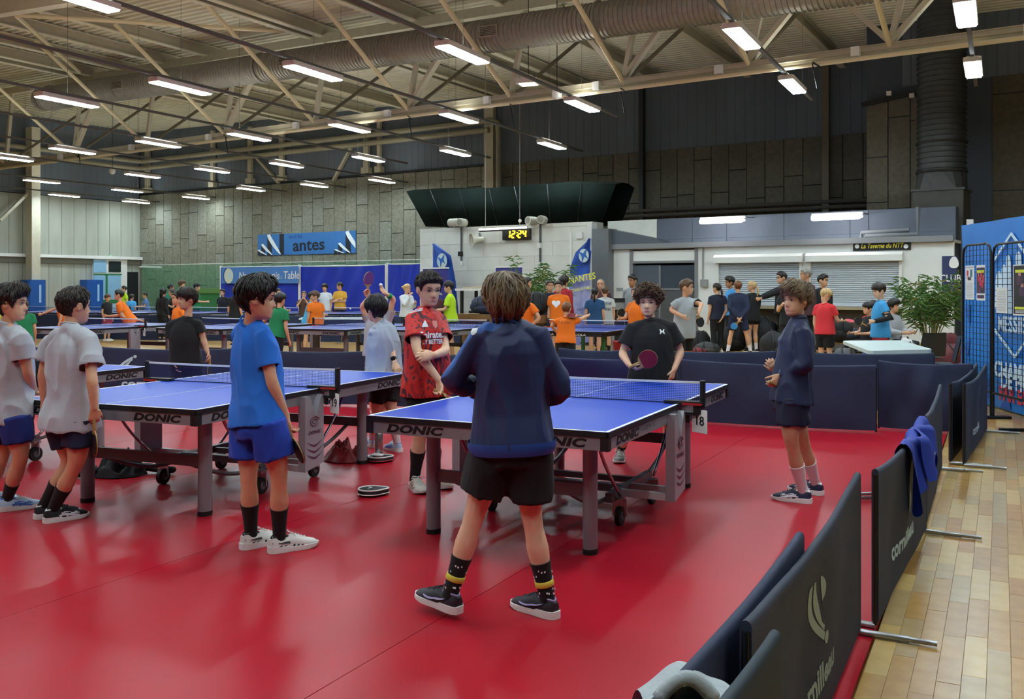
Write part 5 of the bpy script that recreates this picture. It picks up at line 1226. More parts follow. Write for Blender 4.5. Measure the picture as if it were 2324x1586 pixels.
def add_face(parent, c, Q, hh, hm, fine):
    if fine:
        for s in (-1, 1):
            mb = MB(); e = c+Q @ (V((s*.145, .318, .0))*hh); E = Q @ Matrix.Rotation(-s*.22, 3, 'Z')
            mb.ell(e, (.054*hh, .028*hh, .0215*hh), 14, 10, mat=E); mb.ell(e+E @ V((0, .016*hh, 0)), (.026*hh, .0165*hh, .0215*hh), 10, 8, mi=1, mat=E)
            mb.tube([e+E @ (V((.06*cos(a), .026+.006*sin(a), .006+.020*sin(a)))*hh) for a in [pi*.06+pi*.88*k/8 for k in range(9)]], .0095*hh, 5, mi=1)
            mb.build('eye', [SCL, IRIS], parent, smooth=True)
            mb = MB(); mb.tube([c+Q @ (V((s*(.075+.15*u), .392-.075*u*u-.03*u, .075+.03*sin(u*2.4)))*hh) for u in [k/7 for k in range(8)]], [.008*hh, .016*hh, .018*hh, .017*hh, .015*hh, .013*hh, .009*hh, .004*hh], 6, flat=.6); mb.build('eyebrow', hm, parent, smooth=True)
    else:
        mb = MB()
        for s in (-1, 1):
            mb.ell(c+Q @ (V((s*.145, .335, .0))*hh), (.05*hh, .03*hh, .022*hh), 6, 4); mb.tube([c+Q @ (V((s*(.075+.15*u), .392-.08*u, .085+.02*sin(u*2.6)))*hh) for u in (0, .5, 1)], .014*hh, 4)
        mb.build('eyes', IRIS, parent)
# ---- shoes
def shoe(parent, heel, toe_dir, s, up_m, sole_m, acc_m=None, deco=None, out=1, lace=None, up=UP, fine=True, sole2=None):
    L = .27*s; d = V(toe_dir).normalized(); x = d.cross(up).normalized(); z = x.cross(d)
    def p(a, b, c): return heel+x*(a*s)+d*(b*s)+z*(c*s)
    WDT = [(0, .022), (.015, .033), (.06, .037), (.12, .038), (.17, .045), (.21, .047), (.24, .043), (.257, .033), (.266, .022), (.27, .012)]
    HT = [(0, .075), (.02, .088), (.05, .078), (.085, .076), (.12, .085), (.15, .076), (.18, .062), (.22, .05), (.25, .043), (.27, .03)]
    TW = [(0, .55), (.05, .62), (.12, .55), (.2, .6), (.27, .3)]
    n = 14 if fine else 10; rings = []
    for b in [.27*k/n for k in range(n+1)]:
        w, h, tw = ilerp(WDT, b), ilerp(HT, b), ilerp(TW, b)
        rings.append([p(w*k1, b, .018+(h-.018)*k2) for k1, k2 in ((-1, 0), (-1.02, .35), (-.9, .68), (-tw, .95), (0, 1.02 if b > .1 else .9), (tw, .95), (.9, .68), (1.02, .35), (1, 0))])
    mb = MB(); mb.loft(rings); up_o = mb.build('shoe', up_m, parent, smooth=60)
    rings = []
    for b in [-.009, -.005, .003]+[.012+.258*k/n for k in range(n+1)]+[.275, .279]:
        w = (ilerp(WDT, min(.27, max(0, b)))+.006)*(.55 if b < -.007 else .85 if b < 0 else .6 if b > .277 else 1); zz = .034 if b < .09 else .026; lift = .012*max(0, (b-.2)/.07)
        rings.append([p(-w, b, lift), p(-w*1.03, b, lift+.01), p(-w, b, zz), p(w, b, zz), p(w*1.03, b, lift+.01), p(w, b, lift)])
    mb = MB(); mb.loft(rings); so = mb.build('sole', sole_m, up_o, smooth=40)
    if fine:
        mb = MB()
        for k in range(5):
            b = .125+.017*k; h = ilerp(HT, b)+.004; w = ilerp(WDT, b)*.55; mb.tube([p(-w, b, h-.01), p(0, b+.004, h+.001), p(w, b+.006, h-.01)], .003*s, 5)
        for sx in (-1, 1): mb.tube([p(0, .115, .093), p(sx*.03, .11, .10), p(sx*.045, .125, .085), p(sx*.02, .13, .086)], .003*s, 5)
        mb.build('laces', lace or sole_m, up_o)
        mb = MB(); mb.tube([p(.026*cos(a), .055+.045*sin(a), .082+.006*cos(a*2)) for a in [2*pi*k/18 for k in range(19)]], .006*s, 6); mb.build('collar', acc_m or up_m, up_o, smooth=True)
        for sd in (-1, 1):
            def q(b, v): 
                w = ilerp(WDT, b); h = ilerp(HT, b); k = 1.05 if v < .45 else 1.05-.34*(v-.45)/.3; return p(sd*(w*k+.0025), b, .018+(h-.018)*v)
            if deco == 'stripes':
                for k in range(3):
                    b0 = .115+.022*k; mb = MB(); mb.add([q(b0, .12), q(b0+.011, .12), q(b0+.026, .72), q(b0+.015, .72)], [(0, 1, 2, 3) if sd > 0 else (3, 2, 1, 0)]); mb.build('stripe', acc_m, up_o)
                mb = MB(); mb.add([q(.005, .55), q(.05, .5), q(.1, .45), q(.1, .72), q(.05, .85), q(.005, .9)], [(0, 1, 2, 3, 4, 5)]); mb.build('heel_patch', acc_m, up_o)
                for k in range(2):
                    b0 = .03+.025*k; mb = MB(); mb.add([q(b0, .2), q(b0+.02, .2), q(b0+.03, .36), q(b0+.018, .36)], [(0, 1, 2, 3)]); mb.build('vent_mark', acc_m, up_o)
            elif deco == 'cross':
                for pts in (((.08, .2), (.11, .62), (.19, .72)), ((.12, .16), (.15, .5), (.2, .62)), ((.09, .6), (.13, .42), (.2, .28)), ((.075, .42), (.12, .32), (.19, .17))):
                    mb = MB(); mb.tube([q(*a) for a in pts], .0042*s, 4); mb.build('side_stripe', acc_m, up_o)
            elif deco == 'swoosh':
                mb = MB(); A, B = [], []
                for k in range(13):
                    u = k/12; b = .19-.15*u+.0; v = .62-.45*sin(min(1, u*2.2)*pi/2)*(1-u)**.3+.33*u; th = .2*sin(pi*min(.97, .06+u))*(1-u*.6)
                    A.append(q(b, max(.12, v-th/2))); B.append(q(b, max(.16, v+th/2)))
                mb.tube([(a+b_)/2 for a, b_ in zip(A, B)], [.004+.008*sin(pi*(k+.5)/13) for k in range(13)], 4, flat=.3); mb.build('side_mark', acc_m, up_o)
            elif deco == 'bands':
                for k in range(3):
                    b0 = .07+.045*k; mb = MB(); mb.tube([q(b0, .1), q(b0+.02, .4), q(b0+.05, .7)], .004*s, 4); mb.build('side_band', acc_m, up_o)
    return p(0, .055, .085)
def knit(name, col, **k): return M(name, col, .85, bump=.12, bs=220, sheen=.03, **k)
def person(label, d, h, J, tf, hf, skin='light', hair='dark', hs='short', top=None, bottom=None, socks=None, shoes=None, fine=True, base=None, group=None, hands=None, hp=0, roll=0, hsz=1.0, build=1.0, wr=.0035, decal=None, collar=None, face=True, seed=0, hands_on=(1, 1), extra=None, fat=1.0):
    """J: joints given as (px, py, depth offset) or world vectors, the others follow from stature; tf / hf: facing of trunk / head as (right, away)"""
    s = h/1.55; f = (RT*tf[0]+FW*tf[1]).normalized(); l = UP.cross(f)
    b0 = P(base, 700, d) if base is not None else None
    if b0 is None:
        q = [J[k] for k in ('hipL', 'hipR') if k in J]; b0 = P(sum(p[0] for p in q)/len(q), 700, d)
    b0 = V((b0.x, b0.y, 0)); W = {}
    def at(v): return v if isinstance(v, Vector) else P(v[0], v[1], d+(v[2] if len(v) > 2 else 0))
    lean = J.get('lean', V((0, 0, 0)))
    D = dict(hip=(.055, .0, .50), sh=(.104, .0, .800), el=(.125, -.02, .635), wr=(.13, .03, .485), kn=(.055, .012, .28), an=(.055, -.012, .055))
    for k, (a, b, c) in D.items():
        for sd, sg in (('L', 1), ('R', -1)):
            v = J.get(k+sd); W[k+sd] = at(v) if v is not None else b0+l*(a*h*sg*build)+f*(b*h)+UP*(c*h)+(lean*(1.0 if c > .6 else .9 if k == 'wr' else .3 if k == 'hip' else 0) if c > .3 else V((0, 0, 0)))
    W['neck'] = at(J['neck']) if 'neck' in J else (W['shL']+W['shR'])/2+UP*(.035*h)
    hh = .148*h*hsz
    W['head'] = at(J['head']) if 'head' in J else W['neck']+UP*(.105*h)+f*(.02*h)
    t = thing('person', label, 'person', b0, 0, group)
    sk = SKIN[skin]
    hfv = (RT*hf[0]+FW*hf[1]).normalized(); hfv = (hfv*cos(hp)+UP*sin(hp)).normalized(); Q = frame(hfv) @ Matrix.Rotation(roll, 3, 'Y')
    hc = W['head']
    # feet
    sh = shoes or dict(); feet = {}
    for sd, sg in (('L', 1), ('R', -1)):
        ft = J.get('foot'+sd)
        if ft: a, b = ft[0], ft[1]; he = G(a[0], a[1], a[2] if len(a) > 2 else 0.002); to = G(b[0], b[1], b[2] if len(b) > 2 else 0.002)
        else:
            an = W['an'+sd]; td = J.get('toes', f); he = V((an.x, an.y, .002))-td*.055*s; to = he+td*.25
        td = (to-he).normalized()
        upv = UP if abs(td.z) < .02 else RT.cross(td) if False else (UP-td*td.z).normalized()
        if sh is not False:
            an = shoe(t, he, td, s*sh.get('k', 1.0), sh.get('up', black_m), sh.get('sole', white_m), sh.get('acc'), sh.get('deco'), sg, sh.get('lace'), upv, fine)
            W['an'+sd] = an
        feet[sd] = td
    vox = .0066 if fine else .014
    mb = MB()
    # trunk
    bw = build*h*fat
    rings = [spine_ring(W, u, w*bw, dp*bw, 18)[0] for u, w, dp in ((-.12, .06, .05), (.0, .092, .068), (.15, .09, .064), (.4, .08, .057), (.65, .078, .055), (.85, .076, .050), (1.0, .054, .040), (1.06, .038, .036))]
    mb.loft(rings)
    mb.tube([W['shL'], W['shL'].lerp(W['neck'], .6), W['neck']-UP*.01, W['shR'].lerp(W['neck'], .6), W['shR']], [.026*s, .028*s, .036*s, .028*s, .026*s], 12)
    nk = (hc+Q @ V((0, -.09*hh, -.30*hh))); limb(mb, [W['neck']-UP*.03*s, nk], [(0, .046*s), (.5, .042*s), (1, .044*s)])
    add_head(mb, hc, Q, hh, *((40, 34) if fine else (20, 16)))
    hm_args = []
    for sd, sg in (('L', 1), ('R', -1)):
        limb(mb, [W['sh'+sd], W['el'+sd], W['wr'+sd]], [(0, .034*s*fat), (.1, .037*s*fat), (.28, .039*s*fat), (.48, .033*s), (.6, .035*s*fat), (.8, .029*s), (1, .0235*s)])
        limb(mb, [W['hip'+sd], W['kn'+sd], W['an'+sd]], [(0, .074*s*fat), (.25, .068*s*fat), (.47, .048*s), (.55, .045*s), (.68, .052*s*fat), (.85, .038*s), (1, .031*s)])
        hd = (hands or {}).get(sd, {}); fd = (W['wr'+sd]-W['el'+sd]).normalized(); hdir = hd.get('d'); hdir = (RT*hdir[0]+FW*hdir[1]+UP*hdir[2]).normalized() if hdir else fd
        pn = hd.get('n'); pn = (RT*pn[0]+FW*pn[1]+UP*pn[2]) if pn else (l*(-sg)+f*.2)
        q = hdir.cross(pn); side = hd.get('side'); 
        if side is None: side = 1 if q.dot(hd.get('t') and (RT*hd['t'][0]+FW*hd['t'][1]+UP*hd['t'][2]) or f) >= 0 else -1
        hm_args.append((W['wr'+sd], hdir, pn, side, .152*s*(1.0), hd.get('curl', .35), hd.get('thumb', .5), hd.get('spread', .15), hd.get('index')))
        W['hd'+sd] = W['wr'+sd]+hdir*.085*s
    for (w_, d_, n_, sd_, L_, c_, th_, sp_, ix_), on in zip(hm_args, hands_on):
        if on: hand_geo(mb, w_, d_, n_, sd_, L_, c_, 7 if fine else 5, th_, sp_, ix_)
    def fin_body(o, me, co, mw):
        if not fine: return
        c, _ = face_centres(me); q = (c+np.array(mw.translation)-np.array(hc)) @ np.array(Q)/hh
        lip = (np.abs(q[:, 0]) < .092-1.3*np.abs(q[:, 2]+.312)) & (q[:, 2] > -.348) & (q[:, 2] < -.278) & (q[:, 1] > .27)
        me.polygons.foreach_set('material_index', lip.astype(int).tolist())
    remesh('body', mb, [sk, LIPS], t, vox if fine else .012 if d < 14 else .0175, 1 if fine else 0, fin_body)
    hm = HAIR[hair]; mb = MB(); st = HS[hs]; add_hair(mb, hc, Q, hh, st, seed+len(label), fine); mb.build('hair', hm, t, smooth=True)
    if face: add_face(t, hc, Q, hh, BROW if hair in ('black', 'dark', 'brown', 'ash') else hm, fine)
    # socks
    if socks:
        for sd in 'LR':
            a, k = W['an'+sd], W['kn'+sd]; dd = (k-a); L = dd.length; dd.normalize(); q = MB(); hgt = socks.get('h', .14)*s
            lr = [(0, .074*s*fat), (.25, .068*s*fat), (.47, .048*s), (.55, .045*s), (.68, .052*s*fat), (.85, .038*s), (1, .031*s)]; tl_ = L+(W['hip'+sd]-k).length; q.tube([a-dd*.03]+[a+dd*hgt*v for v in (0, .25, .5, .75, .99, 1)], [.037*s]+[max(.0365*s, ilerp(lr, 1-hgt*v/tl_)+.0045) for v in (0, .25, .5, .75, .99)]+[ilerp(lr, 1-hgt/tl_)-.004], 18); so = q.build('sock', socks['m'], t, smooth=50)
            if socks.get('mark') and fine:
                tf_ = (feet[sd].cross(UP)); 
                q = MB(); m0 = a+dd*hgt*.72-FW*.0435*s
                q.prism([(-.014, -.008), (.008, -.008), (.016, .010), (-.006, .010)], m0, RT, UP, .002); q.build('sock_mark', socks['mark'], so)
    # lower garment
    if bottom:
        q = MB(); k = bottom.get('len', .62); ez = bottom.get('ease', 1.0); hems = []
        e1 = 1+(ez-1)*.3; rings = [spine_ring(W, u, w*bw*e1, dp*bw*e1, 20)[0] for u, w, dp in ((-.16, .085, .075), (-.05, .098, .080), (.04, .092, .071), (.12, .086, .062), (.2, .08, .058))]; q.loft(rings)
        for sd in 'LR':
            hp_, kn, an = W['hip'+sd], W['kn'+sd], W['an'+sd]; pts = [hp_+UP*.02, hp_.lerp(kn, min(1, k))] if k <= 1 else [hp_+UP*.02, kn, kn.lerp(an, k-1)]
            r0, r1 = .092*s*ez*fat, (bottom.get('r1', .092) if k <= 1 else bottom.get('r1', .055))*s
            if k <= 1: q.tube([pts[0], pts[0].lerp(pts[1], .5), pts[1]], [r0, (r0+r1)/2*1.02, r1], 18)
            else: q.tube([pts[0], pts[0].lerp(pts[1], .5), pts[1], pts[1].lerp(pts[2], .5), pts[2]], [r0, .085*s, .066*s, .06*s, r1], 16)
            hems.append((pts[-1], (pts[-1]-pts[-2]).normalized(), r1))
        def fin_b(o, me, co, mw):
            if fine: wrinkle(me, .0045, 9, seed+3.3)
            open_hems(me, hems, mw)
        remesh('shorts' if k <= 1 else 'trousers', q, bottom['m'], t, .010 if fine else .019, 2 if fine else 1, fin_b)
    if top:
        q = MB(); hem = top.get('hem', -.02); ez = top.get('ease', 1.0); sl = top.get('sleeve', .55); hems = []; c1 = None
        prof = [(hem, .110, .087), (.06, .107, .085), (.3, .098, .075), (.5, .094, .072), (.7, .093, .072), (.86, .086, .068), (.97, .074, .058), (1.05, .054, .047), (1.09, .043, .041)]
        tw = top.get('flare', 0)
        rings = []
        for i, (u, w, dp) in enumerate(prof):
            k_ = ez*(1+tw*max(0, .5-u)); r, c_, ax, fw_, up_ = spine_ring(W, u, w*bw*k_, dp*bw*k_, 24)
            rings.append(r)
            if i == 0: hems.append((c_, -up_, .12*h)); 
        q.loft(rings)
        mid = (W['shL']+W['shR'])/2; nb = mid.lerp(W['neck'], .55)
        q.tube([W['shL']+UP*.002, W['shL'].lerp(nb, .5)+UP*.002, nb, W['shR'].lerp(nb, .5)+UP*.002, W['shR']+UP*.002], [.044*s*ez, .049*s*ez, .054*s*ez, .049*s*ez, .044*s*ez], 16); nkd = (nk-W['neck']).normalized(); q.tube([mid, W['neck']-nkd*.02*s, W['neck']+nkd*.006*s], [.075*s, .064*s, .054*s], 18)
        for sd in 'LR':
            a, e, w = W['sh'+sd], W['el'+sd], W['wr'+sd]; r0 = .052*s*ez*fat
            inn = a.lerp((W['shL']+W['shR'])/2, .35)
            if sl <= 1:
                pts = [inn+UP*.0, a-UP*.004, a.lerp(e, sl*.5), a.lerp(e, sl)]; rs = [r0*.9, r0*1.0, r0*1.05, top.get('cuff', .059)*s*ez]
            else:
                pts = [inn, a+UP*.004, a.lerp(e, .5), a.lerp(e, .9), e, e.lerp(w, .12), e.lerp(w, .5), e.lerp(w, sl-1)]; rs = [r0*.9, r0, .056*s*ez, .053*s*ez, .052*s*ez, .051*s*ez, .045*s*ez, top.get('cuff', .034)*s*ez]
            q.tube(pts, rs, 18); hems.append((pts[-1], (pts[-1]-pts[-2]).normalized(), rs[-1]))
        dec = decal
        def fin_t(o, me, co, mw):
            if fine: wrinkle(me, top.get('wr', wr), top.get('wsc', 8), seed+1.1)
            open_hems(me, hems, mw)
            if top.get('paint'):
                c, _ = face_centres(me); c = c+np.array(mw.translation); idx = np.zeros(len(c), int)
                for k, (A, B, r, mt) in enumerate(top['paint'](W)):
                    me.materials.append(mt); A_, B_ = np.array(A), np.array(B); ab = B_-A_; u = np.clip(((c-A_) @ ab)/(ab @ ab), 0, 1); idx[np.linalg.norm(c-A_-u[:, None]*ab, axis=1) < r] = k+1
                me.polygons.foreach_set('material_index', idx.tolist())
            if dec:
                dv = [mw @ v.co for v in me.vertices]; bv = BVHTree.FromPolygons(dv, [list(p.vertices) for p in me.polygons])
                for dd in dec: put_decal(o, bv, t, **dd)
        remesh(top.get('name', 'shirt'), q, top['m'], t, top.get('vox', .008) if fine else .016, 7 if fine else 2, fin_t)
        if fine or top.get('collar'):
            nkd = (nk-W['neck']).normalized(); ax = (W['shR']-W['shL']); ax = (ax-nkd*ax.dot(nkd)).normalized(); fw_ = nkd.cross(ax).normalized(); c_ = W['neck']+nkd*.006*s
            r = [c_+ax*(.0545*s*cos(a))+fw_*(.056*s*sin(a))-nkd*(.012*s*max(0, sin(a))) for a in [2*pi*k/24 for k in range(24)]]
            q = MB(); q.tube(r+[r[0]], top.get('rib', .0065)*s if fine else .011, 8); q.build('collar', top.get('cm', top['m']), t, smooth=True)
            if top.get('stand'):
                q = MB(); r2 = [p+nkd*top['stand']*s+(c_-p)*.04 for p in r]; r3 = [p+(c_-p)*.1 for p in r2]; q.loft([[p-nkd*.01 for p in r], r, r2, r3], cap=False); q.build('stand_collar', top.get('cm', top['m']), t, smooth=True)
        if sl > 1 and fine:
            for sd in 'LR':
                e, w = W['el'+sd], W['wr'+sd]; q = MB(); a = e.lerp(w, sl-1.09); b = e.lerp(w, sl-1.0); q.tube([a, a.lerp(b, .3), b, b], [.036*s*ez, .038*s*ez, .037*s*ez, .03*s*ez], 16); q.build('cuff', top.get('cm', top['m']), t, smooth=40)
        if top.get('band'):
            q = MB(); r1 = spine_ring(W, hem+.06, .112*bw*ez, .088*bw*ez, 24)[0]; r2 = spine_ring(W, hem-.055, .105*bw*ez, .083*bw*ez, 24)[0]; r15 = spine_ring(W, hem, .113*bw*ez, .089*bw*ez, 24)[0]
            q.loft([r1, r15, r2], cap=False); q.build('hem_band', top['band'], t, smooth=True)
    return t, W, Q, hc, hh
def put_decal(o, bv, root, kind='text', s='', o_=None, n=None, ax=None, size=.05, m=None, bold=.02, sx=1.0, pts=None, name='lettering', off=.003, tip=0):
    """print carried by the cloth: flat outlines thrown onto the garment along -n"""
    n = V(n).normalized(); ax = V(ax).normalized(); ay = n.cross(ax).normalized(); ax = ax*cos(tip)+ay*sin(tip); ay = n.cross(ax).normalized()
    if kind == 'line':
        q = []
        for x, y in pts:
            p = o_+ax*x+ay*y; hit = bv.ray_cast(p+n*.3, -n, .6); q.append((hit[0]+n*off*.5) if hit[0] is not None else p)
        mb = MB(); mb.tube(q, size, 6, flat=.35, up=n); ob = mb.build(name, m, root); ob.parent = o; return ob
    if kind == 'text':
        cu = bpy.data.curves.new('t', 'FONT'); cu.body = s; cu.size = size; cu.offset = bold*size; cu.align_x = 'CENTER'; cu.align_y = 'CENTER'; cu.resolution_u = 2
        to = bpy.data.objects.new('t', cu); C.objects.link(to); me = bpy.data.meshes.new_from_object(to); bpy.data.objects.remove(to); bpy.data.curves.remove(cu)
        vs = [(v.co.x*sx, v.co.y) for v in me.vertices]; fs = [list(p.vertices) for p in me.polygons]; bpy.data.meshes.remove(me)
    else:
        n_ = len(pts); cx_, cy_ = sum(p[0] for p in pts)/n_, sum(p[1] for p in pts)/n_
        dn = [((a[0]+(b[0]-a[0])*k/3), (a[1]+(b[1]-a[1])*k/3)) for a, b in zip(pts, pts[1:]+pts[:1]) for k in range(3)]; n_ = len(dn)
        vs = [(cx_, cy_)]+[(cx_+(x-cx_)*.5, cy_+(y-cy_)*.5) for x, y in dn]+dn; fs = [[0, 1+i, 1+(i+1) % n_] for i in range(n_)]+[[1+i, 1+n_+i, 1+n_+(i+1) % n_, 1+(i+1) % n_] for i in range(n_)]
    if kind == 'grid':
        (w, h_, k) = pts; vs = [(w*(i/k-.5), h_*(j/k-.5)) for j in range(k+1) for i in range(k+1)]; fs = [(j*(k+1)+i, j*(k+1)+i+1, (j+1)*(k+1)+i+1, (j+1)*(k+1)+i) for j in range(k) for i in range(k)]
    out = []
    for x, y in vs:
        p = o_+ax*x+ay*y; hit = bv.ray_cast(p+n*.35, -n, .8); out.append((hit[0]+n*off) if hit[0] is not None else p)
    mb = MB(); mb.add(out, fs); q = mb.build(name, m, root); q.parent = o
    return q
def bat(label, grip, hdir, bnorm, c1, c2, k=1.0, group=None):
    """table tennis bat: grip centre, direction from grip to blade, blade normal"""
    d = V(hdir).normalized(); n = V(bnorm); n = (n-d*n.dot(d)).normalized(); x = d.cross(n)
    t = thing('table_tennis_bat', label, 'bat', grip, 0, group); c = V(grip)+d*.125*k
    out = [(.076*sin(a)*k, .08*cos(a)*k*(1.0 if cos(a) > -.3 else 1.05)) for a in [2*pi*i/28 for i in range(28)]]
    mb = MB(); mb.prism(out, c-n*.003, x, d, .006); mb.build('blade', M('bat_wood', '#b5905c', .5), t)
    ru = [(a*.97, max(b, -.06*k)*.97) for a, b in out]
    for sg, m in ((1, c1), (-1, c2)):
        mb = MB(); mb.prism(ru, c+n*(.003 if sg > 0 else -.007), x, d, .004); mb.build('rubber', m, t)
    mb = MB(); mb.tube([V(grip)-d*.05*k, V(grip)-d*.045*k, V(grip), V(grip)+d*.04*k, V(grip)+d*.055*k], [.012*k, .016*k, .013*k, .014*k, .011*k], 10, flat=.8, up=n); mb.build('handle', M('bat_handle', '#a9844f', .5, var=.1), t, smooth=50)
    return t
R_RED = M('rubber_red', '#7d0f26', .55); R_BLK = M('rubber_black', '#17151a', .55); R_PUR = M('rubber_purple', '#6a3a8a', .5); R_BLU = M('rubber_blue', '#2f86c4', .5); R_PNK = M('rubber_pink', '#c8455e', .5)
# ================================================================ the nine players in front
grey_t = knit('tee_pale_grey', '#b4b7bf', var=.03, vs=40); blue_t = knit('tee_bright_blue', '#1f6fd6'); black_t = knit('tee_black', '#0f0f14'); navy_j = M('jacket_navy', '#1c2a58', .55, var=.05, vs=4, sheen=.05)
blk_short = knit('shorts_black', '#0d0d10'); royal = knit('shorts_royal', '#1a3fae'); navy_s = knit('shorts_navy', '#1a2240'); sock_b = knit('sock_black', '#101014'); sock_w = knit('sock_white', '#e6dfe2')
white_sh = M('shoe_white', '#dcd8d2', .55); sole_w = M('sole_white', '#e9e6e4', .5); blk_sh = M('shoe_black', '#17161a', .6, col2='#2a2230', vs=18); ink = M('print_near_black', '#15161a', .6)
ice_sh = M('shoe_ice_blue', '#b9d3ea', .55); ice_ac = M('shoe_blue_mark', '#4f74c8', .5); navy_sh = M('shoe_navy', '#171f40', .6, var=.15, vs=60); wht_ink2 = M('print_plain_white', '#eceef2', .6)
# 1 boy in the navy jacket seen from behind
J = dict(head=(1147, 689, 0), neck=(1146, 735, -.03), shL=(1092, 766, 0), shR=(1216, 764, 0), elL=(1032, 858, .02), wrL=(1084, 888, .20), elR=(1266, 882, .02), wrR=(1212, 915, .20),
         hipL=(1126, 1012, 0), hipR=(1198, 1012, 0), knL=(1082, 1152, .02), knR=(1205, 1165, .03), footL=((1041, 1392, .03), (951, 1352, .05)), footR=((1262, 1404), (1186, 1378)))
slev = M('jacket_blue_shoulder', '#2a62b4', .6, col2='#224a92', vs=20); bandm = M('jacket_blue_band', '#1d4590', .6)
p1, W1, Q1, c1, h1 = person('boy seen from behind in navy jacket with blue hem, black shorts, arms bent forward', 4.35, 1.56, J, (-.08, 1), (-.16, 1), 'fair', 'ash', 'messy',
    dict(m=navy_j, name='jacket', vox=.0055, sleeve=1.97, hem=-.0, ease=1.16, band=bandm, cm=bandm, stand=.05, wr=.007, wsc=7, flare=-.02, paint=lambda W: [(W['shL'].lerp(W['neck'], .75)+UP*.03, W['shL']+UP*.05-RT*.02, .055, slev), (W['shL']-RT*.05+UP*.03, W['shL'].lerp(W['elL'], .75)-RT*.065, .052, slev), (W['shL']-RT*.03+UP*.045-FW*.02, W['shL']-RT*.035+UP*.03-FW*.045, .016, wht_ink2), (W['shL'].lerp(W['neck'], .5)+UP*.052-FW*.02, W['shL'].lerp(W['neck'], .5)+UP*.04-FW*.045, .015, wht_ink2)]), dict(m=blk_short, len=.78, ease=1.18, r1=.105), dict(m=sock_b, h=.17),
    dict(up=blk_sh, sole=sole_w, acc=M('shoe_mauve_mark', '#8d7ca8', .4), deco='swoosh', lace=blk_sh, k=1.02), seed=3, hands=dict(L=dict(n=(1, .2, -.3)), R=dict(n=(-1, .2, -.3))),
    )
yel = M('sock_yellow', '#d8c64a', .8)
for sd in 'LR':                                       # the woven band on his socks
    a, k = W1['an'+sd], W1['kn'+sd]; dd = (k-a).normalized(); rr = random.Random(5)
    mb = MB(); mb.tube([a+dd*.055, a+dd*.058, a+dd*.08, a+dd*.083], [.043, .0455, .0455, .043], 16); mb.build('sock_band', yel, p1, smooth=True)
    mb = MB()
    for _ in range(26):
        an = rr.random()*6.28; hgt = .01+rr.random()*.13; c = a+dd*hgt+(RT*cos(an)+FW*sin(an))*(.0425+max(0, hgt-.06)*.03); mb.box(c, (.006, .004, .008), an+pi/2)
    mb.build('sock_flecks', wht_ink2, p1)
mb = MB(); mb.box(P(1072, 868, 4.62), (.05, .09, .03), .5); mb.build('wrist_phone', black_m, p1)
# 2 boy in bright blue
J = dict(head=(585, 679, .02), neck=(568, 731, .06), shL=(548, 755, .20), shR=(597, 760, -.04), elL=(575, 850, .30), wrL=(600, 930, .34), elR=(617, 868, -.08), wrR=(649, 946, -.02),
         hipL=(566, 962, .10), hipR=(606, 962, -.05), knL=(564, 1070, .08), knR=(633, 1066, -.02), footL=((549, 1247), (607, 1234)), footR=((612, 1255), (697, 1240)))
p2, W2, Q2, c2, h2 = person('boy in bright blue shirt and royal shorts watching, bat held low in hand', 5.40, 1.59, J, (.62, .78), (.97, .22), 'light', 'black', 'thick',
    dict(m=blue_t, sleeve=.68, hem=-.02, ease=1.12, wr=.005), dict(m=royal, len=.72, ease=1.12, r1=.108), dict(m=sock_b, h=.17), dict(up=white_sh, sole=sole_w, acc=ink, deco='stripes', k=1.05), seed=5, hp=-.02,
    hands=dict(R=dict(d=(.25, .1, -1), n=(.8, .6, .1), curl=.75, thumb=.7)))
bat('bat with black rubber in the hand of the boy in bright blue', W2['hdR']+RT*.0-FW*.02+UP*.01, RT*.42-UP*1+FW*.05, RT*.9+FW*.45, R_BLK, R_BLK)
# 3 second boy in pale grey
J = dict(head=(170, 694, -.12), neck=(160, 738, -.15), shL=(118, 775, -.07), shR=(203, 775, -.23), elL=(98, 845, -.08), wrL=(100, 908, -.02), elR=(209, 866, -.32), wrR=(214, 925, -.30),
         hipL=(138, 955, -.08), hipR=(178, 955, -.22), knL=(160, 1046, -.05), knR=(176, 1044, -.20), footL=((80, 1178), (154, 1166)), footR=((101, 1187), (181, 1173)))
p3, W3, Q3, c3, h3 = person('boy in long pale grey shirt and navy shorts leaning by the middle table', 6.27, 1.58, J, (.5, .86), (.62, .78), 'light', 'dark', 'short',
    dict(m=grey_t, sleeve=.62, hem=-.10, ease=1.16, wr=.007, flare=.08, cuff=.068), dict(m=navy_s, len=.62, ease=1.12), dict(m=sock_b, h=.17), dict(up=M('shoe_black_mesh', '#131318', .65), sole=sole_w, acc=wht_ink2, deco='cross', lace=ink), seed=8,
    hands=dict(R=dict(d=(-.1, .2, -1), n=(-.5, .9, 0), curl=.6)))
bat('bat with black rubber hanging from the hand of the second grey shirt', W3['hdR']-UP*.02, -UP+RT*.02, RT*.75+FW*.55, R_BLK, R_BLK)
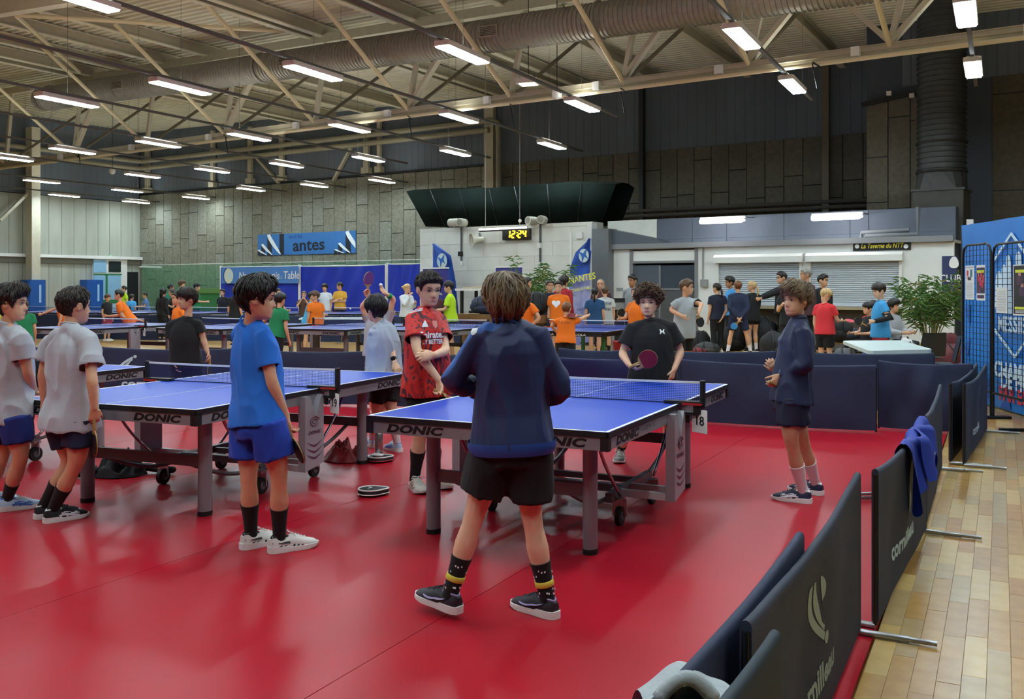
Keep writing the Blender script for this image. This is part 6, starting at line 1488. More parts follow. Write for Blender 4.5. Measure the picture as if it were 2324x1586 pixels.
# 4 boy cut by the left edge
J = dict(head=(27, 689, 0), neck=(14, 733, 0), shL=(-10, 768, .16), shR=(48, 770, -.12), elL=(-20, 850, .18), wrL=(-8, 915, .2), elR=(62, 842, -.10), wrR=(78, 890, .06),
         hipL=(5, 950, .10), hipR=(34, 950, -.08), knL=(4, 1038, .1), knR=(48, 1036, -.06), footL=((-50, 1150), (20, 1140)), footR=((-4, 1161), (76, 1150)))
p4, W4, Q4, c4, h4 = person('boy in pale grey shirt and blue shorts, cut by the left edge, hand on table', 6.43, 1.58, J, (.78, .62), (.97, .12), 'light', 'dark', 'thick',
    dict(m=grey_t, sleeve=.62, hem=-.04, ease=1.16, wr=.007, cuff=.066), dict(m=knit('shorts_blue', '#1b2f80'), len=.6, ease=1.12), dict(m=sock_b, h=.12), dict(up=ice_sh, sole=sole_w, acc=ice_ac, deco='cross'), seed=9,
    hands=dict(R=dict(d=(.9, .3, -.25), n=(0, 0, -1), curl=.2)))
# 5 boy in black behind the middle table
J = dict(head=(424, 679, 0), neck=(427, 720, 0), shR=(386, 739, 0), shL=(451, 736, 0), elR=(391, 786, -.02), wrR=(399, 822, -.08), elL=(461, 768, 0), wrL=(471, 799, -.06),
         hipR=(404, 830, 0), hipL=(440, 830, 0), knR=(412, 893, -.03), knL=(446, 890, -.02), footR=((430, 955), (424, 971)), footL=((468, 945), (456, 960)))
p5, W5, Q5, c5, h5 = person('thin boy all in black behind the middle table, head turned aside', 10.3, 1.53, J, (-.1, -1), (-.72, -.62), 'warm', 'dark', 'bowl',
    dict(m=black_t, sleeve=.62, hem=-.06, ease=1.10), dict(m=blk_short, len=.8, ease=1.1), None, dict(up=white_sh, sole=sole_w), seed=11,
    hands=dict(R=dict(n=(.6, -.3, 0), curl=.3), L=dict(n=(-.6, -.3, 0), curl=.6)))
bat('bat seen edge-on in the hand of the thin boy in black', W5['hdL']-UP*.01, -UP, RT, R_BLK, R_BLK)
# 6 grey boy at the end of the middle table, and the server behind him
J = dict(head=(853, 703, 0), neck=(862, 729, 0), shL=(851, 752, -.06), shR=(889, 744, .06), elL=(846, 800, .12), wrL=(842, 838, .2), elR=(888, 789, -.02), wrR=(895, 822, -.10),
         hipL=(861, 868, -.03), hipR=(887, 868, .05), knL=(857, 931, 0), knR=(887, 929, 0), footL=((850, 1016), (826, 1006)), footR=((908, 1026), (872, 1016)))
p6, W6, Q6, c6, h6 = person('boy in pale grey with black watch, back turned, hand on the table end', 8.72, 1.50, J, (-.42, .9), (-.6, .75), 'fair', 'black', 'thick',
    dict(m=knit('tee_ice_grey', '#aab3c4', var=.03, vs=30), sleeve=.75, hem=-.06, ease=1.15, wr=.007, cuff=.066), dict(m=blk_short, len=.72, ease=1.15), dict(m=sock_w, h=.10), dict(up=ice_sh, sole=sole_w, acc=ice_ac, deco='cross'), seed=12,
    hands=dict(R=dict(d=(.45, -.35, -.85), n=(0, .6, -.8), curl=.15, spread=.35)))
a, b = W6['wrR'], W6['elR']; dd = (b-a).normalized()
mb = MB(); mb.tube([a+dd*.025, a+dd*.028, a+dd*.05, a+dd*.053], [.024, .028, .028, .024], 14); w_ = mb.build('watch', black_m, p6, smooth=50); mb = MB(); cc = a+dd*.039-FW*.028; mb.tube([cc+FW*.004, cc-FW*.006], .02, 14); mb.build('watch_face', M('watch_glass', '#1a1f24', .15), p6)
J = dict(head=(857, 690, 0), neck=(858, 716, 0), shR=(838, 726, 0), shL=(880, 724, 0), elR=(822, 697, -.05), wrR=(836, 676, -.12), elL=(893, 677, -.05), wrL=(876, 667, -.12), hipR=(848, 806, 0), hipL=(872, 806, 0), knR=(846, 880, 0), knL=(874, 880, 0), footR=((848, 956), (842, 967)), footL=((876, 956), (880, 967)))
p10, W10, _, _, _ = person('server mostly hidden behind the watch wearer, both hands raised with bat and ball', 10.3, 1.50, J, (0, -1), (-.2, -1), 'fair', 'dark', 'short', dict(m=grey_t, sleeve=.5, hem=-.02, ease=1.12), dict(m=blk_short, len=.75, ease=1.12), dict(m=sock_w, h=.1), dict(up=white_sh, sole=sole_w), fine=False, seed=13,
    hands=dict(R=dict(d=(-.1, -.2, 1), n=(.3, -1, 0), curl=.6), L=dict(d=(-.5, -.2, .6), n=(-.3, -.5, .8), curl=.5)))
bat('purple bat raised beside the head at the end of the middle table', W10['hdR'], UP*.95+RT*.12-FW*.1, FW*-.55+RT*.8, R_PUR, R_PUR)
mb = MB(); mb.ell(W10['hdL']+UP*.035-FW*.02, (.02, .02, .02), 12, 8); tag(mb.build('table_tennis_ball', wht_ink2, smooth=True), 'white ball held up over the watch wearer', 'ball')
mb = MB(); a, b = W10['wrL'], W10['elL']; dd = (b-a).normalized(); mb.tube([a+dd*.03, a+dd*.033, a+dd*.07, a+dd*.073], [.026, .031, .031, .026], 10); mb.build('wristband', M('band_green', '#1f9a5a', .8), p10)
# 7 red jersey
jer = bpy.data.materials.new('jersey_red_pattern'); jer.use_nodes = True; nt = jer.node_tree; b_ = nt.nodes['Principled BSDF']; b_.inputs['Roughness'].default_value = .6
tc = nt.nodes.new('ShaderNodeTexCoord'); mp = nt.nodes.new('ShaderNodeMapping'); mp.inputs['Scale'].default_value = (1.5, 1.5, .75); nt.links.new(tc.outputs['Object'], mp.inputs[0])
n1 = nt.nodes.new('ShaderNodeTexNoise'); n1.inputs['Scale'].default_value = 8; n1.inputs['Detail'].default_value = 3; n1.inputs['Distortion'].default_value = 1.6; nt.links.new(mp.outputs[0], n1.inputs[0])
cr = nt.nodes.new('ShaderNodeValToRGB'); cr.color_ramp.interpolation = 'LINEAR'; e = cr.color_ramp.elements; e[0].position = .53; e[0].color = lin('#d3241f'); e[1].position = .57; e[1].color = lin('#4a1a26')
e2 = e.new(.43); e2.color = lin('#d3241f'); e3 = e.new(.40); e3.color = lin('#a51b20'); nt.links.new(n1.outputs[0], cr.inputs[0]); nt.links.new(cr.outputs[0], b_.inputs['Base Color'])
J = dict(head=(973, 657, 0), neck=(966, 701, .02), shR=(938, 724, -.10), shL=(994, 724, .08), elR=(946, 797, -.24), wrR=(996, 862, -.28), elL=(1012, 796, -.08), wrL=(986, 806, -.30),
         hipR=(951, 888, -.04), hipL=(984, 888, .04), knR=(954, 977, -.03), knL=(982, 979, .03), footR=((937, 1105), (968, 1128)), footL=((980, 1096), (1014, 1109)))
chest = P(976, 765, 6.9); nn = -FW*.87+RT*.5; aa = RT*.87+FW*.5
p7, W7, Q7, c7, h7 = person('boy in patterned red jersey holding his elbow behind the right table', 7.1, 1.66, J, (.5, -.87), (.52, -.85), 'fair', 'dark', 'crop',
    dict(m=jer, sleeve=.62, hem=-.06, ease=1.12, cm=M('jersey_red_plain', '#c4221f', .6), cuff=.066), dict(m=blk_short, len=.72, ease=1.12), dict(m=sock_b, h=.2, mark=wht_ink2), dict(up=M('shoe_cream', '#d8d2c6', .55), sole=sole_w, acc=M('shoe_cream_band', '#b9b2a4', .5), deco='bands'), seed=14, hp=-.12,
    hands=dict(R=dict(d=(.1, .0, -1), n=(-.5, -.6, 0), curl=.85, thumb=.4), L=dict(d=(-1, -.2, -.12), n=(0, .9, -.25), curl=.4, t=(0, 0, 1))),
    decal=[dict(s='Emirates', o_=P(988, 761, 6.9), n=nn, ax=aa, size=.068, m=wht_ink2, bold=.03, sx=.95), dict(s='FLY BETTER', o_=P(989, 777, 6.9), n=nn, ax=aa, size=.046, m=wht_ink2, bold=.03, sx=.8),
           dict(kind='poly', pts=[(-.03, -.02), (.03, -.02), (.012, .03), (-.004, .012)], o_=P(971, 736, 6.9), n=nn, ax=aa, m=wht_ink2, name='chest_mark'), dict(kind='poly', pts=[(-.02, .028), (-.02, -.008), (0, -.03), (.02, -.008), (.02, .028)], o_=P(995, 737, 6.95), n=nn, ax=aa, m=M('crest_pink', '#e08a80', .6), name='crest')]+
          [dict(kind='line', pts=[(-.01-.012*k, -.045+.03*k), (.0-.012*k, -.0+.03*k), (.0-.012*k, .05+.012*k)], o_=P(946, 713, 7.0), n=UP*.8-FW*.45-RT*.25, ax=RT, size=.0055, m=wht_ink2, name='shoulder_stripe', tip=-.9) for k in range(3)])
bat('bat with red rubber in the lowered fist of the red jersey', W7['hdR']-UP*.0, RT*.75-FW*.3-UP*.35, UP*.9+RT*.4, R_RED, R_BLK)
# 8 curly boy
J = dict(head=(1472, 687, 0), neck=(1477, 728, 0), shR=(1437, 745, 0), shL=(1520, 743, 0), elR=(1412, 802, -.02), wrR=(1427, 827, -.20), elL=(1545, 797, .0), wrL=(1530, 838, -.12),
         hipR=(1457, 858, 0), hipL=(1503, 858, 0), knR=(1440, 940, -.02), knL=(1512, 938, -.02), footR=((1410, 1040), (1400, 1059)), footL=((1524, 1036), (1530, 1055)))
nn = -FW; p8, W8, Q8, c8, h8 = person('curly-haired boy in black shirt with red bat behind the right table', 8.0, 1.55, J, (-.06, -1), (-.30, -.95), 'fair', 'brown', 'curly',
    dict(m=black_t, sleeve=.7, hem=-.02, ease=1.18, cuff=.07), dict(m=blk_short, len=.8, ease=1.15), dict(m=sock_b, h=.08), dict(up=M('shoe_grey_black', '#2a2b2c', .6, col2='#8d8f8a', vs=22), sole=sole_w, acc=wht_ink2, deco='bands'), seed=15, fat=1.06,
    hands=dict(R=dict(d=(.75, -.35, -.45), n=(.2, .1, .95), curl=.55, t=(.3, -.2, 1)), L=dict(d=(-.3, -.1, -1), n=(-.5, .4, 0), curl=.35)),
    decal=[dict(kind='poly', pts=[(-.022, .018), (-.012, .018), (-.006, .004), (.006, .004), (.012, .018), (.022, .018), (.016, 0), (.022, -.018), (.012, -.018), (.006, -.004), (-.006, -.004), (-.012, -.018), (-.022, -.018), (-.016, 0)], o_=P(1502, 752, 7.9), n=nn, ax=RT, m=wht_ink2, name='chest_mark', off=.006)])
bat('bat with red rubber held across the black shirt of the curly boy', P(1439, 829, 7.74), P(1459, 820, 7.72)-P(1439, 829, 7.74), -FW, R_RED, R_BLK)
# 9 boy in navy with white socks
J = dict(head=(1806, 681, 0), neck=(1813, 724, 0), shL=(1822, 755, -.14), shR=(1800, 748, .16), elL=(1829, 826, -.16), wrL=(1772, 852, -.04), elR=(1790, 815, .24), wrR=(1768, 841, .16),
         hipL=(1800, 908, -.06), hipR=(1793, 908, .10), knL=(1793, 988, -.06), knR=(1817, 985, .12), footL=((1840, 1142), (1752, 1131)), footR=((1866, 1124), (1800, 1112)))
p9, W9, Q9, c9, h9 = person('boy in navy training top and shorts with tall white socks by the barriers', 6.65, 1.52, J, (-.9, -.42), (-.86, -.48), 'light', 'ash', 'wavy',
    dict(m=M('top_navy', '#1a2348', .65, var=.05, vs=5, sheen=.05), name='training_top', sleeve=1.95, hem=-.03, ease=1.1, stand=.02, wr=.007), dict(m=M('shorts_deep_navy','#151a36',.7), len=.72, ease=1.1, r1=.10), dict(m=sock_w, h=.21, mark=ink), dict(up=navy_sh, sole=sole_w, acc=wht_ink2, deco='cross', lace=navy_sh, k=1.03), seed=17,
    hands=dict(L=dict(d=(-.7, -.2, -.7), n=(-.2, .9, .2), curl=.6), R=dict(d=(-.6, -.3, .5), n=(0, .9, .3), curl=.5)))
bat('bat with red rubber in the hand of the boy in white socks', W9['hdL'], RT*.5+FW*.3-UP*.25, UP+RT*.2, R_RED, R_BLK)
mb = MB(); a = P(1778, 955, 6.62); mb.add([a, a+RT*.04, a+RT*.02+UP*.05], [(0, 1, 2)]); mb.build('shorts_mark', wht_ink2, p9)
# ================================================================ players and onlookers behind
tee = lambda n, c: knit('tee_'+n, c)
orange = tee('orange', '#ea720c'); lime = tee('lime', '#b9e01c'); green = tee('green', '#137a4a'); green2 = tee('sea_green', '#2f8d6c'); maroon = tee('maroon', '#4a2228'); navy_t = tee('navy', '#171d33'); red_t = tee('red', '#d83038'); sky = tee('sky_blue', '#3d9bd6'); white_t = tee('white', '#d6dade'); yellow_t = tee('mustard', '#dfa83a'); fade = tee('faded_blue', '#5a7fb8'); lblue = tee('turquoise', '#4aa6d8'); coal = tee('coal', '#16171c'); petrol = tee('petrol', '#1f4a74'); gr_back = tee('ash_grey', '#b9bcba'); gzip = tee('zip_grey', '#84888c'); brownt = tee('brown', '#5a3c2c'); hood_w = tee('hoodie_white', '#cfd4d8'); hood_r = tee('hoodie_red', '#a81f2c')
trs = knit('trousers_black', '#141519'); jean = knit('jeans_dark', '#1f2738'); red_short = knit('shorts_red', '#b8323c'); grey_short = knit('shorts_pale_grey', '#a9aca8')
dsh = dict(up=black_m, sole=sole_w); wsh = dict(up=white_sh, sole=sole_w)
BO = dict(s=dict(m=blk_short, len=.75, ease=1.1), t=dict(m=trs, len=1.9, ease=1.05), j=dict(m=jean, len=1.9, ease=1.05), r=dict(m=red_short, len=.75, ease=1.1), g=dict(m=grey_short, len=.75, ease=1.1), n=dict(m=navy_s, len=.78, ease=1.12), k=dict(m=coal, len=.45, ease=1.2))
def bg(label, px, ytop, d, tf, hf, topm, bot='s', pose='down', hair='dark', hs='short', skin='light', sleeve=.6, socks=None, shoes=None, lean=0, drop=0, hp=0, h=None, sit=False, hemx=-.05, decal=None, ov=None, group=None, fat=1.0, ease=1.12, hands=None, stand=0):
    zt = H-(ytop-CY)*d/F; hgt = h or zt-.015
    f = (RT*tf[0]+FW*tf[1]).normalized(); l = UP.cross(f); b0 = P(px, 700, d); b0.z = 0; J = {}
    L = f*(lean*hgt)-UP*(drop*hgt); b = b0-f*(lean*hgt*.55)
    if lean or drop: J['lean'] = L; b0 = b
    sh = lambda sg: b0+l*(.104*hgt*sg)+UP*(.80*hgt)+L
    if sit:
        zs = .47; 
        for sd, sg in (('L', 1), ('R', -1)):
            J['hip'+sd] = b0+l*.05*hgt*sg+UP*zs; J['sh'+sd] = b0+l*.1*hgt*sg+UP*(zs+.30*hgt)+L; J['kn'+sd] = b0+l*.08*hgt*sg+f*.25*hgt+UP*(zs+.02); J['an'+sd] = b0+l*.08*hgt*sg+f*.27*hgt+UP*.08
        sh = lambda sg: J['shL'] if sg > 0 else J['shR']
    mid = (sh(1)+sh(-1))/2
    for sd, sg in (('L', 1), ('R', -1)):
        s_ = sh(sg); p = pose if isinstance(pose, str) else pose[0 if sd == 'L' else 1]
        E_ = {'down': None, 'crossed': (s_+l*.025*hgt*sg-UP*.165*hgt+f*.03*hgt, mid-UP*(.135+.02*sg)*hgt+f*.115*hgt-l*.045*hgt*sg), 'fwd': (s_-UP*.155*hgt+f*.05*hgt+l*.03*hgt*sg, s_-UP*.16*hgt+f*.195*hgt-l*.01*hgt*sg),
              'phone': (s_-UP*.155*hgt+f*.04*hgt+l*.02*hgt*sg, s_-UP*.085*hgt+f*.155*hgt-l*.05*hgt*sg), 'face': (s_-UP*.12*hgt+f*.10*hgt+l*.03*hgt*sg, s_+UP*.03*hgt+f*.12*hgt-l*.06*hgt*sg), 'reach': (s_-UP*.06*hgt+f*.15*hgt+l*.01*hgt*sg, s_-UP*.12*hgt+f*.29*hgt),
              'back': (s_-UP*.165*hgt-f*.06*hgt+l*.02*hgt*sg, b0+UP*.50*hgt-f*.09*hgt+l*.02*hgt*sg), 'hip': (s_-UP*.13*hgt+l*.09*hgt*sg-f*.03*hgt, b0+UP*.56*hgt+l*.08*hgt*sg+f*.02*hgt), 'out': (s_-UP*.10*hgt+l*.13*hgt*sg, s_-UP*.17*hgt+l*.22*hgt*sg+f*.06*hgt), 'swing': (s_-UP*.09*hgt+f*.13*hgt-l*.02*hgt*sg, s_-UP*.15*hgt+f*.2*hgt-l*.14*hgt*sg)}[p]
        if E_: J['el'+sd], J['wr'+sd] = E_
    if ov: J.update({k: (v if isinstance(v, Vector) else P(v[0], v[1], d+(v[2] if len(v) > 2 else 0))) for k, v in ov.items()})
    hf = hf or tf
    r = person(label, d, hgt, dict(J), tf, hf, skin, hair, hs, dict(m=topm, sleeve=sleeve, hem=hemx, ease=ease, collar=True, stand=stand), dict(BO[bot]) if bot else None, socks, shoes or dsh, fine=False, base=None if False else CX+(b0.x*RT.x+b0.y*RT.y)*F/depth(b0), group=group, hp=hp, decal=decal, fat=fat, hands=hands)
    return r
sw = dict(m=sock_w, h=.12); sb = dict(m=sock_b, h=.14)
bg('onlooker in lime shirt showing at the left edge behind the first grey shirt', -6, 668, 15, (.6, .5), None, lime)
bg('girl in green with long brown hair between the two grey shirts', 54, 700, 15.5, (-.5, .8), None, green, 't', hair='brown', hs='long', h=1.3, lean=.05)
bg('player in orange stretching an arm left behind the second grey shirt', 148, 676, 20.5, (-.9, -.2), None, orange, 's', ('down', 'reach'), lean=.1, drop=.03, h=1.45)
bg('small child in black and red shirt by the pale blue door', 243, 668, 26.5, (.9, -.3), None, coal, 'r', hair='brown', hs='bowl', shoes=wsh)
r = bg('boy in orange lunging forward over rear table twelve', 290, 661, 20.6, (-1, -.15), None, orange, 's', ('back', 'fwd'), hair='black', hs='short', lean=.22, drop=.07, h=1.55, socks=sb, hemx=-.1)
bg('man in lime shirt standing by the black doorway', 283, 649, 34, (-.8, -.5), None, lime, 't', hair='black')
bg('child in light blue, back of head, right of the lunging boy', 298, 668, 31, (.2, 1), None, lblue, 's', hair='dark', hs='bowl')
bg('boy in faded blue shirt leaning at a far table', 333, 664, 33, (-.8, -.5), None, fade, 's', ('fwd', 'fwd'), hair='black', lean=.06)
bg('woman in black with very long black hair', 369, 654, 26.5, (.5, .85), None, coal, 't', hair='black', hs='long', sleeve=1.9)
bg('dark-haired boy in sea green behind the long-haired woman', 386, 645, 31, (.6, .6), (.9, .3), green2, 's', hair='black', skin='tan')
bg('girl in black shirt with white collar facing left', 392, 657, 27.2, (-.7, -.6), None, coal, 's', ('phone', 'fwd'), hair='dark', hs='bun')
bg('tall curly-haired boy in sea green by the net wall', 411, 637, 32, (.9, -.2), None, green2, 's', hair='brown', hs='messy')
bg('boy in green looking right beside the olive chest', 445, 643, 30.8, (.9, .2), None, green, 's', ('down', 'fwd'), hair='black', hs='bowl')
bg('player in orange half hidden behind the thin boy in black', 412, 672, 15.6, (-.7, -.6), None, orange, 's', ('out', 'down'), lean=.06, drop=.05, h=1.5)
bg('boy in black before the club banner, left of two', 506, 656, 29.0, (-.3, -1), None, coal, 's', hair='black')
bg('boy in black polo with arms at his side before the club banner', 534, 651, 24.2, (.4, .9), None, coal, 't', ('down', 'down'), hair='brown', hs='short', sleeve=.7)
bg('player in black behind the boy in green, ball in hand', 628, 655, 23.5, (.8, -.5), None, coal, 's', ('fwd', 'down'), hair='black')
bg('boy in green seen from behind in black trousers beside bright blue shirt', 628, 671, 15.2, (.55, .85), (.3, 1), green, 't', ('out', 'down'), hair='black', hs='bowl', lean=.08, drop=.03, h=1.45, hemx=-.02)
bg('child in brown with hands at the face by the blue screens', 690, 661, 27.4, (.1, -1), None, brownt, 's', ('face', 'face'), hair='brown')
bg('player in turquoise with head hidden by the orange boy', 700, 668, 21.5, (.95, .1), None, lblue, 's', ('fwd', 'down'), hair='dark', lean=.09, drop=.02, h=1.42)
bg('boy in long orange shirt waiting by the rear net', 716, 661, 20.2, (-.6, .7), (-.8, -.3), orange, 's', hair='brown', hs='bowl', hemx=-.12)
bg('boy in white shirt before the blue screens', 738, 645, 30.3, (-.2, -1), None, white_t, 's', hair='dark', hs='messy', hemx=-.1)
bg('boy in mustard shirt with folded arms before the blue screens', 772, 641, 30.3, (-.3, -.95), (-.95, -.2), yellow_t, 't', 'crossed', hair='dark')
bg('woman in white hoodie holding a cup by the blue screen', 922, 645, 24.0, (.7, -.6), (.95, -.3), hood_w, 'j', ('phone', 'face'), hair='blond', hs='bun', sleeve=1.9)
bg('person in maroon hidden behind the red jersey', 990, 652, 20.0, (-.3, -1), None, maroon, 't', hair='black')
r = bg('boy in lime shirt and black shorts playing beside the violet banner', 1023, 639, 20.0, (-.95, .05), None, lime, 's', ('fwd', 'fwd'), hair='black', hs='bowl', lean=.02, sleeve=.7)
a, b = r[1]['wrL'], r[1]['elL']; dd = (b-a).normalized(); mb = MB(); mb.tube([a+dd*.03, a+dd*.06], .034, 8); mb.build('watch', black_m, r[0])
bg('man in black jacket looking right behind the navy jacket boy', 1194, 631, 21.4, (.7, -.6), (.95, -.25), coal, 't', 'crossed', hair='dark', hs='crop', sleeve=1.9, fat=1.15)
bg('smiling woman in dark dress with folded arms by the clock wall', 1247, 637, 21, (.2, -1), None, navy_t, 'k', 'crossed', hair='dark', hs='bun', skin='warm', hemx=-.2)
hrt = [(.0, -.055), (.06, .01), (.055, .045), (.025, .055), (0, .035), (-.025, .055), (-.055, .045), (-.06, .01)]
r = bg('boy in orange shirt with white heart standing by the green-legged table', 1268, 639, 19.6, (-.15, -1), None, orange, 's', hair='dark', hs='crop', decal=[dict(kind='poly', pts=[(x*1.4, y*1.4) for x, y in hrt], o_=P(1262, 690, 19.5), n=-FW, ax=RT, m=wht_ink2, name='heart_print', off=.01)], hemx=-.1)
a, b = r[1]['wrR'], r[1]['elR']; dd = (b-a).normalized(); mb = MB(); mb.tube([a+dd*.02, a+dd*.09], .034, 8); mb.build('wristband', black_m, r[0])
bg('person in red hoodie turned away before the right feather flag', 1278, 627, 21.6, (.6, .8), None, hood_r, 't', hair='dark', hs='messy', sleeve=1.9)
r = bg('boy in orange seen from behind leaning on the green-legged table', 1284, 696, 15.0, (.25, .97), None, orange, 's', ('out', 'reach'), hair='ginger', hs='short', lean=.06, drop=.10, h=1.40, hemx=-.12,
       ov=dict(elR=(1318, 724, .1), wrR=(1334, 716, .3), elL=(1252, 738, .1), wrL=(1262, 752, .5)), decal=[dict(s='ACADEMY', o_=P(1278, 733, 14.8), n=-FW, ax=RT, size=.07, m=M('print_rust', '#b8560e', .7), bold=.01, off=.008)])
bat('bat with red rubber on the hands of the leaning orange boy', P(1316, 716, 15.0), -RT+FW*.2, UP*.9-FW*.4, R_RED, R_BLK)
bg('player in orange behind the navy jacket boy, only elbow and side showing', 1192, 655, 15.9, (-.6, -.6), None, orange, 's', ('hip', 'hip'), hair='dark', h=1.5)
bg('girl in petrol shirt with dark ponytail seen from behind', 1350, 653, 20.3, (.2, 1), None, petrol, 'g', hair='black', hs='ponylow')
bg('bald man behind the girl in petrol', 1364, 634, 22.0, (-.3, -1), None, maroon, 't', hair='grey', hs='bald', skin='warm')
bg('child with dark print on pale grey shirt, seen from behind', 1373, 650, 21.0, (0, 1), None, gr_back, 'g', hair='brown', hs='short', hemx=-.14, ease=1.2, socks=sb, shoes=wsh, decal=[dict(s=t_, o_=P(1373, y_, 20.8), n=-FW, ax=RT, size=.075, m=M('print_slate', '#3f5068', .7), bold=.015, off=.012) for t_, y_ in (('COLLEGE', 688), ('NANTES', 702))])
bg('bearded man in grey zip jacket by the white kiosk panel', 1437, 625, 21.6, (-.5, -.8), (-.75, -.6), gzip, 't', hair='black', hs='crop', skin='tan', sleeve=1.9)
r = bg('boy in orange with bat behind the curly-haired player', 1446, 652, 16.8, (-.7, -.6), None, orange, 's', ('down', 'fwd'), hair='brown')
bat('bat with black rubber held up by the boy in orange behind the curls', r[1]['hdR'], UP*.8+RT*.4, RT*.5-FW, R_BLK, R_BLK)
r = bg('boy in grey shirt and black shorts swinging a forehand', 1552, 636, 14.6, (.55, -.75), (.85, -.35), M('tee_misty_grey', '#a9b2b8', .85), 's', ('swing', 'fwd'), hair='brown', hs='crop', lean=.04, hemx=-.12, ease=1.18, socks=None,
       ov=dict(elL=(1592, 690, -.25), wrL=(1586, 708, -.4), elR=(1522, 703, -.1), wrR=(1548, 717, -.3)))
bat('blurred black bat of the boy swinging a forehand', P(1584, 712, 14.15), RT*.2-UP*.8, -FW+RT*.5, R_BLK, R_BLK)
bg('girl in navy shirt and black trousers queuing at the kiosk, first on the left', 1628, 643, 21.6, (-.25, 1), (-.6, .7), navy_t, 't', ('down', 'back'), hair='dark', hs='ponylow', shoes=wsh)
bg('tall person in profile with dark hair and light blue collar in the queue', 1659, 629, 22.6, (-.85, -.1), None, tee('collar_blue', '#3f8fd0'), 't', hair='black', hs='thick', skin='tan')
r = bg('boy in navy with a blue bat behind his back in the queue', 1675, 638, 21.3, (.05, 1), None, M('top_ink_blue', '#1a2644', .8), 'n', ('back', 'back'), hair='ginger', hs='short', sleeve=1.9, socks=sw, ov=dict(anL=P(1652, 787, 21.3), anR=P(1703, 787, 21.3), knL=P(1659, 757, 21.3), knR=P(1694, 757, 21.3)))
bat('blue bat held behind the back of the boy in the queue', r[1]['hdR']-UP*.02, -RT*.6-UP*.5, -FW, R_BLU, R_BLK)
bg('girl in black dress with blond ponytail in the queue', 1708, 639, 22.0, (-.4, .9), (-.8, .4), coal, 'k', ('fwd', 'fwd'), hair='blond', hs='ponylow', socks=sw, hemx=-.18, sleeve=1.9)
r = bg('man in black hoodie and glasses leaning to the counter', 1777, 618, 22.0, (-.95, .1), (-1, -.15), coal, 't', ('reach', 'reach'), hair='black', hs='crop', sleeve=1.9, fat=1.12)
q = r[3]; hq = r[4]; mb = MB(); Q_ = r[2]
for s in (-1, 1): mb.tube([q+Q_ @ (V((s*(.15+.1*cos(a)), .36, .0+.07*sin(a)))*hq) for a in [2*pi*k/10 for k in range(11)]], .014*hq, 4); mb.tube([q+Q_ @ (V((s*.25, .36, .02))*hq), q+Q_ @ (V((s*.35, -.02, .02))*hq)], .012*hq, 4)
mb.build('glasses', black_m, r[0])
bg('person in black with bare bent arm behind the boy in white socks', 1793, 633, 17.6, (-.5, -.85), None, coal, 't', ('down', 'phone'), hair='dark', hs='short', shoes=wsh)
bg('tall grey-haired man in maroon hoodie at the counter', 1832, 609, 20.0, (-.7, .6), (-1, .05), tee('hoodie_maroon', '#472a2e'), 't', hair='grey', hs='short', skin='warm', sleeve=1.9, fat=1.15)
bg('man in black with dark cap behind the maroon hoodie', 1866, 624, 20.8, (.3, -.9), (.6, -.6), coal, 't', hair='black', hs='crop', sleeve=1.9)
r = bg('blond child in red shirt looking down at a pink bat', 1872, 651, 16.2, (.75, .6), (.85, .15), red_t, 's', ('down', 'fwd'), hair='blond', hs='bowl', skin='fair', hp=-.5, h=1.47, hemx=-.06)
bat('pink bat of the blond child in red', r[1]['hdR'], RT*.9+FW*.2, UP*.9-FW*.35, R_PNK, R_PNK)
r = bg('boy in sky blue shirt and red shorts behind the white folding table', 1999, 643, 14.6, (-.75, .1), (-.95, -.2), sky, 'r', ('fwd', 'fwd'), hair='dark', hs='bowl', skin='fair', hp=-.22, h=1.56, hemx=-.08, ov=dict(elL=(2016, 722, -.25), wrL=(1985, 729, -.3), elR=(2024, 722, .25), wrR=(1990, 727, .2)))
for sd in 'LR':
    a, b = r[1]['wr'+sd], r[1]['el'+sd]; mb = MB(); mb.tube([a, a.lerp(b, .5), b, b.lerp(r[1]['sh'+sd], .3)], [.034, .04, .043, .046], 10); mb.build('arm_sleeve', coal, r[0], smooth=True)
r = bg('seated boy with black hair in profile by the bags', 1973, 690, 17.2, (-.95, -.2), None, coal, 't', ('fwd', 'fwd'), hair='black', hs='bowl', sit=True, h=1.5, ov=None)
bat('black bat in the hands of the seated boy', P(1962, 737, 16.9), -RT*.7+UP*.4, -FW*.8+RT*.3, R_BLK, R_BLK)
bg('seated child with black curls behind the seated boy', 1982, 676, 18.2, (-.4, -.9), None, hood_r, 't', ('fwd', 'fwd'), hair='black', hs='messy', sit=True, h=1.5, sleeve=1.9)
bg('seated person in grey hoodie behind the boy in sky blue', 2025, 678, 17.4, (.5, -.7), None, tee('hoodie_grey', '#a3a6ac'), 't', ('fwd', 'fwd'), hair='black', hs='messy', sit=True, h=1.6, sleeve=1.9)
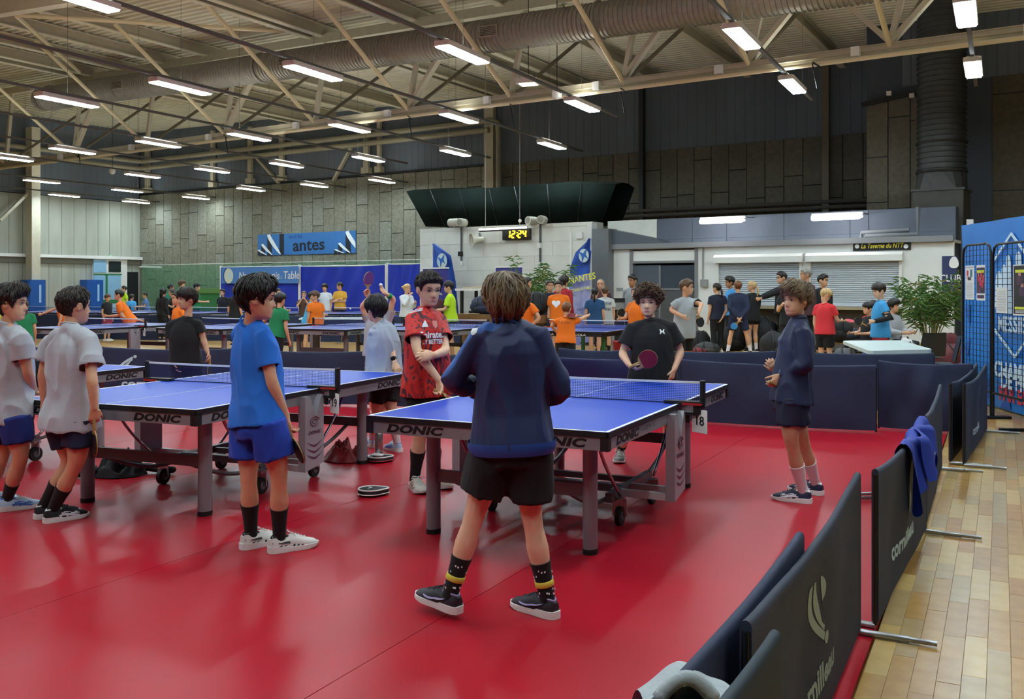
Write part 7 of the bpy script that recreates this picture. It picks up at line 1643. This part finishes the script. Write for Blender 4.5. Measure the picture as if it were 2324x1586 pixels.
# ================================================================ bags, furniture, plants, clothes, small things
def blob(mb, c, r, seed, Q=None, n=18, m=12, k=.25, flat=True):
    c = V(c); o = V((seed*3.7, seed*1.3, 0)); a = len(mb.v); mb.ell((0, 0, 0), (1, 1, 1), n, m)
    for i in range(a, len(mb.v)):
        v = mb.v[i]; w = 1+k*noise.noise(v*1.6+o)+k*.5*noise.noise(v*4+o); p = V((v.x*r[0]*w, v.y*r[1]*w, v.z*r[2]*w)); p = Q @ p if Q else p
        p = c+p
        if flat and p.z < .004: p.z = .004
        mb.v[i] = p
    return mb
def backpack(label, px, py, d, r, col, seed, group='bags by the kiosk', cat='bag', z=0):
    m = M('bag_'+col.strip('#'), col, .7, bump=.15, bs=60, var=.1, vs=9); c = P(px, py, d); c.z = r[2]*.92+z
    t = thing('sports_bag' if cat == 'bag' else 'jacket', label, cat, V((c.x, c.y, z)), 0, group)
    Q = Matrix.Rotation(YAW+(seed % 5-2)*.15, 3, 'Z'); mb = MB(); blob(mb, c, r, seed, Q, k=.2); mb.build('body', m, t, smooth=True)
    if cat == 'bag':
        mb = MB(); x = Q @ V((1, 0, 0)); y = Q @ V((0, -1, 0))
        for s in (-.4, .4): mb.tube([c+x*r[0]*s+y*r[1]*.75-UP*r[2]*.5, c+x*r[0]*s+y*r[1]*1.06, c+x*r[0]*s+y*r[1]*.7+UP*r[2]*.75, c+x*r[0]*s*.6+UP*r[2]*1.05], .014, 6, flat=.5)
        mb.build('strap', black_m, t, smooth=True)
        mb = MB(); blob(mb, c+y*r[1]*.8-UP*r[2]*.3, (r[0]*.6, r[1]*.3, r[2]*.4), seed+3, Q, 12, 8, .15, False); mb.build('pocket', m, t, smooth=True)
    else:
        mb = MB()
        for k in range(3):
            a = seed+k*2.1; mb.tube([c+V((cos(a)*r[0]*.5, sin(a)*r[1]*.5, r[2]*.3)), c+V((cos(a)*r[0], sin(a)*r[1], 0)), V((c.x+cos(a+.4)*r[0]*1.5, c.y+sin(a+.4)*r[1]*1.5, z+.05))], [.07*r[0]/.3, .065*r[0]/.3, .04*r[0]/.3], 8)
        mb.build('sleeve', m, t, smooth=True)
    return t
for i, (px, d, r, col, lab) in enumerate(((1591, 22.0, (.22, .16, .26), '#1a1a1e', 'black bag against the kiosk, first on the left'), (1606, 21.6, (.3, .18, .14), '#3f3f40', 'low charcoal duffel before the kiosk'), (1583, 21.4, (.2, .12, .08), '#7a2a30', 'small red bag lying by the charcoal duffel'),
     (1640, 22.3, (.25, .2, .3), '#26272c', 'dark bag behind the trousers of the first girl queuing'), (1668, 22.4, (.28, .2, .34), '#15161a', 'tall black bag behind the boy with the blue bat'), (1735, 22.2, (.3, .22, .42), '#101218', 'tall black rucksack under the counter'), (1752, 22.3, (.22, .2, .33), '#1c2030', 'navy rucksack under the counter'),
     (1758, 19.0, (.3, .26, .34), '#17181b', 'round black bag behind the boy in white socks'), (1905, 15.2, (.38, .3, .22), '#1c1d20', 'black bag heap left of the folding table'), (1884, 14.6, (.3, .25, .18), '#22252a', 'dark bag low behind the rear barrier'), (1922, 13.9, (.34, .2, .17), '#b01a2c', 'red padded jacket heap under the folding table'),
     (1918, 15.0, (.25, .2, .3), '#4a4d50', 'grey bag beside the folding table'), (1962, 16.0, (.35, .25, .2), '#2a2c33', 'slate bag on the floor under the seated boy'), (1975, 15.6, (.2, .18, .25), '#28456a', 'blue rucksack under the folding table'), (2052, 17.0, (.22, .2, .32), '#d0d2d2', 'white bundle beside the seated hoodie'),
     (2062, 16.2, (.28, .22, .3), '#2c3a3a', 'green-grey bag by the bamboo'), (2085, 17.6, (.25, .2, .24), '#a88f2a', 'yellow cap and bag under the bamboo'), (2150, 17.4, (.26, .22, .36), '#561420', 'wine red coat heap beside the poster wall'), (2160, 15.8, (.3, .25, .3), '#5a1a22', 'dark red bag at the foot of the bamboo'))):
    backpack(lab, px, 700, d, r, col, i+1, cat='jacket' if 'jacket' in lab or 'coat' in lab else 'bag')
# coats on the bench back and bench
bx = P(1925, 700, 18.2); bx.z = 0
t = thing('bench', 'long low wooden bench with thin legs behind the seated boys', 'bench', bx)
mb = MB(); mb.box(bx+UP*.45, (2.6, .34, .04), YAW); mb.build('seat', M('bench_wood', '#9c7a4e', .5, var=.1), t)
for s in (-1.15, 0, 1.15):
    for s2 in (-.13, .13):
        p = bx+Matrix.Rotation(YAW, 3, 'Z') @ V((s, s2, 0)); mb = MB(); mb.bar(p, p+UP*.43, .03, .03); mb.build('leg', black_m, t)
backpack('black rucksack leaning on the bench beside the red shirt', 1898, 700, 18.1, (.3, .16, .24), '#111216', 31, z=.47)
backpack('black jacket with yellow trim on the bench', 1938, 700, 18.1, (.34, .16, .13), '#1b1f33', 33, cat='jacket', z=.47)
# white folding table and chairs
t = thing('folding_table', 'white plastic folding table with rounded corners among the bags', 'table', G(2010, 785, .74))
cs = [G(1911, 773, .74), G(2044, 772, .74), G(2118, 793, .74), G(1972, 796, .74)]; ctr = sum(cs, V((0, 0, 0)))/4
o = []
for i, c in enumerate(cs):
    a, b = cs[i-1], cs[(i+1) % 4]
    for k in range(5):
        u = k/4; o.append((c+(a-c).normalized()*.12).lerp(c, u).lerp(c.lerp(c+(b-c).normalized()*.12, u), u))
mb = MB(); N = len(o); mb.add([V((p.x, p.y, .695)) for p in o]+[V((p.x, p.y, .74)) for p in o], [tuple(range(N)), tuple(range(2*N-1, N-1, -1))]+[((i+1) % N, i, N+i, N+(i+1) % N) for i in range(N)]); mb.build('tabletop', M('table_plastic', '#c9d8d6', .45), t)
for i, c in enumerate(cs):
    p = c.lerp(ctr, .22); mb = MB(); mb.tube([V((p.x, p.y, 0)), V((p.x, p.y, .7))], .02, 8); mb.build('leg', M('table_leg_tube', '#7d7f82', .4, .5), t)
mb = MB(); mb.bar(V((*cs[0].lerp(ctr, .22).xy, .25)), V((*cs[3].lerp(ctr, .22).xy, .25)), .02, .02); mb.build('brace', MATS['table_leg_tube'], t)
def chair(label, px, d, rz, col):
    p = P(px, 700, d); p.z = 0; t = thing('chair', label, 'chair', p, rz, 'chairs at the folding table'); m = M('chair_shell_'+col.strip('#'), col, .5)
    mb = MB(); mb.grid(lambda u, v: V(((u-.5)*.42, -.2+.42*v, .45-.02*sin(pi*u)*sin(pi*v))), 8, 8); mb.grid(lambda u, v: V(((u-.5)*.42, -.2+.42*v, .435-.02*sin(pi*u)*sin(pi*v))), 8, 8); mb.build('seat', m, t, smooth=True, local=True)
    mb = MB(); f = lambda u, v, o_: V(((u-.5)*(.42-.06*v*v), -.21-.08*v-.03*(1-(2*u-1)**2)+o_, .47+.36*v)); mb.grid(lambda u, v: f(u, v, 0), 8, 8); mb.grid(lambda u, v: f(u, v, -.012), 8, 8); mb.build('backrest', m, t, smooth=True, local=True)
    for sx in (-1, 1):
        for sy in (-1, 1):
            mb = MB(); mb.tube([V((sx*.18, sy*.17, .44)), V((sx*.21, sy*.22, 0))], .011, 8); mb.build('leg', chr_, t, local=True)
    return t
chair('dark plastic chair behind the right end of the folding table', 2098, 14.6, YAW+.1, '#2b3138')
chair('dark blue plastic chair side-on at the end of the folding table', 2126, 13.4, YAW+1.25, '#1d2738')
# bamboo plants
leafm = [M('bamboo_leaf_a', '#4d7a3c', .55), M('bamboo_leaf_b', '#6b9350', .55), M('bamboo_leaf_dry', '#8a8a4c', .6)]; cane = M('bamboo_cane', '#8f8a4a', .55)
def bamboo(label, base, hgt, spread, n, seed, lk=1.0):
    rr = random.Random(seed); t = thing('potted_bamboo', label, 'plant', base)
    mb = MB(); mb.tube([base+UP*.005, base+UP*.3, base+UP*.32, base+UP*.31], [.15, .19, .2, .17], 16); mb.build('pot', M('pot_dark', '#2a2420', .6), t, smooth=40)
    tips = []
    for i in range(n):
        a = rr.random()*6.28; s = spread*(.3+.7*rr.random()); hh_ = hgt*(.6+.4*rr.random()); b = base+V((cos(a)*.1, sin(a)*.1, .3)); pts = [b+V((cos(a)*s*u**2, sin(a)*s*u**2, (hh_-.3)*u-.06*s*u*u)) for u in (0, .25, .5, .75, 1)]
        mb = MB(); mb.tube(pts, [.012, .011, .009, .006, .002], 6); mb.build('cane', cane, t, smooth=True); tips.append(pts)
    lv = [MB(), MB(), MB()]
    for pts in tips:
        for _ in range(int(52*lk)):
            u = .45+.55*rr.random()**.7; k = min(3, int(u*4)); p = pts[k].lerp(pts[k+1], u*4-k); a = rr.random()*6.28; L = .16+.12*rr.random(); e = V((cos(a), sin(a), .5-1.1*rr.random())).normalized(); q = p+V((rr.random()-.5, rr.random()-.5, rr.random()-.5))*.12; w = e.cross(UP).normalized()*.012
            m = q+e*L*.45+UP*.015; tip = q+e*L-UP*.04; lv[rr.choices((0, 1, 2), (5, 4, 1))[0]].add([q, m-w, tip, m+w], [(0, 1, 2), (0, 2, 3)])
    for q, m in zip(lv, leafm): q.build('leaves', m, t, kind='stuff')
    return t
def flr(px, d): p = P(px, 700, d); p.z = 0; return p
bamboo('potted bamboo against the clock wall, left of two', flr(1186, 23.2), 2.33, .42, 11, 1, .9); bamboo('potted bamboo against the clock wall, right of two', flr(1252, 23.0), 2.35, .42, 11, 2, .9)
bamboo('large leafy bamboo between the kiosk and the poster wall', flr(2112, 18.3), 1.8, .6, 20, 3, 1.0)
# counters, bins, bags at the clock wall
t = thing('high_table', 'long white-topped high table along the clock wall', 'table', flr(1072, 22.4)); zt_ = P(1072, 657, 22.4).z
a, b = flr(1042, 22.5), flr(1120, 22.2); mb = MB(); mb.bar(a+UP*zt_, b+UP*zt_, .5, .05); mb.build('tabletop', white_m, t)
for p in (a.lerp(b, .08), a.lerp(b, .5), a.lerp(b, .92)): mb = MB(); mb.bar(p, p+UP*zt_, .06, .06); mb.build('leg', black_m, t)
for k, u in enumerate((.3, .55, .75)):
    p = a.lerp(b, u)+UP*(zt_+.04); mb = MB(); mb.box(p, (.25, .2, .03+.02*k), .3*k); tag(mb.build('paper_pile', M('paper_tan', '#b9a88a', .8)), ('small', 'middle', 'thicker')[k]+' pile of papers on the high white table', 'papers', 'papers on the high table')
t = thing('stage_bench', 'brown wooden stage edge before the clock wall', 'bench', flr(1085, 20.6)); a, b = flr(1046, 20.9), flr(1240, 19.6); zb_ = P(1080, 712, 20.6).z
mb = MB(); mb.bar(a+UP*(zb_-.08), b+UP*(zb_-.08), .5, .16); mb.build('board', M('stage_wood', '#7d5a3a', .5, var=.1), t)
for u in (.1, .5, .9): mb = MB(); p = a.lerp(b, u); mb.bar(p, p+UP*(zb_-.1), .08, .4); mb.build('leg', M('stage_wood', '#7d5a3a', .5), t)
backpack('navy sports bag on the stage edge', 1098, 700, 20.4, (.3, .2, .2), '#1d2742', 41, z=zb_+.0); backpack('black rucksack on the stage edge beside the dark dress', 1218, 700, 19.75, (.25, .2, .25), '#121316', 42, z=zb_)
t = thing('folding_chair', 'black folding chair with a dark coat before the clock wall', 'chair', flr(1086, 21.6)); p = flr(1086, 21.6)
for s in (-.2, .2): mb = MB(); mb.tube([p+RT*s+UP*0+FW*.15, p+RT*s+UP*.95-FW*.12], .014, 6); mb.tube([p+RT*s-FW*.2, p+RT*s+UP*.55+FW*.1], .014, 6); mb.build('leg_frame', black_m, t)
mb = MB(); mb.box(p+UP*.5, (.42, .4, .03), YAW); mb.build('seat', black_m, t); mb = MB(); mb.box(p+UP*.86-FW*.1, (.44, .03, .24), YAW); mb.build('backrest', black_m, t)
t = thing('waste_bin', 'grey and black waste bin before the white kiosk panel', 'bin', flr(1404, 21.8)); p = flr(1404, 21.8); zt_ = P(1404, 685, 21.8).z
mb = MB(); mb.box(p+UP*zt_/2, (.3, .3, zt_), YAW); mb.build('body', M('bin_grey', '#8f9292', .5), t); mb = MB(); mb.box(p+UP*(zt_*.5)-FW*.152, (.22, .01, zt_*.7), YAW); mb.build('front', black_m, t); mb = MB(); mb.prism([(-.17, 0), (.17, 0), (.17, .04), (-.17, .09)], p+UP*zt_-RT*.16, FW, UP, -.32 if False else .32); mb.build('lid', black_m, t)
p = flr(1411, 19.5); t = thing('red_bucket', 'red bucket under the green-legged table', 'bucket', p); mb = MB(); mb.tube([p+UP*.005, p+UP*.4], [.15, .19], 16); mb.build('body', M('bucket_red', '#a01a26', .45), t, smooth=40); mb = MB(); mb.tube([p+V((.19*cos(a), .19*sin(a), .4)) for a in [2*pi*k/18 for k in range(19)]], .012, 6); mb.build('rim', M('bucket_red', '#a01a26', .45), t)
# low white tables among the far courts
for px, y, d, lab in ((765, 716, 25.8, 'white board table beside the far lettered barrier'),):
    p = flr(px, 23.6); zz = .73; t = thing('scorer_table', lab, 'table', p); mb = MB(); mb.box(p+UP*zz, (1.8, .6, .04), YAW+.1); mb.build('tabletop', M('table_plastic', '#c9d8d6', .45), t)
    for sx in (-.8, .8):
        for sy in (-.22, .22): q = p+Matrix.Rotation(YAW+.1, 3, 'Z') @ V((sx, sy, 0)); mb = MB(); mb.bar(q, q+UP*zz, .04, .04); mb.build('leg', black_m, t)
p = P(750, 700, 23.2); 
mb = MB(); mb.ell(P(795, 700, 22.4), (.02, .02, .02), 10, 6); tag(mb.build('table_tennis_ball', wht_ink2, smooth=True), 'white ball flying over a far table', 'ball')
# ---- on the red floor
def cloth_heap(name, label, cat, c, r, m, seed, arms=(), k=1.2):
    t = thing(name, label, cat, V((c.x, c.y, 0))); mb = MB(); o = V((seed, seed*2, 0))
    def f(u, v):
        a = u*2*pi; rad = v; x = cos(a)*rad*r[0]*(1+.25*noise.noise(V((cos(a)*1.5, sin(a)*1.5, seed)))); y = sin(a)*rad*r[1]*(1+.25*noise.noise(V((cos(a)*1.5, sin(a)*1.5, seed+5)))); q = V((x*13, y*13, seed)); n1 = noise.noise(q); n2 = abs(noise.noise(q*2.1))
        z = r[2]*(1-rad**2.5)*(.6+k*n1+k*.6*n2); return V((c.x, c.y, 0))+RT*x+FW*y+UP*(max(.004, z+.008))
    mb.grid(f, 56, 22); mb.build('cloth', m, t, smooth=True)
    for pts, rad in arms:
        q = MB(); q.tube([V((c.x, c.y, 0))+RT*a+FW*b+UP*z for a, b, z in pts], rad, 10, flat=.6); q.build('sleeve', m, t, smooth=True)
    return t
cloth_heap('jacket', 'black jacket dropped on the red floor under the middle table', 'jacket', G(268, 1080), (.21, .13, .17), M('jacket_black', '#15161a', .75, bump=.2, bs=40), 2, [([(.1, .05, .06), (.2, .12, .05), (.32, .10, .035), (.42, .05, .04)], [.06, .055, .05, .045]), ([(-.15, -.04, .06), (-.25, -.08, .04), (-.33, -.1, .03)], [.06, .05, .035])])
cloth_heap('kit_bag', 'red cloth bag lying behind the middle table leg', 'bag', G(790, 1042), (.22, .2, .16), M('bag_red_cloth', '#97131f', .6, bump=.15, bs=30), 7, k=.8)
def bat_case(label, c, yaw, tilt=0, m1=None, stripe=None):
    t = thing('bat_case', label, 'bat case', c); d = V((cos(yaw), sin(yaw), 0)); x = V((-sin(yaw), cos(yaw), 0)); n = 28
    out = [(.095*sin(a), .1*cos(a)) if cos(a) > -.55 else (.095*sin(a)*.75, .13*cos(a)) for a in [2*pi*k/n for k in range(n)]]
    mb = MB(); mb.loft([[V(c)+x*a*k+d*b*k+UP*z for a, b in out] for k, z in ((.92, .006), (1, .014), (1, .036), (.93, .05), (.6, .056))]); mb.build('body', m1 or M('case_black', '#15161a', .6), t, smooth=40)
    for z in (.05,):
        mb = MB(); mb.tube([V(c)+x*a*.96+d*b*.96+UP*z for a, b in out+out[:1]], .006, 6); mb.build('piping', white_m, t, smooth=True)
    mb = MB(); mb.tube([V(c)+x*a*1.0+d*b*1.0+UP*.02 for a, b in out+out[:1]], .004, 6); mb.build('zip', stripe or white_m, t, smooth=True)
    mb = MB(); mb.tube([V(c)-x*.04+d*.02+UP*.058, V(c)+x*.0+d*.0+UP*.06, V(c)+x*.03+d*.03+UP*.058], [.004, .01, .003], 5, flat=.3); mb.build('print_mark', white_m, t)
    return t
a1 = atan2((RT*.97+FW*.25).y, (RT*.97+FW*.25).x)
bat_case('black bat case with white piping alone on the red floor', G(843, 1124), a1+pi)
bat_case('black and red bat case beneath the steel bottle', G(860, 1048), a1+pi, stripe=M('zip_red', '#b3202e', .5))
bt = G(860, 1046)+UP*.05+RT*.0; t = thing('water_bottle', 'steel water bottle standing on a bat case', 'bottle', bt+UP*.012)
mb = MB(); z0 = bt.z+.008; mb.tube([V((bt.x, bt.y, z0+z)) for z in (0, .01, .17, .195, .21)], [.032, .036, .036, .026, .018], 18); mb.build('body', M('bottle_steel', '#b9b6b2', .25, .9), t, smooth=40)
mb = MB(); mb.tube([V((bt.x, bt.y, z0+z)) for z in (.21, .225, .25, .256)], [.02, .022, .021, .012], 14); mb.build('cap', M('bottle_cap', '#8d8b88', .35, .7), t, smooth=40)
# white saucer on the case, blue jacket on the barrier, hoodie heap by the lens
p = bt+FW*-.09; mb = MB(); mb.ell(V((p.x, p.y, .07)), (.06, .045, .014), 16, 8); tag(mb.build('soap_case', M('pale_case', '#cfd0d0', .4), smooth=True), 'small pale oval box on the bat case by the bottle', 'box')
jb = M('jacket_royal', '#18349a', .7, var=.08, vs=8); t = thing('jacket', 'royal blue jacket thrown over the barrier by the parquet', 'jacket', BR(2085, 5.55))
def drape(u, v):
    d = 5.05+.72*u; r = (RD(0, 0)+BR(1986, 4.23)).dot(RT); 
    a, b = BR(1986, 4.23), BR(2097, 5.87); w = (d-4.23)/(5.87-4.23); p = a.lerp(b, w); n = (b-a).normalized().cross(UP)
    s = (v-.5)*2; zt = .705-.05*sin(pi*min(1, max(0, w)))+.034; drop = (.34+.08*sin(u*9)+.05*sin(u*23)) if s < 0 else (.30+.10*sin(u*7+1)+.04*sin(u*19)); 
    side = .034*(1 if s > 0 else -1)*min(1, abs(s)*6)+.035*sin(u*20+s*2)*abs(s)+.03*s
    return p+n*side+UP*(zt-drop*max(0, abs(s)-.08)+.012*sin(u*14))
mb = MB(); mb.grid(drape, 40, 30); mb.build('cloth', jb, t, smooth=True)
mb = MB(); mb.grid(lambda u, v: drape(.25+.5*u, .5+.5*v*.9)+RT*(.03+.03*sin(u*8))+UP*.012, 24, 16); mb.build('fold', jb, t, smooth=True)
hd = M('hoodie_pale_grey', '#a9b2b6', .9, bump=.25, bs=90, var=.05, vs=14); c = P(1563, 1600, 2.02)
t = thing('hoodie', 'pale grey hoodie slung over the nearest barrier corner with dark lining', 'hoodie', c)
def hood(u, v):
    a = (u-.5)*2; px = 1458+220*u; top_ = 1520+70*abs(a)**1.8+10*sin(u*11); p = P(px, top_+150*v, 2.05-.18*v+.05*cos(a*1.5)); q = p*7; return p+UP*.018*noise.noise(q)-FW*(.06*sin(pi*v))
mb = MB(); mb.grid(hood, 40, 16); mb.grid(lambda u, v: hood(u, 0)+FW*.22*v-UP*.12*v*v, 40, 8); mb.build('cloth', hd, t, smooth=True)
mb = MB(); mb.grid(lambda u, v: P(1500+115*u, 1552+16*abs(u-.5)*2+45*v+5*sin(u*17), 1.92-.03*sin(u*6)), 24, 8); mb.build('dark_lining', M('lining_black', '#101214', .35), t, smooth=True)
mb = MB(); mb.tube([P(1495+125*u, 1560-22*sin(pi*u)+26*abs(2*u-1)**2, 1.90) for u in [k/14 for k in range(15)]], .016, 8); mb.build('seam_roll', hd, t, smooth=True)
p = G(1968, 1136); t = thing('barrier_clip', 'steel loop foot on the red floor beside the jacket barrier', 'clip', p); mb = MB(); mb.tube([p+RT*.1+UP*.02, p-RT*.06+UP*.02, p-RT*.08+UP*.035, p-RT*.06+UP*.05, p+RT*.1+UP*.05], .012, 8); mb.build('loop', alu, t, smooth=True)
run_jobs()
